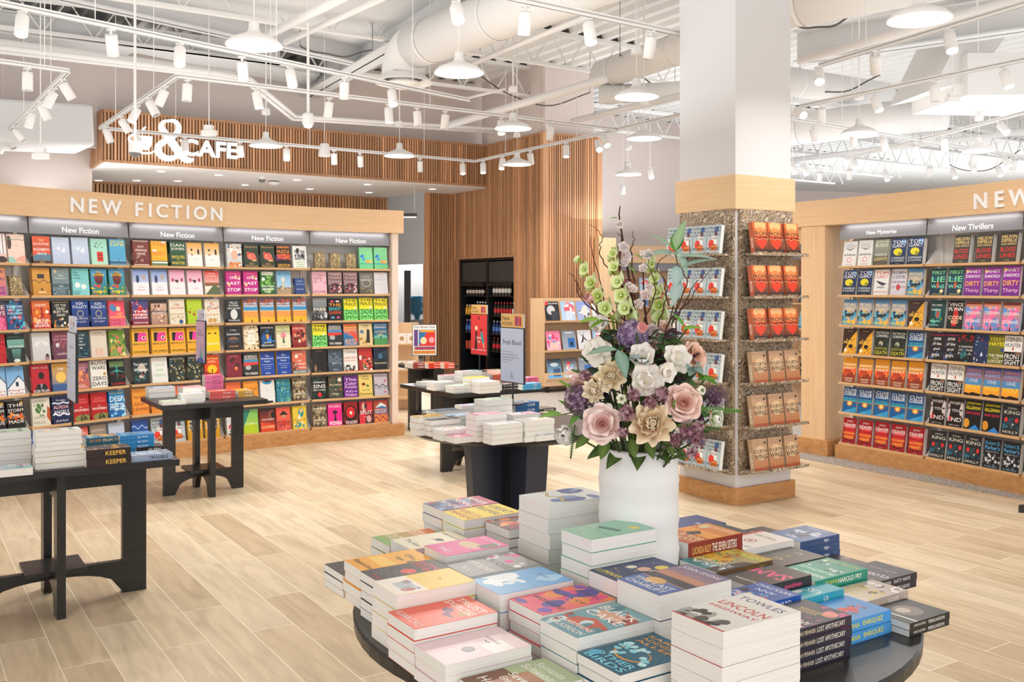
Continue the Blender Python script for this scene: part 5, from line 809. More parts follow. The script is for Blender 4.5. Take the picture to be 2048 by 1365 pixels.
for i, z in enumerate(MZ):
    for j, key in enumerate([['mg1', 'mg2', 'mg3', 'mg6'], ['mg4', 'mg5', 'mg6', 'mg2'], ['mg7', 'mg8', 'mg5', 'mg3']][i]):
        TT = TM @ Matrix.Translation((.17 + .3 * j, -.01 - .03 * i, z)) @ Matrix.Rotation(-.2, 4, 'X')
        book('magazine', key, TT, .26, .30, .012, False, False, '%s magazine, %s along the %s rack shelf' % (CV[key][0], ORD[j], ['top', 'middle', 'bottom'][i]), 'magazines in the oak rack')
# ---------------------------------------------------------------- far shelf with E sign, water cooler, gift shelf
fa = V((at(1198, 500, 15.9).x, 15.9, 0))
mb = MB(); mb.box((0, 0, 0), (.36, .12, 1.6 + 102 / F * 15.9)); tag(mb.obj('tall_oak_cabinet', 'oakv', T=frame(fa, E2)), 'plain oak cabinet end standing between slat return and distant shelf', 'cabinet')
fb = V((at(1243, 500, 17.2).x, 17.2, 0)); TX = frame(fb, E2 * .9 + V((.25, -.25, 0)))
root = empty('far_bookcase', TX, 'distant oak bookcase with a golden header behind the flowers', 'bookcase')
zt_, zb_ = 1.6 + 84 / F * 17.5, 1.6 + 50 / F * 17.5
mb = MB(); mb.box((0, 0, zb_), (3.0, .3, zt_)); hd = mb.obj('header', 'oak', root)
lettering('header_letter', 'E', V((.38, -.002, (zt_ + zb_) / 2)), V((1, 0, 0)), .14, .2, 'letter', hd, .02, .015); lettering('header_letter', 'A', V((.95, -.002, (zt_ + zb_) / 2)), V((1, 0, 0)), .14, .2, 'letter', hd, .02, .015)
mb = MB(); mb.box((0, .02, zb_ - .14), (3.0, .1, zb_)); mb.obj('category_sign', 'grayband', root); mb = MB(); mb.box((0, .3, 0), (3.0, .32, zb_)); mb.obj('back_panel', 'oak', root)
for i in range(6):
    z = zb_ - .5 - i * .28; mb = MB(); mb.box((0, 0, z - .02), (3, .3, z)); mb.obj('shelf', 'oakshelf', root)
    if z < .1: break
    for j in range(10):
        if i > 1: continue
        key = ['hot', 'mg2', 'bluewhite', 'gilt', 'mg5', 'coral', 'peach', 'limeg', 'paris', 'medea'][(i * 3 + j) % 10]
        book('hardcover_book', key, TX @ Matrix.Translation((.16 + .29 * j, .05, z)) @ Matrix.Rotation(-.15, 4, 'X'), .17, .235, .03, False, True, '%s book, %s on the %s shelf of the distant bookcase' % (CV[key][0], ORD[j], ORD[i]), 'books on the distant bookcase')
# second far shelf seen between column and right panel
fb = V((at(1592, 500, 13.2).x, 13.2, 0)); TX = frame(fb, -E1); root = empty('far_bookcase', TX, 'distant bookcase glimpsed between the column and the oak end panel', 'bookcase')
mb = MB(); mb.box((-.4, .3, 0), (1.2, .32, 2.445)); mb.obj('back_panel', 'oak', root); mb = MB(); mb.box((-.4, .0, 2.2), (1.2, .3, 2.445)); mb.obj('header', 'oak', root); mb = MB(); mb.box((-.4, .03, 2.0), (1.2, .1, 2.2)); mb.obj('category_sign', 'grayband', root)
for i in range(5):
    z = 1.75 - i * .35; mb = MB(); mb.box((-.4, 0, z - .02), (1.2, .3, z)); mb.obj('shelf', 'oakshelf', root)
    for j in range(5): book('hardcover_book', ['verycar', 'hot', 'alllight', 'setlife', 'gilt'][(i + j) % 5], TX @ Matrix.Translation((-.22 + .3 * j, .05, z)) @ Matrix.Rotation(-.15, 4, 'X'), .16, .24, .03, False, True, '%s book, %s on the %s shelf glimpsed behind the column' % (CV[['verycar', 'hot', 'alllight', 'setlife', 'gilt'][(i + j) % 5]][0], ORD[j], ORD[i]), 'books glimpsed behind the column')
# water cooler
wp = V((at(834, 600, 22.6).x, 22.6, 0)); zb_ = 1.6 - (629 - HZ) / F * 22.6; root = empty('water_cooler', wp, 'white water cooler with an upturned blue bottle in the staff doorway', 'cooler')
mb = MB((.75, .77, .78)); mb.box((-.17, -.17, 0), (.17, .17, zb_ - .12)); mb.obj('cabinet', 'matte', root)
mb = MB(); mb.smooth = True; mb.lathe([(.05, zb_ - .12), (.08, zb_ - .02), (.14, zb_), (.15, zb_ + .12), (.14, zb_ + .15), (.15, zb_ + .18), (.15, zb_ + .36), (.14, zb_ + .42), (.0, zb_ + .44)], 24); mb.obj('bottle', 'bottle', root)
# gift shelf between bookcase and slats
gp = V((at(788, 700, 12.6).x, 12.6, 0)); TG = frame(gp, V((1, .1, 0))); root = empty('gift_shelf', TG, 'small pale oak shelf unit holding boxed mugs behind the round table', 'shelf')
zt_ = 1.6 - (650 - HZ) / F * 12.6
mb = MB(); mb.box((0, .25, 0), (.32, .27, zt_ + .02)); mb.obj('back_panel', 'oakv', root)
GZ = [1.6 - (y - HZ) / F * 12.6 for y in (688, 740, 796)]
for z in GZ: mb = MB(); mb.box((0, -.03, z - .02), (.34, .25, z)); mb.obj('shelf', 'oakshelf', root)
for i, z in enumerate(GZ[:2]):
    for j in range(2):
        mb = MB('f0ece8'); mb.box((-.06, 0, 0), (.06, .06, .13 if i == 0 else .11)); b_ = mb.obj('gift_box', 'print', T=TG @ Matrix.Translation((.1 + .13 * j, .05, z)))
        d_ = MB('b89468'); d_.disc(.03, 0, 14); d_.obj('printed_emblem', 'print', b_, T=Matrix.Translation((0, -.001, .065)) @ Matrix.Rotation(math.pi / 2, 4, 'X'))
        tag(b_, 'white gift box with a gold emblem, %s on the %s gift shelf' % (['left', 'right'][j], ['upper', 'middle'][i]), 'box', 'boxed gifts')
# bar pendant in the cafe
p = at(829, 434, 16.5); root = empty('bar_pendant', p, 'short black linear pendant glowing over the café counter', 'pendant lamp')
mb = MB((.06, .06, .055)); mb.box((-.75, -.03, 0), (.04, .03, .06)); mb.obj('housing', 'matte', root); mb = MB((1, 1, 1)); mb.box((-.74, -.025, -.012), (.03, .025, 0)); mb.obj('diffuser', 'emitdown', root); mb = MB(); mb.tube([(0, 0, .06), (0, 0, SOF - p.z)], .004, 6); mb.obj('cord', 'white', root)
# lamp added out of view to brighten the staff room behind the doorway
mb = MB(); mb.lathe([(.12, 0), (.12, -.03), (0, -.035)], 20); o = mb.obj('added_staff_lamp', 'white', T=Matrix.Translation((-2.5, 23.2, 2.95))); tag(o, 'added white lamp, out of view, brightening the staff room above the water cooler', 'lamp')
mb = MB(); mb.tube([(0, 0, 0), (0, 0, CE - 2.95)], .008, 6); mb.obj('rod', 'white', o)
ld = bpy.data.lights.new('staff_room_fill', 'POINT'); ld.energy = 120; ld.shadow_soft_size = .15; lo = bpy.data.objects.new('staff_room_fill', ld); COL.objects.link(lo); lo.parent = o; lo.location = (0, 0, -.25)
# ---------------------------------------------------------------- tables
def leg_frame(a, z1, apron, legw, th, arch=True, railz=.17):
    """flat frame board: two legs, apron, and an arched bottom rail, lying in the local xz plane"""
    mb = MB(); t = th / 2
    for s in (-1, 1):
        x0, x1 = sorted((s * a, s * (a - legw))); mb.box((x0, -t, 0), (x1, t, z1))
    mb.box((-a + legw, -t, z1 - apron), (a - legw, t, z1))
    n = 12; pts = []
    for i in range(n + 1):
        x = -a + legw + (2 * a - 2 * legw) * i / n; u = x / (a - legw); pts.append((x, .01 + (railz - .055) * math.sqrt(max(0, 1 - abs(u) ** 2.6))))
    for i in range(n):
        (x0, z0), (x1_, z1_) = pts[i], pts[i + 1]; mb.prism([(x0, z0), (x1_, z1_), (x1_, railz), (x0, railz)], -t, t, 'y')
    return mb
def rect_table(name, c, zt, hu, hv, a, b, label, grp='square black display tables', th=.04, legw=.1):
    c = V((c[0], c[1], 0)); T = frame(c, E2); root = empty(name, T, label, 'table', grp)
    mb = MB(); mb.box((-hu, -hv, zt - .035), (hu, hv, zt)); mb.obj('tabletop', 'black', root, bevel=.003)
    leg_frame(a, zt - .035, .13, legw, th).obj('leg_frame', 'black', root)
    leg_frame(b, zt - .036, .13, legw * .9, th).obj('leg_frame', 'black', root, T=Matrix.Rotation(math.pi / 2, 4, 'Z'))
    mb = MB(); s = .14; mb.prism([(-s, -s), (s, -s), (s, s), (-s, s)], .172, .196); mb.obj('centre_plate', 'black', root, T=Matrix.Rotation(0, 4, 'Z'), bevel=.003)
    return root
ZT = .735
rect_table('display_table', (-2.333, 4.903), ZT, .54, .36, .45, .29, 'black rectangular display table cut by the left edge carrying the adventure paperbacks', legw=.12)
rect_table('display_table', (-2.427, 7.598), ZT, .40, .35, .31, .26, 'black square display table with pink romance spines in front of the fiction shelves', legw=.09)
rect_table('display_table', (-.364, 8.553), ZT, .45, .5, .3, .3, 'black square display table in the middle distance below the red poster')
rect_table('display_table', (-.98, 11.0), ZT, .27, .27, .22, .22, 'small black table under the framed book club poster', legw=.08)
def round_table(name, c, zt, R, label, style):
    c = V((c[0], c[1], 0)); root = empty(name, frame(c, E2), label, 'table', 'round black display tables')
    mb = MB(); n = 72; mb.lathe([(0, zt - .05), (R - .03, zt - .05), (R - .002, zt - .032), (R, zt - .006), (R - .005, zt)], n)
    mb.disc(R - .005, zt, n); mb.obj('tabletop', 'black', root)
    for k in range(2):
        mb = MB(); a0, a1 = (.30, .25); t = .045
        mb.prism([(-a1, 0), (a1, 0), (a0, zt - .05), (-a0, zt - .05)], -t, t, 'y'); mb.obj('base_panel', 'navy', root, T=Matrix.Rotation(k * math.pi / 2, 4, 'Z'), bevel=.003)
        mb = MB(); mb.box((-.07, -.1, .02), (.07, .1, zt - .06)); mb.obj('base_core', 'blackmetal', root) if k == 0 else None
    return root
MT = .79; MC = V((.306, 2.537, 0))
round_table('round_table', (MC.x, MC.y), MT, .715, 'large round black display table in front holding the flower vase and many book stacks', 0)
T5C = (-.03, 6.15)
round_table('round_table', T5C, ZT, .62, 'round black table with blue-black crossed panel base behind the front table', 1)
# apron board seen under the front edge of the main round table
# ---------------------------------------------------------------- book stacks
def stack(where, key, pos, ztop, zbase, L, W, ori, under=None, t=None, hard=False, desc=None, jit=.003, grp=None, under_key=None):
    """pos = plan (u, v) of the low corner in E2, E1 axes; ori 'a' cover head towards E2, 'b' head towards -E2"""
    n = max(1, round((ztop - zbase) / (t or .025))); th = (ztop - zbase) / n; r = random.Random(hash_(key + where))
    u, v = pos; c = E2 * (u + L / 2) + E1 * (v + W / 2)
    for i in range(n):
        k = key if (i == n - 1 or not under_key) else under_key
        xd, zd = (-E1, E2) if ori == 'a' else (E1, -E2)
        j = 0 if i == n - 1 else 1
        c2 = c + E2 * r.uniform(-jit, jit) * j + E1 * r.uniform(-jit, jit) * j
        rot = Matrix.Rotation(r.uniform(-.012, .012) * j, 4, 'Z'); xr, zr = rot @ xd, rot @ zd
        o = c2 - zr * (L / 2) + UP * (zbase + th * (i + 1) - .0006)
        T = Matrix(((xr.x, 0, zr.x, o.x), (xr.y, 0, zr.y, o.y), (0, -1, 0, o.z), (0, 0, 0, 1)))
        k_from_top = n - 1 - i
        d = desc or CV[key][0]
        lab = ('%s book topping its stack, %s' % (d, where)) if i == n - 1 else '%s book down in the %s stack, %s' % (ORD[min(k_from_top, 15)], d, where)
        if n == 1: lab = '%s book lying singly, %s' % (d, where)
        book('paperback_book', k, T, W, L, th - .0008, True, hard, lab, grp or 'books stacked on the ' + where)
def hash_(s):
    h = 7
    for ch in s: h = (h * 31 + ord(ch)) % 100003
    return h
cu, cv = MC.dot(E2), MC.dot(E1)
MAIN = [('severance', 'a', .86, -.717, -.305, .203, .132, .023), ('schweb', 'a', .83, -.688, -.442, .203, .13, .02), ('birds', 'a', .873, -.480, -.553, .203, .135, .021), ('cake', 'a', .901, -.478, -.415, .203, .130, .028),
 ('lincoln', 'a', .985, -.380, -.72, .205, .135, .0325), ('trust', 'a', .89, -.714, -.168, .203, .130, .025), ('carib', 'a', .905, -.467, -.278, .2, .130, .023), ('peachy', 'a', .92, -.690, -.035, .203, .126, .0325), ('sky', 'a', .915, -.486, -.139, .203, .132, .0415),
 ('irving', 'a', .955, -.274, -.431, .21, .14, .055), ('lumin', 'a', .943, -.262, -.289, .2, .118, .038), ('olive', 'a', .893, -.639, .249, .2, .13, .026), ('nightred', 'a', .85, -.637, .392, .195, .125, .02), ('redspot', 'a', .90, -.653, .116, .2, .128, .022),
 ('fosse', 'a', .90, -.450, .055, .205, .135, .0275), ('nude', 'a', .915, -.435, .2, .19, .12, .031), ('creamb', 'a', .89, -.442, .385, .19, .125, .033), ('orangeg', 'a', .87, -.443, .518, .19, .12, .027), ('quest', 'a', .93, -.233, .588, .2, .125, .028),
 ('makkai', 'a', .93, -.238, .45, .2, .13, .028), ('multi', 'a', .92, -.17, .318, .2, .125, .026), ('lake', 'a', 1.03, -.173, .115, .21, .145, .04), ('mintg', 'a', 1.01, -.25, -.165, .2, .12, .0315),
 ('seven', 'b', .93, .13, -.088, .2, .135, .0467), ('loyal', 'b', .893, .098, -.222, .203, .132, .0343), ('dear', 'b', .89, -.06, -.45, .203, .118, .025), ('apoth', 'b', .881, -.053, -.586, .2, .13, .0227), ('mariana', 'b', .844, .152, -.542, .195, .125, .027),
 ('austen', 'b', .824, .35, -.59, .155, .12, .017), ('fry', 'b', .868, .31, -.352, .203, .125, .026), ('sam', 'b', .885, .101, -.348, .2, .12, .0317), ('build', 'b', .87, .31, -.222, .2, .12, .027), ('cloist', 'b', .83, .52, -.362, .19, .13, .02),
 ('goldf', 'b', .84, .352, -.466, .17, .108, .025), ('teal', 'b', .86, .148, -.412, .195, .06, .0233), ('whitered', 'b', .885, .33, -.095, .2, .125, .032), ('flight', 'b', .876, .55, -.1, .17, .125, .0215), ('navyb', 'b', .862, .379, .220, .2, .13, .024),
 ('violet', 'b', .876, .34, .04, .18, .15, .029), ('tealdark', 'b', .821, .53, -.228, .17, .12, .0155), ('graybw', 'b', .847, .53, .04, .16, .13, .019)]
for key, ori, zt, u, v, L, W, t in MAIN:
    stack('front round table', key, (cu + u, cv + v), zt, MT, L, W, ori, t=t)
def px_stack(where, key, typ, px, py, n, t, ori, L=.203, W=.132, zb=ZT, hard=False, desc=None):
    z = zb + n * t; p = atz(px, py, z); u, v = p.dot(E2), p.dot(E1)
    if 'E' in typ: u -= L
    if 'W' in typ: v -= W
    stack(where, key, (u, v), z, zb, L, W, ori, t=t, hard=hard, desc=desc)
w2, w3, w4, w5, w6 = 'left edge table', 'pink romance table', 'middle distance table', 'panel base round table', 'book club table'
for a in [(w2, 'pg3', 'E', 62, 862, 5, .034, 'a', .21, .14), (w2, 'pg2', 'N', 72, 866, 4, .023, 'a', .2, .12, ZT + .09), (w2, 'pg6', 'E', 62, 897, 3, .025, 'a', .21, .12), (w2, 'pg1', 'E', 66, 935, 1, .035, 'a', .24, .14),
          (w2, 'pg7', 'N', 70, 904, 3, .030, 'a', .22, .115), (w2, 'keeper', 'N', 172, 902, 2, .042, 'b', .205, .135), (w2, 'escape', 'N', 172, 878, 3, .03, 'b', .19, .13), (w2, 'spy', 'N', 240, 873, 4, .024, 'b', .17, .13),
          (w2, 'silver', 'N', 262, 913, 1, .032, 'b', .2, .13), (w2, 'nightred', 'E', 328, 892, 1, .03, 'b', .14, .12),
          (w3, 'pg5', 'N', 298, 777, 2, .04, 'a', .2, .13), (w3, 'pg3', 'N', 325, 804, 1, .03, 'a', .17, .12), (w3, 'pg4', 'N', 366, 777, 3, .035, 'a', .17, .17), (w3, 'pg2', 'N', 362, 789, 2, .035, 'a', .17, .1), (w3, 'pinkrom', 'N', 410, 752, 5, .028, 'b', .15, .12), (w3, 'redrom', 'N', 420, 784, 2, .03, 'b', .2, .13), (w3, 'pg7', 'N', 476, 783, 2, .025, 'b', .13, .2),
          (w5, 'pg7', 'N', 837, 836, 3, .036, 'a', .17, .11), (w5, 'pg6', 'N', 861, 842, 3, .032, 'a', .2, .12), (w5, 'pg2', 'N', 884, 862, 2, .03, 'a', .2, .11), (w5, 'pg4', 'N', 910, 876, 1, .035, 'a', .2, .14),
          (w5, 'endswith', 'N', 953, 832, 5, .03, 'a', .2, .12), (w5, 'stars', 'N', 985, 851, 4, .028, 'a', .2, .10), (w5, 'pg3', 'N', 970, 802, 5, .036, 'a', .2, .13), (w5, 'cussler', 'N', 1031, 807, 3, .035, 'b', .19, .12), (w5, 'ruth', 'N', 1051, 843, 4, .03, 'a', .2, .11),
          (w5, 'paris', 'N', 1073, 872, 1, .035, 'a', .16, .12), (w5, 'slate', 'N', 871, 824, 2, .03, 'a', .2, .13), (w5, 'pg5', 'N', 905, 833, 2, .032, 'a', .18, .12), (w5, 'pg1', 'N', 925, 813, 2, .025, 'a', .18, .11), (w5, 'pinkwhite', 'N', 1026, 831, 3, .03, 'a', .2, .11), (w5, 'darkflor', 'E', 1112, 816, 1, .02, 'b', .18, .13),
          (w4, 'pg2', 'N', 868, 766, 2, .035, 'a', .2, .14), (w4, 'pg1', 'N', 924, 744, 5, .03, 'a', .2, .13), (w4, 'yelface', 'N', 938, 757, 4, .03, 'a', .2, .11), (w4, 'pg3', 'N', 906, 773, 2, .03, 'a', .2, .13), (w4, 'stars', 'N', 959, 765, 3, .032, 'a', .2, .14), (w4, 'pg4', 'N', 888, 752, 3, .03, 'a', .2, .12),
          (w4, 'austen', 'N', 1004, 770, 2, .025, 'b', .2, .13), (w4, 'bluestar', 'N', 1046, 769, 2, .026, 'b', .19, .13), (w4, 'pinkrom', 'N', 1040, 757, 2, .03, 'b', .2, .12), (w4, 'redwhite', 'N', 975, 742, 3, .03, 'b', .2, .13), (w4, 'crawd', 'N', 985, 750, 2, .03, 'b', .2, .12), (w4, 'pg3', 'W', 832, 763, 1, .035, 'a', .17, .13),
          (w6, 'rust', 'N', 826, 727, 2, .03, 'b', .15, .2), (w6, 'eve', 'N', 857, 727, 2, .03, 'b', .15, .2), (w6, 'coral', 'N', 888, 727, 2, .03, 'b', .13, .2)]:
    px_stack(*a)
# ---------------------------------------------------------------- poster stands on the tables
def sign_stand(c, x, w_, h_, zbot, zbase, label, draw, topper=None, th=.012, T=None, name='poster_stand'):
    x = V(x).normalized(); T = frame(c, x); root = empty(name, T, label, 'sign')
    mb = MB((.02, .02, .02)); mb.box((-w_ / 2, 0, zbot), (w_ / 2, th, zbot + h_)); mb.obj('frame', 'blackmetal', root)
    mb = MB(); mb.add([(-w_ / 2 + .006, -.001, zbot + .006), (w_ / 2 - .006, -.001, zbot + .006), (w_ / 2 - .006, -.001, zbot + h_ - .006), (-w_ / 2 + .006, -.001, zbot + h_ - .006)], [(0, 1, 2, 3)], 'fff')
    art(mb, draw, V((-w_ / 2 + .006, -.0014, zbot + .006)), V((1, 0, 0)), V((0, 0, 1)), w_ - .012, h_ - .012); mb.obj('poster', 'print', root)
    mb = MB(); mb.tube([(0, th / 2, zbase), (0, th / 2, zbot)], .006, 8); mb.obj('pole', 'blackmetal', root); mb = MB(); mb.lathe([(0, zbase + .008), (.07, zbase + .008), (.07, zbase)], 20, T=Matrix.Translation((0, th / 2, 0))); mb.obj('foot', 'blackmetal', root)
    if topper:
        tw, t_h = topper[1], topper[2]; mb = MB(); mb.box((-tw / 2, .001, zbot + h_), (tw / 2, th - .002, zbot + h_ + t_h), 'e0b46c' if topper[0] == 'newrel' else 'c4cce0')
        art(mb, topper[0], V((-tw / 2, .0005, zbot + h_)), V((1, 0, 0)), V((0, 0, 1)), tw, t_h); mb.obj('topper_card', 'print', root)
    return root
covers('''
fresh=blue white|c4cee4 c0cae0|T .74 .09 2c3450 Fresh Blood|L .56 .032 6c7490 Death comes in many guises|L .51 .032 6c7490 that we entered horror and|L .46 .032 6c7490 because out we it's cases. Check|L .41 .032 6c7490 the slate of regular titles on|L .36 .032 6c7490 best experience|T .12 .12 8c98bc &
redpost=red|e03c44 dc3840|T .92 .1 2c1c2c &|E .34 .66 .09 .06 f4d8a0|P 1c1418 .24,.12 .3,.6 .4,.56 .38,.12|E .66 .62 .05 .03 2c1c1c|P 2ca0a0 .58,.56 .72,.56 .84,.3 .7,.3|P e8c0a0 .72,.3 .8,.3 .86,.16 .8,.16|T .42 .09 f4e8e0 Jersey|T .32 .09 f4e8e0 Boy|F .12 .03 f8e8e4 ELIN HILDERBRAND
clubp=book club poster|f0f0ee f0f0ee|F .93 .07 2c2c34 Our Book Club|R .06 .3 .22 .84 4c2c7c|R .08 .32 .2 .82 6c3c94|R .26 .3 .96 .84 2c74b4|P e0342c .26,.3 .96,.3 .96,.78 .6,.76|R .3 .76 .92 .83 f0a82c|E .46 .48 .14 .12 f0e0b0|E .8 .5 .12 .1 f0a8b4|R .1 .18 .95 .28 7c2c6c|F .22 .08 e85c3c MATERIAL|R .04 .05 .96 .15 f0a82c|F .1 .08 d8482c DOLLY ALDERTON
newrel=tan|e4ba74 e0b46c|T .66 .34 2c2010 New|T .3 .26 2c2010 RELEASES
bookrow=tan|e4ba74 e0b46c|L .68 .36 2c2010  New|L .28 .24 2c2010  RELEASES|R .62 .14 .68 .86 c82c44|R .69 .14 .75 .8 6c2c6c|R .76 .14 .82 .9 e0506c|R .83 .14 .9 .78 b01c3c
lilacp=pale lilac|d0d8ec c8d0e4|T .8 .05 6878a0 Must Reads|L .6 .03 7884a8 for young readers who|L .54 .03 7884a8 love a page turning|L .48 .03 7884a8 adventure
toprow=white|e4e8f0 d8dce8|T .6 .3 c07484 Teen|T .25 .2 7c8cb0 Reads|E .85 .5 .06 .2 2c2c3c
rompost=lilac|d8b8d4 d0b0d0|T .78 .06 7c3c64 When we|T .69 .09 6c2c5c Rom-Com|P 4cb4bc .3,.05 .45,.4 .4,.1|P 2c94a4 .5,.05 .6,.52 .66,.1|P 6cc8c8 .66,.1 .8,.45 .8,.1|P 2c5cac 0,0 1,0 .7,.14 .3,.1|N 3 10 .04 .1 .3 .9 .6 e0506c f0a0b4
''')
def foot_at(px, py, zb): return atz(px, py, zb)
c = V((at(1024, 793, 6.35).x, 6.35, 0)); sign_stand(c, -E1, .285, .365, 1.6 - (771 - HZ) / F * 6.35 + .015, ZT + .1, 'tall poster stand reading Fresh Blood with a New Releases card on top', 'fresh', ('bookrow', .27, .09))
c = V((at(958, 750, 8.9).x, 8.9, 0)); sign_stand(c, -E1, .30, .38, 1.6 - (713 - HZ) / F * 8.9 + .01, ZT + .1, 'red poster stand with two dancing figures in front of the drinks fridge', 'redpost', ('bookrow', .28, .085))
c = V((at(849, 750, 11.2).x, 11.2, 0)); sign_stand(c, V((1, .12, 0)), .285, .365, 1.6 - (712 - HZ) / F * 11.2, ZT, 'framed poster reading Our Book Club on the small far table', 'clubp')
c = V((at(143, 860, 5.1).x, 5.1, 0)); sign_stand(c, -E1, .285, .365, 1.6 - (803 - HZ) / F * 5.1, ZT, 'pale narrow poster stand seen almost edge on over the left table', 'lilacp', ('toprow', .2, .085))
c = V((at(401, 760, 7.55).x, 7.55, 0)); sign_stand(c, -E1, .26, .335, 1.6 - (727 - HZ) / F * 7.55, ZT, 'lilac romance poster stand seen at an angle over the pink spines', 'rompost', ('toprow', .2, .085))
# black corner of another table at the right edge
mb = MB(); mb.prism([(0, 0), (.3, -.12), (.3, .12), (.03, .05)], 0, .045); tag(mb.obj('low_black_base', 'black', T=Matrix.Translation(atz(2037, 1026, 0))), 'black rounded base corner peeking in at the right edge', 'base')
# ---------------------------------------------------------------- roof deck and steel
mb = MB(); fl = V((-16, 8, 0))
# fluted deck running along E1, as one corrugated sheet
org = E1 * -4 + E2 * -26; n = 270; pitch = .3; vs = []; fs = []
prof = [(0, 0), (.11, 0), (.15, .075), (.26, .075), (.30, 0)]
for i in range(n):
    for (dx, dz) in prof[:4]:
        for e in (0, 1):
            p = org + E2 * (i * pitch + dx) + E1 * (e * 60); vs.append(V((p.x, p.y, CE + dz)))
k = len(vs) // 2
for i in range(k - 1): fs.append((2 * i, 2 * i + 1, 2 * i + 3, 2 * i + 2))
mb.add(vs, fs); mb.add([p + V((0, 0, .1)) for p in (vs[0], vs[1], vs[-1], vs[-2])], [(0, 1, 2, 3)])
struct(mb.obj('ceiling', 'ceil'), 'white fluted roof deck')
def beam(a, b, z0, z1, w_, name, label, m='ceil', flange=.02, cat='beam', grp=None):
    a = V((a[0], a[1], 0)); b = V((b[0], b[1], 0)); T = frame(a, b - a); L = (b - a).length; mb = MB()
    mb.box((0, -w_ / 2, z0), (L, w_ / 2, z0 + flange)); mb.box((0, -w_ / 2, z1 - flange), (L, w_ / 2, z1)); mb.box((0, -.012, z0), (L, .012, z1))
    return tag(mb.obj(name, m, T=T), label, cat, grp)
def joist(a, b, z0, z1, name, label, step=.6, grp='white bar joists'):
    a = V((a[0], a[1], 0)); b = V((b[0], b[1], 0)); T = frame(a, b - a); L = (b - a).length; root = empty(name, T, label, 'joist', grp)
    mb = MB(); mb.box((0, -.06, z1 - .05), (L, .06, z1)); mb.obj('top_chord', 'ceil', root); mb = MB(); mb.box((0, -.045, z0), (L, .045, z0 + .04)); mb.obj('bottom_chord', 'ceil', root)
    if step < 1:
        mb = MB('1c1a18'); u0 = (a - org).dot(E2); k = int(u0 / .3) + 1  # dark plates paint the shade inside the open deck flutes
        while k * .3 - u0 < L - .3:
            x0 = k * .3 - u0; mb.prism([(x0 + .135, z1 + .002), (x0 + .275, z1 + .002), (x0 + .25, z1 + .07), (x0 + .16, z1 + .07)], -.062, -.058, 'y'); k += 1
        mb.obj('flute_gap_shade', 'dark', root)
    mb = MB(); i = 0; x = 0
    while x < L: mb.tube([(x, 0, z0 + .02), (x + step / 2, 0, z1 - .03), (x + step, 0, z0 + .02)], .014, 6); x += step
    mb.obj('diagonal_webs', 'ceil', root)
    return root
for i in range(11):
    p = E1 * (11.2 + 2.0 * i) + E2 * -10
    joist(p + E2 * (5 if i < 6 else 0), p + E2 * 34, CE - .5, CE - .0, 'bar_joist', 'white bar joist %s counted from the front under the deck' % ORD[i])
# smooth bulkheads and big steel beams
def boxz(name, pts_px, z, h_, label, m='ceil', cat='bulkhead'):
    ps = [atz(px, py, z) for px, py in pts_px]; ar = sum(ps[i].x * ps[(i + 1) % len(ps)].y - ps[(i + 1) % len(ps)].x * ps[i].y for i in range(len(ps)))
    if ar < 0: ps = ps[::-1]
    mb = MB(); mb.prism([(p.x, p.y) for p in ps], z, z + h_); return tag(mb.obj(name, m), label, cat)
CG = 'ceil'
M['ceilcool'] = mat('cool_white_ceiling', (.68, .68, .68), .8)
boxz('ceiling_cloud', [(-60, -40), (330, -60), (1010, 20), (740, 128), (270, 28), (-60, -10)], 4.95, .1, 'smooth pale ceiling panel at the upper left', 'ceilcool', 'ceiling panel')
boxz('ceiling_cloud', [(-60, 38), (215, 70), (300, 92), (160, 150), (-60, 112)], 4.9, .1, 'smooth ceiling panel left of the angled track', 'ceilcool', 'ceiling panel')
boxz('ceiling_cloud', [(250, 80), (640, 150), (620, 175), (230, 98)], 4.85, .1, 'narrow smooth ceiling panel over the café wall', 'ceilcool', 'ceiling panel')
def lbeam(p0, p1, z, w_, d, label): beam(atz(*p0, z), atz(*p1, z), z, z + d, w_, 'steel_beam', label, m='ceilcool', grp='white steel beams')
lbeam((600, 205), (1010, -30), 4.68, .32, .5, 'deep white steel beam rising to the right above the middle of the room')
lbeam((120, 0), (735, 135), 4.7, .2, .3, 'white steel beam crossing the upper left')
lbeam((0, 62), (560, 130), 4.75, .16, .25, 'slimmer white steel beam above the café sign')
lbeam((1595, 128), (2070, 60), 4.5, .3, .4, 'white steel beam at the upper right')
# round ducts
def duct(p0, p1, z, r, label, elbow=None, band=True):
    a, b = atz(*p0, z), atz(*p1, z); root = MB(); root.smooth = True; root.tube([a, b], r, 28); o = root.obj('round_duct', 'ceil'); tag(o, label, 'duct')
    if elbow:
        mb = MB(); mb.smooth = True; d = (a - b).normalized(); pts = []
        for i in range(9):
            t = i / 8 * math.pi / 2; pts.append(a + d * (r * 1.1 * math.sin(t)) - UP * (r * 1.1 * (1 - math.cos(t))))
        pts.append(pts[-1] - UP * elbow); mb.tube(pts, r, 28); mb.obj('elbow', 'ceil', o)
        e = pts[-1]; mb = MB(); mb.lathe([(r, 0), (r * 1.3, -.07), (r * 1.34, -.09), (r * 1.1, -.08), (r * .9, -.04)], 32, T=Matrix.Translation(e)); mb.lathe([(0, -.08), (r * .75, -.08), (r * .8, -.1), (r * .4, -.15), (0, -.15)], 32, T=Matrix.Translation(e)); mb.obj('diffuser', 'white', o)
    L = (b - a).length; d = (b - a).normalized()
    for k in range(int(L / 1.2)): mb = MB(); mb.tube([a + d * (k * 1.2 + .3), a + d * (k * 1.2 + .34)], r * 1.015, 28, caps=False); mb.obj('joint_band', 'ceil', o)
    return o
duct((832, 92), (1330, -95), 4.35, .25, 'large white round duct rising to the right with a round ceiling diffuser', elbow=.01)
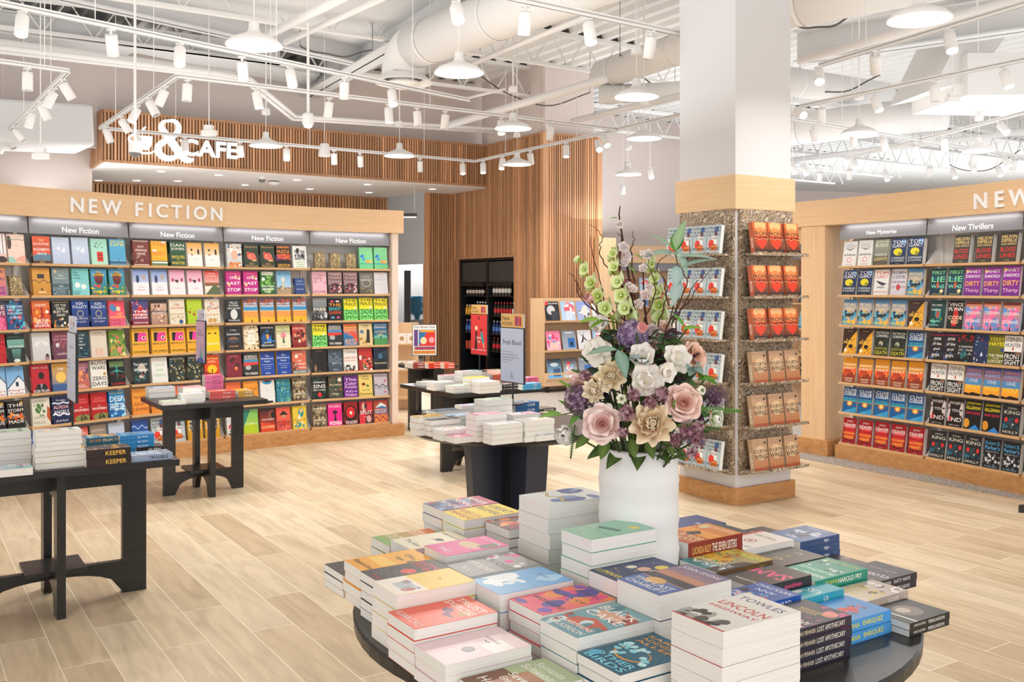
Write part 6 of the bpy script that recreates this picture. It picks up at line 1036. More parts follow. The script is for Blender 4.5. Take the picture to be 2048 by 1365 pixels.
duct((1205, 150), (1480, 55), 4.4, .19, 'white round duct ending left of the column')
duct((1200, 190), (1500, 175), 4.1, .12, 'smaller white round duct below the duct by the column')
duct((1560, 262), (1890, 224), 4.0, .24, 'wide white round duct crossing behind the right pendants')
duct((1560, 160), (1770, 192), 4.5, .2, 'white round duct running back at the upper right')
duct((1540, 12), (1900, -60), 4.4, .25, 'large white round duct in the top right corner')
# boxy ducts
a = atz(1905, 60, 4.6); bd = empty('air_duct', at(1935, 190, 11.5), 'large white boxy air duct with a slanted transition at the upper right', 'duct'); mb = MB(); mb.prism([(0, 0), (1.3, -.2), (1.3, 1.3), (0, 1.3)], 0, .5); mb.obj('duct_box', 'ceil', bd, T=frame((0, 0, 0), V((1, .1, 0))))
mb = MB(); mb.prism([(0, 0), (.5, .1), (1.1, .9), (.5, 1.0)], 0, 1.1, 'y'); mb.obj('slanted_transition', 'ceil', bd, T=frame(at(1868, 178, 11.6) - at(1935, 190, 11.5), V((1, .1, 0))))
a = at(-20, 283, 12.2); b = at(190, 283, 13.0); T = frame(a, b - a); L = (b - a).length
mb = MB(); mb.box((-1.5, 0, 0), (L, .9, .56)); tag(mb.obj('ceiling_box', 'ceilcool', T=T, bevel=.04), 'white box bulkhead left of the slatted café sign', 'bulkhead')
# pipes and conduits at high level
def pipe(p0, p1, z, r, label, more=(), grp='white pipes and conduits'):
    pts = [atz(*p0, z)] + [atz(*q, z) for q in more] + [atz(*p1, z)]; mb = MB(); mb.smooth = True; mb.tube(pts, r, 10); tag(mb.obj('conduit_pipe', 'white'), label, 'pipe', grp)
pipe((-20, 84), (470, 148), 4.3, .05, 'thick white pipe above the café sign sloping to the right', ())
pipe((-20, 92), (1040, 262), 4.2, .03, 'white conduit with a bend passing the café fascia', ((430, 146), (500, 158), (590, 232), (640, 236)))
pipe((-20, 100), (1040, 268), 4.18, .03, 'second white conduit following the bend below its twin', ((425, 151), (492, 163), (585, 238), (640, 241)))
pipe((535, 70), (735, -30), 4.4, .05, 'white pipe rising steeply above the middle pendant', ())
pipe((570, 85), (800, -20), 4.4, .035, 'thinner white pipe beside the steep pipe', ())
pipe((940, 130), (1180, 30), 4.1, .03, 'white conduit rising right below the large duct')
pipe((900, 250), (1210, 158), 3.9, .05, 'long white pipe rising right in the middle of the ceiling', ())
pipe((1144, 243), (1370, 190), 3.9, .045, 'white pipe left of the column rising right')
pipe((920, 200), (1010, 178), 4.4, .02, 'thin conduit in the middle distance')
pipe((1600, 120), (2060, -5), 4.15, .05, 'white pipe rising right near the top right')
pipe((1584, 320), (2060, 262), 4.2, .05, 'long white pipe low over the right header')
pipe((1584, 240), (2060, 318), 4.2, .03, 'white conduit falling right over the far right shelves')
# ---------------------------------------------------------------- track rails, spotlights, pendants
TZ = 3.65
def track(pts, label, rods=()):
    P_ = [atz(*p, TZ) for p in pts]; root = empty('track_rail', P_[0], label, 'track')
    for i in range(len(P_) - 1):
        a, b = P_[i], P_[i + 1]; T = frame(a - P_[0], b - a); mb = MB(); L = (b - a).length; mb.box((0, -.018, -.03), (L, .018, .012)); mb.box((0, -.018, -.012), (L, .018, .0), None); mb.obj('rail', 'white', root, T=T)
        mb = MB((.05, .05, .05)); mb.box((0, -.006, -.0315), (L, .006, -.030)); mb.obj('contact_slot', 'graylens', root, T=T)
        k = max(2, int(L / 1.6))
        for j in range(k):
            q = a + (b - a) * ((j + .5) / k) - P_[0]; mb = MB(); mb.tube([q, q + UP * (CE - TZ)], .004, 6); mb.obj('hanging_rod', 'white', root)
    return P_
tr = {}
tr['A'] = track([(200, 255), (355, 150), (1237, 258), (951, 322), (200, 255)], 'four-sided white light track hanging before the café fascia')
tr['B'] = track([(-40, -5), (938, 199)], 'long white light track crossing the upper left obliquely')
tr['C'] = track([(-60, 112), (136, 140), (-40, 318)], 'angled white light track in the upper left corner')
tr['D'] = track([(1000, -12), (1460, 86)], 'white light track reaching the column near the top')
tr['E'] = track([(1600, 211), (2110, 104)], 'white light track crossing the upper right')
tr['F'] = track([(1640, 128), (2090, -8)], 'near white light track at the top right')
tr['G'] = track([(1692, 316), (1946, 252), (2090, 212)], 'white light track over the right bookcase rising right')
tr['H'] = track([(1580, 236), (2080, 318)], 'white light track over the right bookcase falling right')
tr['I'] = track([(1236, 257), (1420, 214)], 'short continuing white track running behind the column')
SP_N = 0
HOUS = None
def make_spot(lit):
    root = bpy.data.objects.new('track_spotlight', None); COL.objects.link(root)
    mb = MB(); mb.box((-.03, -.017, -.045), (.03, .017, -.03)); mb.tube([(0, 0, -.045), (0, 0, -.085)], .011, 8); return root
def spot(px, py, qx, qy, lit, lab, scale=1.0, power=11, tz=TZ):
    """px,py where it meets the track; qx,qy where its lens end shows"""
    m_ = atz(px, py, tz); s_ = F / m_.y; dx, dz = (qx - px) / s_, -(qy - py) / s_; tot = .245 * scale
    rest = max(0, tot * tot - dx * dx - dz * dz) ** .5; d = V((dx, (-rest if lit else rest) * .8, dz)).normalized()
    root = empty('track_spotlight', m_, lab, 'spotlight', 'white cylinder track spotlights')
    if 'ad' not in _sp:
        mb = MB(); mb.box((-.03, -.017, -.045), (.03, .017, -.03)); mb.tube([(0, 0, -.045), (0, 0, -.085)], .011, 8); _sp['ad'] = mb.mesh('adapter', ['white'])
        mb = MB(); mb.smooth = True; mb.lathe([(.0, .0), (.044, .0), (.046, -.004), (.046, -.165), (.043, -.165), (.041, -.15)], 24); _sp['ho'] = mb.mesh('housing', ['white'])
        mb = MB(); mb.add([(.0415 * math.cos(-6.2832 * i / 20), .0415 * math.sin(-6.2832 * i / 20), -.158) for i in range(20)], [tuple(range(20))]); _sp['l1'] = mb.mesh('lens', ['emitlens']); _sp['l0'] = mb.mesh('lens', ['graylens'])
    for nm_, me in (('adapter', _sp['ad']),):
        o = bpy.data.objects.new(nm_, me); COL.objects.link(o); o.parent = root
    x = d.orthogonal().normalized(); T = frame(V((0, 0, -.075)) + d * -.0, x, (-d).cross(x), -d)
    for nm_, me in (('housing', _sp['ho']), ('lens', _sp['l1' if lit else 'l0'])):
        o = bpy.data.objects.new(nm_, me); COL.objects.link(o); o.parent = root; o.matrix_local = T
    if not power: mb = MB(); mb.tube([(0, 0, -.03), (0, 0, CE - tz)], .006, 6); mb.obj('hanging_rod', 'white', root)
    if lit and power:
        ld = bpy.data.lights.new('spot_beam', 'SPOT'); ld.energy = power * 6; ld.spot_size = math.radians(62); ld.spot_blend = .8; ld.shadow_soft_size = .05; ld.color = (1, .93, .84)
        lo = bpy.data.objects.new('spot_beam', ld); COL.objects.link(lo); lo.parent = root; lo.matrix_local = T @ Matrix.Translation((0, 0, -.18))
_sp = {}
SP = [('A', 'the four-sided track', [(375, 153, 372, 208, 0), (512, 170, 522, 218, 1), (659, 190, 652, 235, 0), (777, 203, 780, 247, 1), (834, 210, 838, 255, 0), (891, 217, 887, 262, 0), (1002, 230, 1003, 269, 1), (1101, 242, 1098, 282, 0),
   (1207, 262, 1216, 290, 1), (1132, 281, 1132, 315, 1), (1060, 297, 1064, 327, 0), (1005, 309, 1002, 338, 1), (966, 318, 967, 346, 1), (925, 320, 927, 348, 1), (840, 313, 840, 342, 0), (720, 302, 720, 331, 0), (668, 297, 668, 330, 0), (573, 288, 575, 322, 1), (480, 280, 480, 313, 0), (370, 270, 374, 305, 1), (275, 262, 274, 300, 0), (212, 248, 224, 285, 0), (242, 227, 262, 262, 0), (275, 205, 261, 244, 1), (298, 189, 320, 230, 0), (330, 166, 310, 211, 1)]),
  ('B', 'the long oblique track', [(45, 13, 55, 70, 1), (222, 50, 217, 103, 0), (360, 79, 367, 130, 1), (484, 106, 482, 155, 0), (580, 126, 592, 172, 1), (689, 148, 685, 195, 0), (783, 168, 791, 210, 1)]),
  ('C', 'the angled corner track', [(55, 129, 55, 183, 0), (125, 152, 146, 194, 0), (108, 170, 89, 214, 1), (82, 197, 98, 238, 0), (64, 214, 54, 256, 1), (30, 248, 52, 280, 0), (15, 264, 35, 298, 0), (8, 272, -2, 306, 1)]),
  ('D', 'the track beside the column', [(1051, 2, 1046, 65, 0), (1177, 28, 1183, 88, 1), (1302, 54, 1298, 110, 0)]),
  ('E', 'the right oblique track', [(1595, 208, 1601, 226, 1), (1643, 203, 1648, 243, 0), (1748, 181, 1757, 222, 1), (1868, 155, 1873, 210, 0), (2008, 127, 2013, 175, 1)]),
  ('F', 'the near top right track', [(1637, 126, 1630, 162, 1), (1750, 94, 1764, 135, 0), (1898, 50, 1895, 103, 1)]),
  ('G', 'the track over the right bookcase', [(1708, 312, 1706, 335, 1), (1832, 281, 1832, 310, 0), (1888, 267, 1893, 318, 1), (2000, 238, 2005, 262, 1)]),
  ('H', 'the falling track over the right bookcase', [(1626, 246, 1633, 285, 1), (1766, 267, 1774, 303, 1), (1708, 257, 1708, 295, 0), (1952, 298, 1950, 324, 0), (2008, 306, 2014, 331, 1), (2030, 310, 2031, 335, 0)])]
for k, nm_, L in SP:
    for i, (a, b, c, d, l) in enumerate(L):
        spot(a, b, c, d, l, '%s white cylinder spotlight, number %s along %s' % (['unlit', 'glowing'][l], ORD[i] if i < 16 else ORD[i - 16] + ' from the far end', nm_))
spot(912, -6, 920, 38, 1, 'glowing white cylinder spotlight at the top edge above the middle pendant'); spot(1195, 275, 1198, 297, 1, 'glowing white spotlight aimed at the camera beside the slat corner')
for i, (x_, y_) in enumerate([(1300, 345), (1245, 378), (1255, 330), (1585, 335), (1608, 338), (1860, 340), (1905, 345), (1942, 330), (1700, 345), (1770, 350), (1995, 340), (1640, 350)]):
    spot(x_, y_ - 14, x_ + 2, y_ + 10, i % 3 != 2, 'tiny distant %s spotlight %s' % ('glowing' if i % 3 != 2 else 'unlit', ['left of the column near the pendants', 'over the distant E shelf', 'above the distant pendants', 'just right of the column', 'beside the column over the header', 'above the right header middle', 'over the right header toward the N', 'above the header near the edge', 'over the mysteries bay', 'over the thrillers sign', 'above the large N letter', 'over the oak end panel'][i]), power=0)
def pendant(px, py, wpx, lab, tilt=0):
    Y = .41 * F / wpx; z = 3.385; Y = (1.6 - z) * F / (py - HZ); p = V(((px - 1024) / F * Y, Y, z)); root = empty('dome_pendant', p, lab, 'pendant lamp', 'white dome pendants')
    if 'sh' not in _pd:
        mb = MB(); mb.smooth = True; out = [(.205, 0), (.205, .012), (.17, .045), (.10, .075), (.055, .095), (.04, .12), (.037, .17), (.03, .18), (0, .182)]; mb.lathe(out, 40); _pd['sh'] = mb.mesh('shade', ['white'])
        mb = MB(); mb.smooth = True; mb.lathe([(0, .075), (.09, .068), (.16, .04), (.202, .002)], 40); _pd['in'] = mb.mesh('shade_lining', ['emitpend'])
        mb = MB(); mb.smooth = True; mb.lathe([(0, .02), (.03, .03), (.04, .05), (.03, .075)][::1], 20); _pd['bu'] = mb.mesh('bulb', ['emitlens'])
        mb = MB(); mb.prism([(.055 * math.cos(k * math.pi / 4 + .39), .055 * math.sin(k * math.pi / 4 + .39)) for k in range(8)], .40, .455); mb.prism([(-.04, -.03), (.04, -.03), (.04, .03), (-.04, .03)], .455, .475); _pd['bx'] = mb.mesh('junction_box', ['white'])
        mb = MB(); mb.tube([(0, 0, .18), (0, 0, .40)], .004, 6); mb.tube([(0, 0, .475), (0, 0, CE - 3.385)], .009, 8); _pd['co'] = mb.mesh('cord', ['white'])
    for nm_, kk in (('shade', 'sh'), ('shade_lining', 'in'), ('bulb', 'bu'), ('junction_box', 'bx'), ('cord', 'co')):
        o = bpy.data.objects.new(nm_, _pd[kk]); COL.objects.link(o); o.parent = root
    ld = bpy.data.lights.new('pendant_light', 'AREA'); ld.shape = 'DISK'; ld.size = .36; ld.energy = 26; ld.color = (1, .97, .93); ld.spread = math.radians(150)
    lo = bpy.data.objects.new('pendant_light', ld); COL.objects.link(lo); lo.parent = root; lo.location = (0, 0, -.01)
_pd = {}
for px, py, w_, lab in [(508, 92, 113, 'white dome pendant at the upper left over the café letters'), (918, 147, 95, 'white dome pendant under the large round duct'), (1273, 195, 83, 'white dome pendant just left of the column top'), (1839, 40, 125, 'nearest white dome pendant at the top right'),
   (1718, 268, 71, 'white dome pendant over the mysteries sign'), (1958, 303, 66, 'white dome pendant above the NEW letters at right'), (532, 293, 65, 'white dome pendant right of the café sign'), (799, 313, 59, 'white dome pendant in front of the long slat fascia'),
   (1026, 258, 70, 'white dome pendant in front of the inner slat corner'), (1288, 278, 65, 'white dome pendant low left of the column'), (1034, 330, 52, 'small white dome pendant hanging before the tall slats'), (1257, 350, 50, 'most distant white dome pendant over the far oak cabinet')]:
    pendant(px, py, w_, lab)
# other things hanging from the ceiling
def hung(px, py, Y, build, name, lab, cat):
    p = at(px, py, Y); root = empty(name, p, lab, cat); build(root, p)
def b_speaker(r, p):
    mb = MB(); mb.smooth = True; mb.lathe([(0, 0), (.075, .0), (.08, .01), (.06, .15), (.055, .165), (0, .17)], 24); mb.obj('housing', 'white', r); mb = MB(); mb.tube([(0, 0, .17), (0, 0, CE - p.z)], .004, 6); mb.obj('cord', 'white', r)
hung(649, 313, 12.6, b_speaker, 'pendant_speaker', 'white conical pendant speaker before the slat fascia', 'speaker')
def b_sensor(r, p):
    mb = MB(); mb.prism([(-.07, -.05), (.07, -.05), (.1, .0), (.07, .05), (-.07, .05), (-.1, 0)], 0, .055); mb.prism([(-.05, -.04), (.05, -.04), (.05, .04), (-.05, .04)], .05, .12); mb.obj('housing', 'white', r); mb = MB(); mb.tube([(0, 0, .12), (0, 0, CE - p.z)], .006, 6); mb.obj('rod', 'white', r)
hung(418, 271, 11.5, b_sensor, 'motion_sensor', 'white hanging motion sensor just above the café letters', 'sensor')
hung(81, 318, 10.5, b_sensor, 'motion_sensor', 'white hanging motion sensor at the far left under the box bulkhead', 'sensor')
hung(1905, 205, 11.5, b_sensor, 'motion_sensor', 'white hanging motion sensor by the slanted duct', 'sensor')
def b_cam(r, p):
    mb = MB(); mb.smooth = True; mb.lathe([(.06, .02), (.062, .1), (.05, .13), (0, .13)], 20); mb.obj('housing', 'white', r); mb = MB(); mb.smooth = True; mb.lathe([(0, -.03), (.04, -.015), (.055, .02)], 20); mb.obj('dome', 'graylens' if p.x < -2.9 else 'white', r)
    mb = MB(); mb.tube([(0, 0, .13), (0, 0, CE - p.z if p.y < 14 else SOF - p.z)], .014, 8); mb.obj('stem', 'white', r)
hung(616, 252, 10.0, b_cam, 'dome_camera', 'white dome camera on a long stem above the slat fascia', 'camera')
hung(270, 310, 9.6, b_cam, 'dome_camera', 'white dome camera on a long stem over the coffee cup sign', 'camera')
hung(524, 362, 15.2, b_cam, 'dome_camera', 'small dome camera under the café soffit', 'camera')
mb = MB(); mb.smooth = True; mb.lathe([(0, -.05), (.05, -.045), (.09, -.02), (.1, 0)], 24); tag(mb.obj('smoke_detector', 'white', T=Matrix.Translation(at(548, 365, 15.8) * 1 + V((0, 0, .0)))), 'white smoke detector under the café soffit', 'detector')

# loose cables along the steel
for i, (p0, p1, z, sag, lab) in enumerate([((150, 35), (560, 95), 4.75, .12, 'dark cable sagging along the upper left steel'), ((600, 92), (745, 100), 4.6, .1, 'gray cable looping beside the deep steel beam'), ((960, 150), (1180, 185), 4.6, .3, 'gray cable hanging under the joists in the middle'), ((1240, 110), (1350, 170), 4.5, .15, 'thin cable beside the round duct near the column'), ((1590, 50), (1720, 20), 4.5, .1, 'gray cable under the top right duct'), ((1600, 175), (1760, 150), 4.5, .15, 'thin gray cable over the right track'), ((1900, 330), (2040, 300), 4.6, .3, 'gray cable above the NEW letters')]):
    a, b = atz(*p0, z), atz(*p1, z); pts = [a.lerp(b, t / 14) - UP * (sag * math.sin(math.pi * t / 14) + .012 * math.sin(t * .9)) for t in range(15)]
    mb = MB('5c5854'); mb.tube(pts, .011, 6); mb.tube([a, a + UP * (CE - z)], .004, 5); mb.tube([b, b + UP * (CE - z)], .004, 5); tag(mb.obj('ceiling_cable', 'matte'), lab, 'cable', 'loose ceiling cables')
# ---------------------------------------------------------------- vase and flowers
VC = V((MC.x + .027, MC.y, 0)); VR = .103; VT = 1.184
mb = MB(); mb.smooth = True; r = random.Random(4); prof = [(0, MT + .001), (VR * .93, MT + .001), (VR * .98, MT + .012)]
for i in range(30):
    z = MT + .015 + (VT - MT - .02) * i / 29; prof.append((VR * (1.0 + .018 * math.sin(i * .9) * (1 if i % 2 else .6)) + .0012 * (i % 2), z))
prof += [(VR * .99, VT), (VR * .9, VT), (VR * .88, VT - .02), (VR * .86, VT - .15), (0, VT - .16)]
mb.lathe(prof, 64); o = mb.obj('flower_vase', 'ceramic', T=Matrix.Translation(VC)); tag(o, 'white ribbed cylindrical ceramic vase standing on the front round table', 'vase')
FD = 2.537
def fpos(px, py, dy=0): return at(px, py, FD + dy)
def stem_to(mb, p, r_=.0025, col='4c5c34'):
    b = VC + V(((p.x - VC.x) * .25, (p.y - VC.y) * .25, VT - .08)); m = b.lerp(p, .5) + V((0, 0, .02)); pts = [b, b.lerp(m, .6), m, m.lerp(p, .6), p]; mb.tube(pts, r_, 6, col)
def petal(mb, T, L, W, c0, c1, cup=.5, curl=.3, tip=.3, n=6, ruf=0, rr=None, shape=1.0):
    """petal growing along local +x from the origin, rising to +z; cup curves it up, curl bends the rim back"""
    vs = []; cs = []; a0, a1 = lin(c0), lin(c1); prof = [.28, .62, .86, .98, 1.0, .9, .62]; ph = rr.uniform(0, 6) if rr else 0
    for i in range(7):
        u = i / 6; wid = W * prof[i]
        for j in range(-3, 4):
            v = j / 3; y = wid * v / 2; r2 = (1 if u > .4 else .5) * v * v
            x = L * math.sin(u * cup * 1.5) / (cup * 1.5); z = L * (1 - math.cos(u * cup * 1.5)) / (cup * 1.5)
            z += v * v * wid * .26 * (1 - .5 * u) - max(0, u - .6) ** 2 * curl * L * 2.2; x -= v * v * L * .2 * u * u
            if ruf: z += math.sin(v * 4 + ph + u * 2) * ruf * L * u * 1.6
            vs.append((x, y, z)); cs.append(tuple(a0[q] * (1 - u) + a1[q] * u for q in range(3)))
    fs = [(i * 7 + j, (i + 1) * 7 + j, (i + 1) * 7 + j + 1, i * 7 + j + 1) for i in range(6) for j in range(6)]
    mb.add(vs, fs, cols=cs, T=T)
def face(p, d, roll=0):
    d = V(d).normalized(); x = d.orthogonal().normalized(); return frame(p, x, d.cross(x), d) @ Matrix.Rotation(roll, 4, 'Z')
def bloom(name, p, d, parts, label, grp, stem=True, stemcol='4c5c34'):
    root = empty(name, Matrix.Translation(p), label, 'flower', grp)
    inv = Matrix.Translation(-V(p))
    for nm_, mb in parts:
        mb.v = [v - V(p) for v in mb.v]; mb.obj(nm_, 'petal', root)
    if stem:
        mb = MB(); stem_to(mb, V(p) - V(d).normalized() * .012, .0028, stemcol); mb.v = [v - V(p) for v in mb.v]; mb.obj('stem', 'petal', root)
    return root
def arc_petal(mb, T, q, h0, h1, a0, span, flare, c0, c1, n=10):
    vs = []; cs = []; A, B = lin(c0), lin(c1)
    for i in range(n + 1):
        s = i / n; a = a0 + span * (s - .5); edge = math.sin(math.pi * min(.97, max(.03, s))) ** .45
        for k, (rr_, u) in enumerate(((.72, 0), (1.0, .45), (1.06, .82), (1.06 + flare, 1.0))):
            z = h0 + (h1 - h0) * u * (.35 + .65 * edge) - (flare * .25 * q if k == 3 else 0); vs.append((q * rr_ * math.cos(a), q * rr_ * math.sin(a), z)); cs.append(tuple(A[m] * (1 - u) + B[m] * u for m in range(3)))
    mb.add(vs, [(i * 4 + k, (i + 1) * 4 + k, (i + 1) * 4 + k + 1, i * 4 + k + 1) for i in range(n) for k in range(3)], cols=cs, T=T)
def rose(p, R_, d, c_in, c_out, label, seed=0):
    r = random.Random(seed); T = face(p, d, r.random() * 6); mb = MB(); mb.smooth = True; core = MB(); core.smooth = True
    for k, (n, s, cup, curl) in enumerate([(6, 1.0, .5, .7), (5, .86, .75, .7)]):
        for i in range(n):
            a = 6.2832 * (i + .45 * k) / n + r.uniform(-.12, .12); M_ = T @ Matrix.Rotation(a, 4, 'Z') @ Matrix.Translation((0, 0, R_ * (-.35 + .1 * k))) @ Matrix.Rotation(-.2 - .2 * k, 4, 'Y')
            petal(mb, M_, R_ * s * 1.12, R_ * s * 1.2, c_in, c_out, cup, curl, .1, 6, .04, r)
    for k in range(11):
        q = R_ * (.05 + .052 * k); arc_petal(core, T, q, -R_ * .25, R_ * (.46 - .026 * k + r.uniform(-.02, .02)), k * 2.4 + seed, 2.5 - .05 * k, .04 + .022 * k, c_in, c_out if k > 3 else c_in)
    return bloom('rose', p, d, [('petals', mb), ('heart', core)], label, 'roses in the vase')
def peony(p, R_, d, c_in, c_out, label, seed=0):
    r = random.Random(seed); T = face(p, d, r.random() * 6); mb = MB(); mb.smooth = True; core = MB(); core.smooth = True
    for k, (n, s, cup, curl, h_) in enumerate([(9, 1.0, .35, .3, -.25), (9, .85, .6, .2, -.18), (9, .68, .85, .1, -.1), (8, .5, 1.0, 0, 0), (7, .36, 1.2, 0, .05)]):
        for i in range(n):
            a = 6.2832 * (i + .5 * k) / n + r.uniform(-.15, .15); M_ = T @ Matrix.Rotation(a, 4, 'Z') @ Matrix.Translation((0, 0, R_ * h_)) @ Matrix.Rotation(-.15 - .17 * k + r.uniform(-.12, .12), 4, 'Y')
            petal(mb if k < 3 else core, M_, R_ * s * r.uniform(.95, 1.12), R_ * s * .62, c_in, c_out, cup, curl, -.1, 6, .06, r)
    st = MB()
    for i in range(30): a = r.random() * 6.28; q = R_ * .16 * r.random(); st.tube([T @ V((q * math.cos(a), q * math.sin(a), 0)), T @ V((q * 1.4 * math.cos(a), q * 1.4 * math.sin(a), R_ * .28))], R_ * .012, 4, 'a8742c')
    return bloom('peony', p, d, [('petals', mb), ('inner_petals', core), ('stamens', st)], label, 'peonies in the vase')
def magnolia(p, R_, d, label, seed=0, n=6, c0='f8f0e2', c1='fdfaf6', cup=.75):
    r = random.Random(seed); T = face(p, d, r.random() * 6); mb = MB(); mb.smooth = True
    for k, (m, s, cp) in enumerate([(n, 1, cup), (3, .85, cup + .3)]):
        for i in range(m):
            a = 6.2832 * (i + .5 * k) / m + r.uniform(-.25, .25); M_ = T @ Matrix.Rotation(a, 4, 'Z') @ Matrix.Translation((0, 0, -R_ * .2)) @ Matrix.Rotation(-.05 - .38 * k + r.uniform(-.22, .22), 4, 'Y')
            petal(mb, M_, R_ * s * 1.05, R_ * s * .85, c0, c1, cp, .12, .15, 6, .015, r, .9)
    core = MB(); core.smooth = True; core.lathe([(0, R_ * .2), (R_ * .05, R_ * .15), (R_ * .07, R_ * .02), (0, -.1 * R_)], 10, T=T, col='e8dcb8')
    return bloom('magnolia', p, d, [('petals', mb), ('cone', core)], label, 'magnolias in the vase')
def ranunculus(p, R_, d, label, seed=0):
    r = random.Random(seed); T = face(p, d); mb = MB(); mb.smooth = True
    for k in range(5):
        n = 6; s = 1 - k * .17
        for i in range(n):
            a = 6.2832 * (i + .5 * k) / n; petal(mb, T @ Matrix.Rotation(a, 4, 'Z') @ Matrix.Translation((0, 0, -R_ * .55 + R_ * .06 * k)) @ Matrix.Rotation(-.5 - .05 * k, 4, 'Y'), R_ * s * 1.45, R_ * s * 1.3, 'e8f0c0' if k < 3 else 'a8c05c', 'f4f6e0' if k < 3 else 'c8dc84', 1.15, 0, .1, 6, .01, r)
    core = MB(); core.smooth = True; core.lathe([(0, R_ * .34), (R_ * .14, R_ * .3), (R_ * .2, R_ * .1), (0, 0)], 12, T=T, col='5c7c2c')
    return bloom('ranunculus', p, d, [('petals', mb), ('green_heart', core)], label, 'ranunculus in the vase')
def allium(p, R_, cols, label, n=150, seed=0, d=(0, -1, .3)):
    r = random.Random(seed); mb = MB(); core = MB(); core.smooth = True
    q_ = .6 if R_ > .026 else .3; core.lathe([(0, R_ * q_), (R_ * q_ * .75, R_ * q_ * .66), (R_ * q_, 0), (R_ * q_ * .75, -R_ * q_ * .66), (0, -R_ * q_)], 12, T=Matrix.Translation(p), col=cols[1])
    for i in range(n):
        z = 1 - 2 * (i + .5) / n; a = i * 2.39996; q = (1 - z * z) ** .5; dd = V((q * math.cos(a), q * math.sin(a), z)); c = V(p) + dd * R_ * r.uniform(.84 if R_ > .026 else .55, 1.0); T = face(c, dd, r.random() * 6)
        mb.tube([V(p) + dd * R_ * .5, c], R_ * .012, 3, cols[1], caps=False)
        L = R_ * (.2 if R_ > .026 else .34); col = cols[r.randrange(len(cols))]
        for k in range(6):
            t = 6.2832 * k / 6; t2 = t + .32; t0 = t - .32; mb.add([T @ V((0, 0, 0)), T @ V((L * .5 * math.cos(t0), L * .5 * math.sin(t0), L * .15)), T @ V((L * math.cos(t), L * math.sin(t), L * .35)), T @ V((L * .5 * math.cos(t2), L * .5 * math.sin(t2), L * .15))], [(0, 1, 2, 3)], col)
    return bloom('allium', p, d, [('florets', mb), ('core', core)], label, 'purple globe flowers in the vase')
def leaf(mb, p, d, L, W, c0, c1, up=V((0, -.5, 1)), bend=.3, n=7):
    d = V(d).normalized(); s = d.cross(V(up)).normalized(); nrm = s.cross(d); vs = []; cs = []; a0, a1 = lin(c0), lin(c1)
    for i in range(n + 1):
        u = i / n; w_ = W * math.sin(math.pi * min(.999, u) ** .8) / 2 * (1 if i else .2); c = V(p) + d * (L * u) - nrm * (bend * L * u * u)
        for j in (-1, 0, 1): vs.append(c + s * (w_ * j) + nrm * (abs(j) * w_ * .25)); cs.append(a1 if j == 0 else a0)
    mb.smooth = True; mb.add(vs, [(i * 3 + j, (i + 1) * 3 + j, (i + 1) * 3 + j + 1, i * 3 + j + 1) for i in range(n) for j in (0, 1)], cols=cs)
def spray(name, p0, p1, leaves, label, cat='foliage', grp=None, stemcol='4c5c34', r_=.0025, bend=.03):
    """a stem from p0 to p1 with leaves at (t, direction, length, width, c0, c1)"""
    p0, p1 = V(p0), V(p1); root = empty(name, Matrix.Translation(p0), label, cat, grp); mb = MB(); m = p0.lerp(p1, .5) + V((bend, 0, bend)); pts = [p0, p0.lerp(m, .5), m, m.lerp(p1, .5), p1]
    mb.tube(pts, [r_, r_, r_ * .85, r_ * .7, r_ * .5], 6, stemcol); mb.v = [v - p0 for v in mb.v]; mb.obj('stem', 'petal', root)
    for (t, d, L, W, c0, c1) in leaves:
        q = (pts[0].lerp(pts[2], t * 2) if t < .5 else pts[2].lerp(pts[4], t * 2 - 1)); lb = MB(); leaf(lb, q, d, L, W, c0, c1); lb.v = [v - p0 for v in lb.v]; lb.obj('leaf', 'petal', root)
    return root
base = VC + V((0, 0, VT - .06))
# leafy green mass inside, one object of foliage nobody could count
r = random.Random(11); mb = MB()
for i in range(300):
    a = r.random() * 6.283; q = .165 * r.random() ** .6; zz = r.uniform(VT + .02, VT + .3); w_ = (1 - abs((zz - VT - .1) / .36)) ; p = VC + V((q * w_ * 1.05 * math.cos(a), q * w_ * .8 * math.sin(a), zz))
    dd = V((math.cos(a), math.sin(a) * .8, r.uniform(-.3, .8))); c = r.choice([('2c4424', '40602c'), ('3c5c34', '547c44'), ('24382c', '3c5444'), ('4c6c3c', '6c8c4c'), ('34202c', '4c3040')]); leaf(mb, p, dd, r.uniform(.035, .06), r.uniform(.018, .035), *c, bend=r.uniform(0, .5))
for i in range(11):
    a = 6.283 * i / 11; p = VC + V((.07 * math.cos(a), .07 * math.sin(a), VT + .0)); leaf(mb, p, (math.cos(a), math.sin(a), -.18 + r.uniform(-.1, .2)), r.uniform(.06, .09), .04, '3c542c', '5c7438', bend=.35)
o = mb.obj('filler_foliage', 'petal'); tag(o, 'dense dark green filler leaves packed between the blooms above the vase', 'foliage', kind='stuff')
rose(fpos(1203, 848, -.16), .055, (-.25, -1, .25), 'e8b4ac', 'f6e2dc', 'large dusty pink rose low on the left front', 1)
rose(fpos(1367, 806, -.17), .053, (.15, -1, .3), 'e4b0a2', 'f4d8cc', 'large dusty pink rose on the right front', 2)
rose(fpos(1158, 775, -.04), .042, (-.7, -.8, .1), 'ecbcb0', 'f6dad2', 'dusty pink rose seen from the side at far left', 3)
rose(fpos(1390, 712, -.03), .045, (.6, -.7, .3), 'ecbca4', 'f4d0bc', 'peach pink rose leaning right toward the column', 4)
peony(fpos(1302, 848, -.19), .062, (.05, -1, .25), 'c8924c', 'f8e8cc', 'large amber and cream peony above the vase rim', 5)
peony(fpos(1222, 752, -.12), .045, (-.3, -1, .2), 'f0d49c', 'faeed4', 'cream yellow peony upper left of centre', 6)
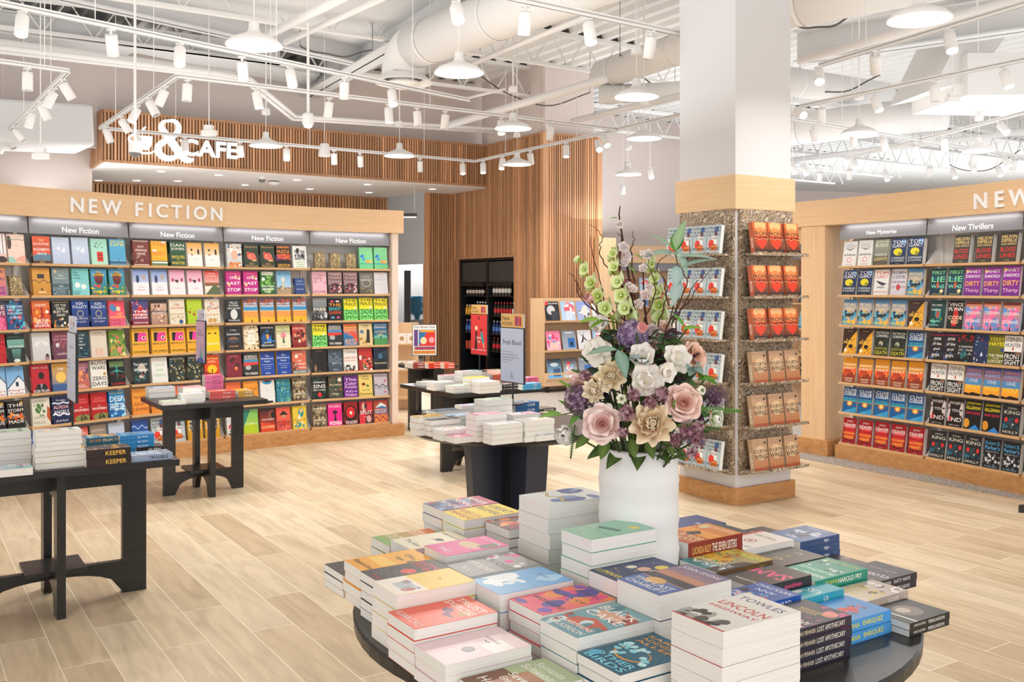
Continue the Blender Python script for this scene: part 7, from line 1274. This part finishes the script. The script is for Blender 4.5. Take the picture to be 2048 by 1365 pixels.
peony(fpos(1188, 782, -.12), .036, (-.5, -1, -.1), 'f4dcb4', 'faeed8', 'smaller cream peony below its twin on the left', 7)
magnolia(fpos(1290, 765, -.15), .058, (.1, -1, .2), 'wide white magnolia facing forward in the centre', 8)
magnolia(fpos(1285, 715, -.12), .045, (-.1, -1, .4), 'white magnolia with cupped petals above the centre bloom', 9)
magnolia(fpos(1352, 720, -.10), .048, (.3, -1, .5), 'white magnolia right of centre beside the peach rose', 10)
magnolia(fpos(1195, 705, -.08), .048, (-.4, -1, .2), 'white magnolia on the left over the cream peony', 11)
magnolia(fpos(1200, 652, -.03), .038, (-.3, -.8, .6), 'white magnolia bud high on the left', 12, n=5, cup=1.0)
magnolia(fpos(1133, 868, -.02), .044, (-.6, -1, -.3), 'white bloom hanging at the far lower left', 13, cup=1.1)
magnolia(fpos(1428, 838, -.10), .032, (.6, -1, 0), 'small white green bloom at the lower right', 14, c0='c8d8a0', cup=1.0)
rose(fpos(1330, 655, .0), .026, (.2, -.8, .6), 'e8c0a8', 'f4dcd0', 'small pale pink rose among the tall stems right of the globe', 21)
rose(fpos(1305, 690, -.02), .022, (0, -.8, .6), 'e8c4b0', 'f6e4dc', 'tiny pale pink rose over the centre magnolias', 22)
peony(fpos(1262, 735, -.07), .026, (-.1, -1, .4), 'dcc8a8', 'f4ecdc', 'small cream peony between the magnolias', 23)
magnolia(fpos(1330, 745, -.15), .034, (.4, -1, .1), 'small white magnolia tucked between the larger ones at right', 24)
ranunculus(fpos(1243, 799, -.17), .021, (-.1, -1, .2), 'green white ranunculus in the middle left', 15)
ranunculus(fpos(1400, 782, -.15), .019, (.3, -1, .2), 'green white ranunculus beside the right rose', 16)
allium(fpos(1265, 672, -.06), .043, ['a088b0', '8c7098', 'bca8c8', '745c80'], 'purple globe allium in the upper middle', 190, 17)
allium(fpos(1158, 800, -.06), .040, ['a0809c', '7c5c78', 'b89cb4', '5c4458'], 'mauve globe allium at the left', 170, 18)
allium(fpos(1430, 795, -.02), .032, ['8c7088', '6c4c60', 'a080a0'], 'mauve globe allium at the right edge of the bouquet', 110, 19)
SED = ['94606e', '744858', 'b48494', '8c5868', 'c8a0ac']
for i, (x_, y_, R_, lab) in enumerate([(1268, 790, .018, 'dark plum cluster under the centre magnolia'), (1322, 788, .022, 'plum cluster right of the centre magnolia'), (1300, 806, .018, 'plum cluster above the amber peony'), (1254, 828, .022, 'mauve star cluster between rose and peony'), (1372, 862, .024, 'plum cluster under the right rose'), (1395, 880, .022, 'plum cluster drooping at lower right'), (1350, 880, .02, 'pale mauve star cluster beside the vase'), (1384, 905, .017, 'lowest plum cluster hanging right of the vase'), (1246, 866, .015, 'small pink cluster over the vase rim'), (1170, 752, .018, 'dark red cluster by the left rose'), (1395, 855, .02, 'mauve star cluster at the right')]):
    allium(fpos(x_, y_, -.19 if i not in (9,) else -.1), R_, SED, lab, 46, 30 + i)
# bells of ireland
def bells(name, pts, label, seed):
    r = random.Random(seed); P_ = [fpos(*q) for q in pts]; root = empty(name, Matrix.Translation(P_[0]), label, 'flower', 'green bell spikes in the vase'); o0 = P_[0]
    mb = MB(); mb.tube([base] + P_, .0035, 6, '8ca03c'); mb.v = [v - o0 for v in mb.v]; mb.obj('stem', 'petal', root)
    n = 0; tot = len(P_) - 1
    for i in range(tot):
        seg = (P_[i + 1] - P_[i]).length; m = max(3, int(seg / .0115))
        for k in range(m):
            t = (k + .5) / m; c = P_[i].lerp(P_[i + 1], t); g = (i + t) / tot; a = n * 2.1; n += 1; R_ = .021 * (1 - .45 * g)
            d = V((math.cos(a), math.sin(a) - .3, .25)); T = face(c + d.normalized() * R_ * .55, d); b = MB(); b.smooth = True; c1 = r.choice(['ccdc8c', 'dce8a8', 'c0d070', 'd4e498']); m2 = 12; vs = []; cs = []
            for (rr_, z_, cc) in ((.12, -R_ * .5, 'a0b43c'), (.6, R_ * .1, c1), (1.0, R_ * .42, 'e8f0c4')):
                for q in range(m2): w_ = 1 + (.2 * r.uniform(-1, 1) if rr_ == 1 else 0); vs.append((rr_ * R_ * w_ * math.cos(6.2832 * q / m2), rr_ * R_ * w_ * math.sin(6.2832 * q / m2), z_)); cs.append(cc)
            b.add(vs, [(u * m2 + q, u * m2 + (q + 1) % m2, (u + 1) * m2 + (q + 1) % m2, (u + 1) * m2 + q) for u in range(2) for q in range(m2)], cols=cs, T=T)
            b.disc(R_ * .14, R_ * .05, 8, T=T, col='f4f8e8'); b.v = [v - o0 for v in b.v]; b.obj('bell', 'petal', root)
bells('bells_of_ireland', [(1258, 640, -.02), (1240, 580, -.02), (1230, 540, -.02), (1225, 495, -.02)], 'tallest green bell flower spike rising at centre left', 41)
bells('bells_of_ireland', [(1225, 640, 0), (1195, 590, 0), (1172, 545, 0), (1158, 517, 0)], 'green bell flower spike leaning to the left', 42)
bells('bells_of_ireland', [(1325, 660, .05), (1318, 600, .05), (1308, 545, .05), (1300, 512, .05)], 'green bell flower spike behind the eucalyptus', 43)
bells('bells_of_ireland', [(1290, 680, .03), (1272, 640, .03), (1250, 605, .03)], 'short green bell spike in the middle', 44)
# blossom branches
def branch(name, pts, blossoms, label, seed, col='3c2418', r0=.004, leaves=()):
    r = random.Random(seed); P_ = [fpos(*q) for q in pts]; root = empty(name, Matrix.Translation(P_[0]), label, 'branch', 'branches in the vase'); o0 = P_[0]; mb = MB(); n = len(P_); mb.tube([base] + P_, [r0] + [r0 * (1 - .75 * i / n) for i in range(n)], 6, col); mb.v = [v - o0 for v in mb.v]; mb.obj('stem', 'petal', root)
    for (x_, y_, R_, c) in blossoms:
        b = MB(); b.smooth = True; p = fpos(x_, y_, -.01 + r.uniform(-.01, .01)); T = face(p, (r.uniform(-.4, .4), -1, r.uniform(-.1, .5)))
        for k in range(3):
            for i in range(5): petal(b, T @ Matrix.Rotation(6.2832 * (i + .5 * k) / 5, 4, 'Z') @ Matrix.Rotation(-.1 - .35 * k, 4, 'Y'), R_ * (1.15 - .25 * k), R_ * 1.0, c, 'fdf6f4', .6, 0, 0, 4, .04, r)
        b.v = [v - o0 for v in b.v]; b.obj('blossom', 'petal', root)
    for (x_, y_, dx, dz, L) in leaves:
        lb = MB(); leaf(lb, fpos(x_, y_), (dx, -.2, dz), L, L * .36, '6c8c3c', '8cac4c'); lb.v = [v - o0 for v in lb.v]; lb.obj('leaf', 'petal', root)
branch('blossom_branch', [(1272, 660), (1262, 580), (1252, 520), (1244, 470), (1238, 430), (1240, 412)], [(1240, 449, .013, 'f4e8dc'), (1247, 495, .016, 'f4e4e4'), (1252, 512, .018, 'f0dcdc'), (1246, 528, .016, 'f4e4e4'), (1258, 575, .014, 'f0d4cc')], 'tall blossom branch with small white pink flowers at the top', 51, leaves=[(1236, 437, -1, .25, .022), (1256, 530, .6, -.5, .03)])
branch('blossom_branch', [(1300, 690), (1292, 640), (1288, 600), (1286, 540)], [(1287, 538, .014, 'f4e4dc'), (1292, 592, .018, 'ecc4b8'), (1275, 610, .016, 'f0d0c8'), (1298, 575, .012, 'f4e0dc'), (1265, 580, .014, 'f0d8cc'), (1315, 678, .022, 'ecd0c0'), (1305, 660, .02, 'f0d4cc'), (1297, 510, .016, 'f0e0d4')], 'blossom branch with pink blooms in the middle', 52, leaves=[(1287, 520, -.6, .6, .03), (1284, 545, .7, .5, .025)])
wil = [[(1215, 640), (1165, 600), (1150, 560), (1138, 545)], [(1262, 650), (1215, 610), (1198, 560), (1185, 500), (1178, 470)], [(1230, 640), (1195, 625), (1160, 585), (1154, 536)], [(1262, 600), (1235, 560), (1205, 520), (1200, 490), (1205, 475), (1195, 460), (1180, 450)], [(1290, 640), (1308, 590), (1310, 560), (1295, 530), (1302, 505)],
       [(1320, 640), (1330, 600), (1335, 570), (1312, 535), (1335, 510), (1338, 505)], [(1330, 660), (1352, 600), (1348, 560), (1360, 530), (1352, 500)], [(1340, 650), (1370, 610), (1380, 580), (1398, 560), (1408, 545)], [(1350, 660), (1362, 620), (1380, 600), (1400, 570), (1428, 525)], [(1268, 560), (1262, 500), (1268, 480), (1264, 462)], [(1240, 520), (1242, 480), (1236, 465)], [(1335, 655), (1372, 570), (1366, 540), (1378, 505), (1380, 480)]]
for i, pts in enumerate(wil):
    q = []
    for k in range(len(pts) - 1):
        for t in (0, .2, .4, .6, .8):
            a_, b_, c_, d_ = pts[max(k - 1, 0)], pts[k], pts[k + 1], pts[min(k + 2, len(pts) - 1)]; w4_ = [.5 * (2 * b_[j] + (c_[j] - a_[j]) * t + (2 * a_[j] - 5 * b_[j] + 4 * c_[j] - d_[j]) * t * t + (3 * b_[j] - a_[j] - 3 * c_[j] + d_[j]) * t ** 3) for j in (0, 1)]
            q.append((w4_[0] + 2.2 * math.sin(k * 2.9 + t * 6 + i), w4_[1], .02 * math.sin(i + k + t)))
    q.append((*pts[-1], .02)); branch('willow_twig', q, [], 'curly dark willow twig, %s from the left among the tall stems' % ORD[[3, 1, 2, 0, 6, 7, 8, 10, 11, 5, 4, 9][i]], 60 + i, '4c2c1e', .0021)
GR, GG = ('8ca898', 'a8c0b0'), ('4c7c2c', '6c9c3c')
spray('eucalyptus_stem', fpos(1330, 700), fpos(1350, 500), [(.95, (-.9, -.2, .15), .085, .03, *GR), (.98, (.15, -.1, 1), .07, .035, '4c8434', '74a44c'), (1, (.5, -.2, -.7), .075, .032, *GR), (.9, (1, -.1, .2), .11, .022, *GR), (.98, (-.7, -.1, .75), .085, .018, '8ca88c', '9cb89c'), (.8, (-.2, -.4, -1), .06, .032, '9cb8b4', 'b0c8c4'), (.75, (.9, -.2, .5), .10, .022, *GR), (.6, (-.4, -.5, -.8), .07, .035, '9cb4b0', 'b0c4c0'), (1, (.2, -.2, 1), .08, .03, '8cac84', 'a4c094')], 'tall gray green eucalyptus stem with wide drooping leaves toward the column')
spray('green_stem', fpos(1235, 700, -.03), fpos(1200, 640, -.06), [(1, (-1, -.2, .12), .055, .024, '7ca83c', '94bc50'), (.9, (-1, -.2, -.3), .045, .016, '6c9c34', '84ac44')], 'bright green leaves reaching left above the white magnolia')
spray('eucalyptus_stem', fpos(1240, 800, -.06), fpos(1235, 700, -.14), [(1, (-1, -.3, .1), .08, .03, '7c9c84', '94b09c'), (1, (.3, -.6, -.8), .075, .035, '6c8c7c', '88a494'), (.6, (.9, -.3, .3), .06, .04, '5c7464', '748c7c')], 'gray green leaves draped over the cream peony')
spray('green_stem', fpos(1185, 850, -.05), fpos(1125, 830, -.05), [(1, (-1, -.2, .15), .06, .026, '74a048', '8cb45c'), (.8, (-.7, -.2, .9), .05, .018, '6c9c3c', '84ac4c'), (.6, (-.8, -.3, -.6), .06, .022, '5c8c3c', '74a04c'), (.5, (-.9, -.3, .3), .05, .024, '4c7c34', '64944c')], 'bright green leaves spreading at the far left')
spray('green_stem', fpos(1380, 800, -.08), fpos(1395, 760, -.12), [(1, (1, -.3, .3), .045, .026, '4c7c2c', '6c9c3c'), (.8, (-.2, -.6, .8), .035, .02, '5c8c34', '74a444'), (.6, (.8, -.3, -.2), .04, .02, '4c742c', '5c8434')], 'green leaves under the peach rose on the right')
spray('green_stem', fpos(1350, 690, -.02), fpos(1362, 660, -.05), [(1, (1, -.3, .35), .055, .02, '74a03c', '8cb44c'), (.8, (-.5, -.3, 1), .05, .02, '5c8c34', '6c9c3c')], 'green leaves pointing right below the eucalyptus')
spray('eucalyptus_stem', fpos(1360, 790, -.1), fpos(1385, 735, -.13), [(1, (.5, -.8, .6), .028, .028, '7c9c94', '94b0a8'), (1, (-.6, -.8, .3), .028, .028, '7c9890', '90aca4'), (.9, (.8, -.7, -.3), .03, .028, '748c88', '8ca49c'), (.8, (-.6, -.7, -.4), .03, .028, '748c84', '88a098')], 'small round blue green eucalyptus sprig on the right')
spray('eucalyptus_stem', fpos(1265, 770, -.1), fpos(1262, 715, -.13), [(1, (.6, -.8, .2), .026, .028, '8ca0a0', 'a0b4b4'), (.8, (-.6, -.8, .3), .026, .028, '8098 98'.replace(' ', ''), '94acac'), (.6, (.6, -.7, -.3), .03, .028, '78908c', '8ca4a0')], 'small round blue green eucalyptus sprig below the purple globe')
def fern(p0, d, L, label, c='4c7c34'):
    root = MB(); p0 = V(p0); d = V(d).normalized(); n = 16; s = d.cross(V((0, -1, .2))).normalized()
    root.tube([p0, p0 + d * L * .5, p0 + d * L - UP * L * .1], .0015, 5, c)
    for i in range(n):
        t = (i + 1) / (n + 1); q = p0 + d * (L * t) - UP * (L * .1 * t * t)
        for sg in (-1, 1): leaf(root, q, s * sg + d * .4, L * .17 * (1 - t * .7), L * .05, c, '6c9c44', bend=.1, n=3)
    root.v = [v - p0 for v in root.v]; tag(root.obj('fern_frond', 'petal', T=Matrix.Translation(p0)), label, 'foliage', 'fern fronds in the vase')
fern(fpos(1160, 790, -.04), (-1, -.1, .8), .07, 'bright green fern frond at the far left', '7ca848'); fern(fpos(1150, 850, -.06), (-.15, -.1, -1), .08, 'dark fern frond hanging down at the lower left', '2c4c24'); fern(fpos(1400, 825, -.1), (1, 0, .12), .105, 'long fern frond pointing right across the column', '4c7c34')
fern(fpos(1385, 858, -.14), (1, -.1, .1), .07, 'dark fern frond at the lower right', '3c5c34'); fern(fpos(1345, 815, -.19), (.1, -.5, .6), .03, 'tiny bright fern tip over the amber peony', '6ca444'); fern(fpos(1355, 855, -.18), (.9, -.3, .35), .045, 'bright feathery sprig under the right rose', '6ca444')
for i, (x_, y_, dx, dz, lab) in enumerate([(1180, 880, -1, -.6, 'dark green leaf pointing down left over the vase rim'), (1215, 890, -.5, -1, 'olive leaf drooping over the left rim'), (1262, 885, .2, -1, 'broad green leaf hanging over the front rim'), (1292, 890, .5, -1, 'dark leaf hanging right of the front rim'), (1330, 885, .6, -1, 'green leaf over the right rim')]):
    lb = MB(); leaf(lb, fpos(x_, y_ - 8, -.12), (dx, -.4, dz), .05, .032, '4c642c', '6c8440', bend=.2); tag(lb.obj('rim_leaf', 'petal'), lab, 'leaf', 'leaves over the vase rim')
mb = MB(); mb.smooth = True; T = face(fpos(1278, 662, -.12), (.3, -1, .5))
for i in range(3): petal(mb, T @ Matrix.Rotation(2.1 * i, 4, 'Z') @ Matrix.Rotation(-.7, 4, 'Y'), .034, .026, 'e8a0a4', 'f0b8b8', .6, 0, .1, 5)
bloom('pink_bud', fpos(1278, 662, -.12), (.3, -1, .5), [('petals', mb)], 'single pink petal bud in front of the purple globe', None)
mb = MB(); mb.smooth = True; T = face(fpos(1187, 606, -.02), (-.6, -.6, .5))
for i in range(4): petal(mb, T @ Matrix.Rotation(1.57 * i, 4, 'Z') @ Matrix.Rotation(-.9, 4, 'Y'), .036, .024, 'c89878', 'e8b4b4', .5, 0, .1, 5)
bloom('pink_bud', fpos(1187, 606, -.02), (-.6, -.6, .5), [('petals', mb)], 'pink bud on the left above the white magnolia', None, stemcol='5c4028')
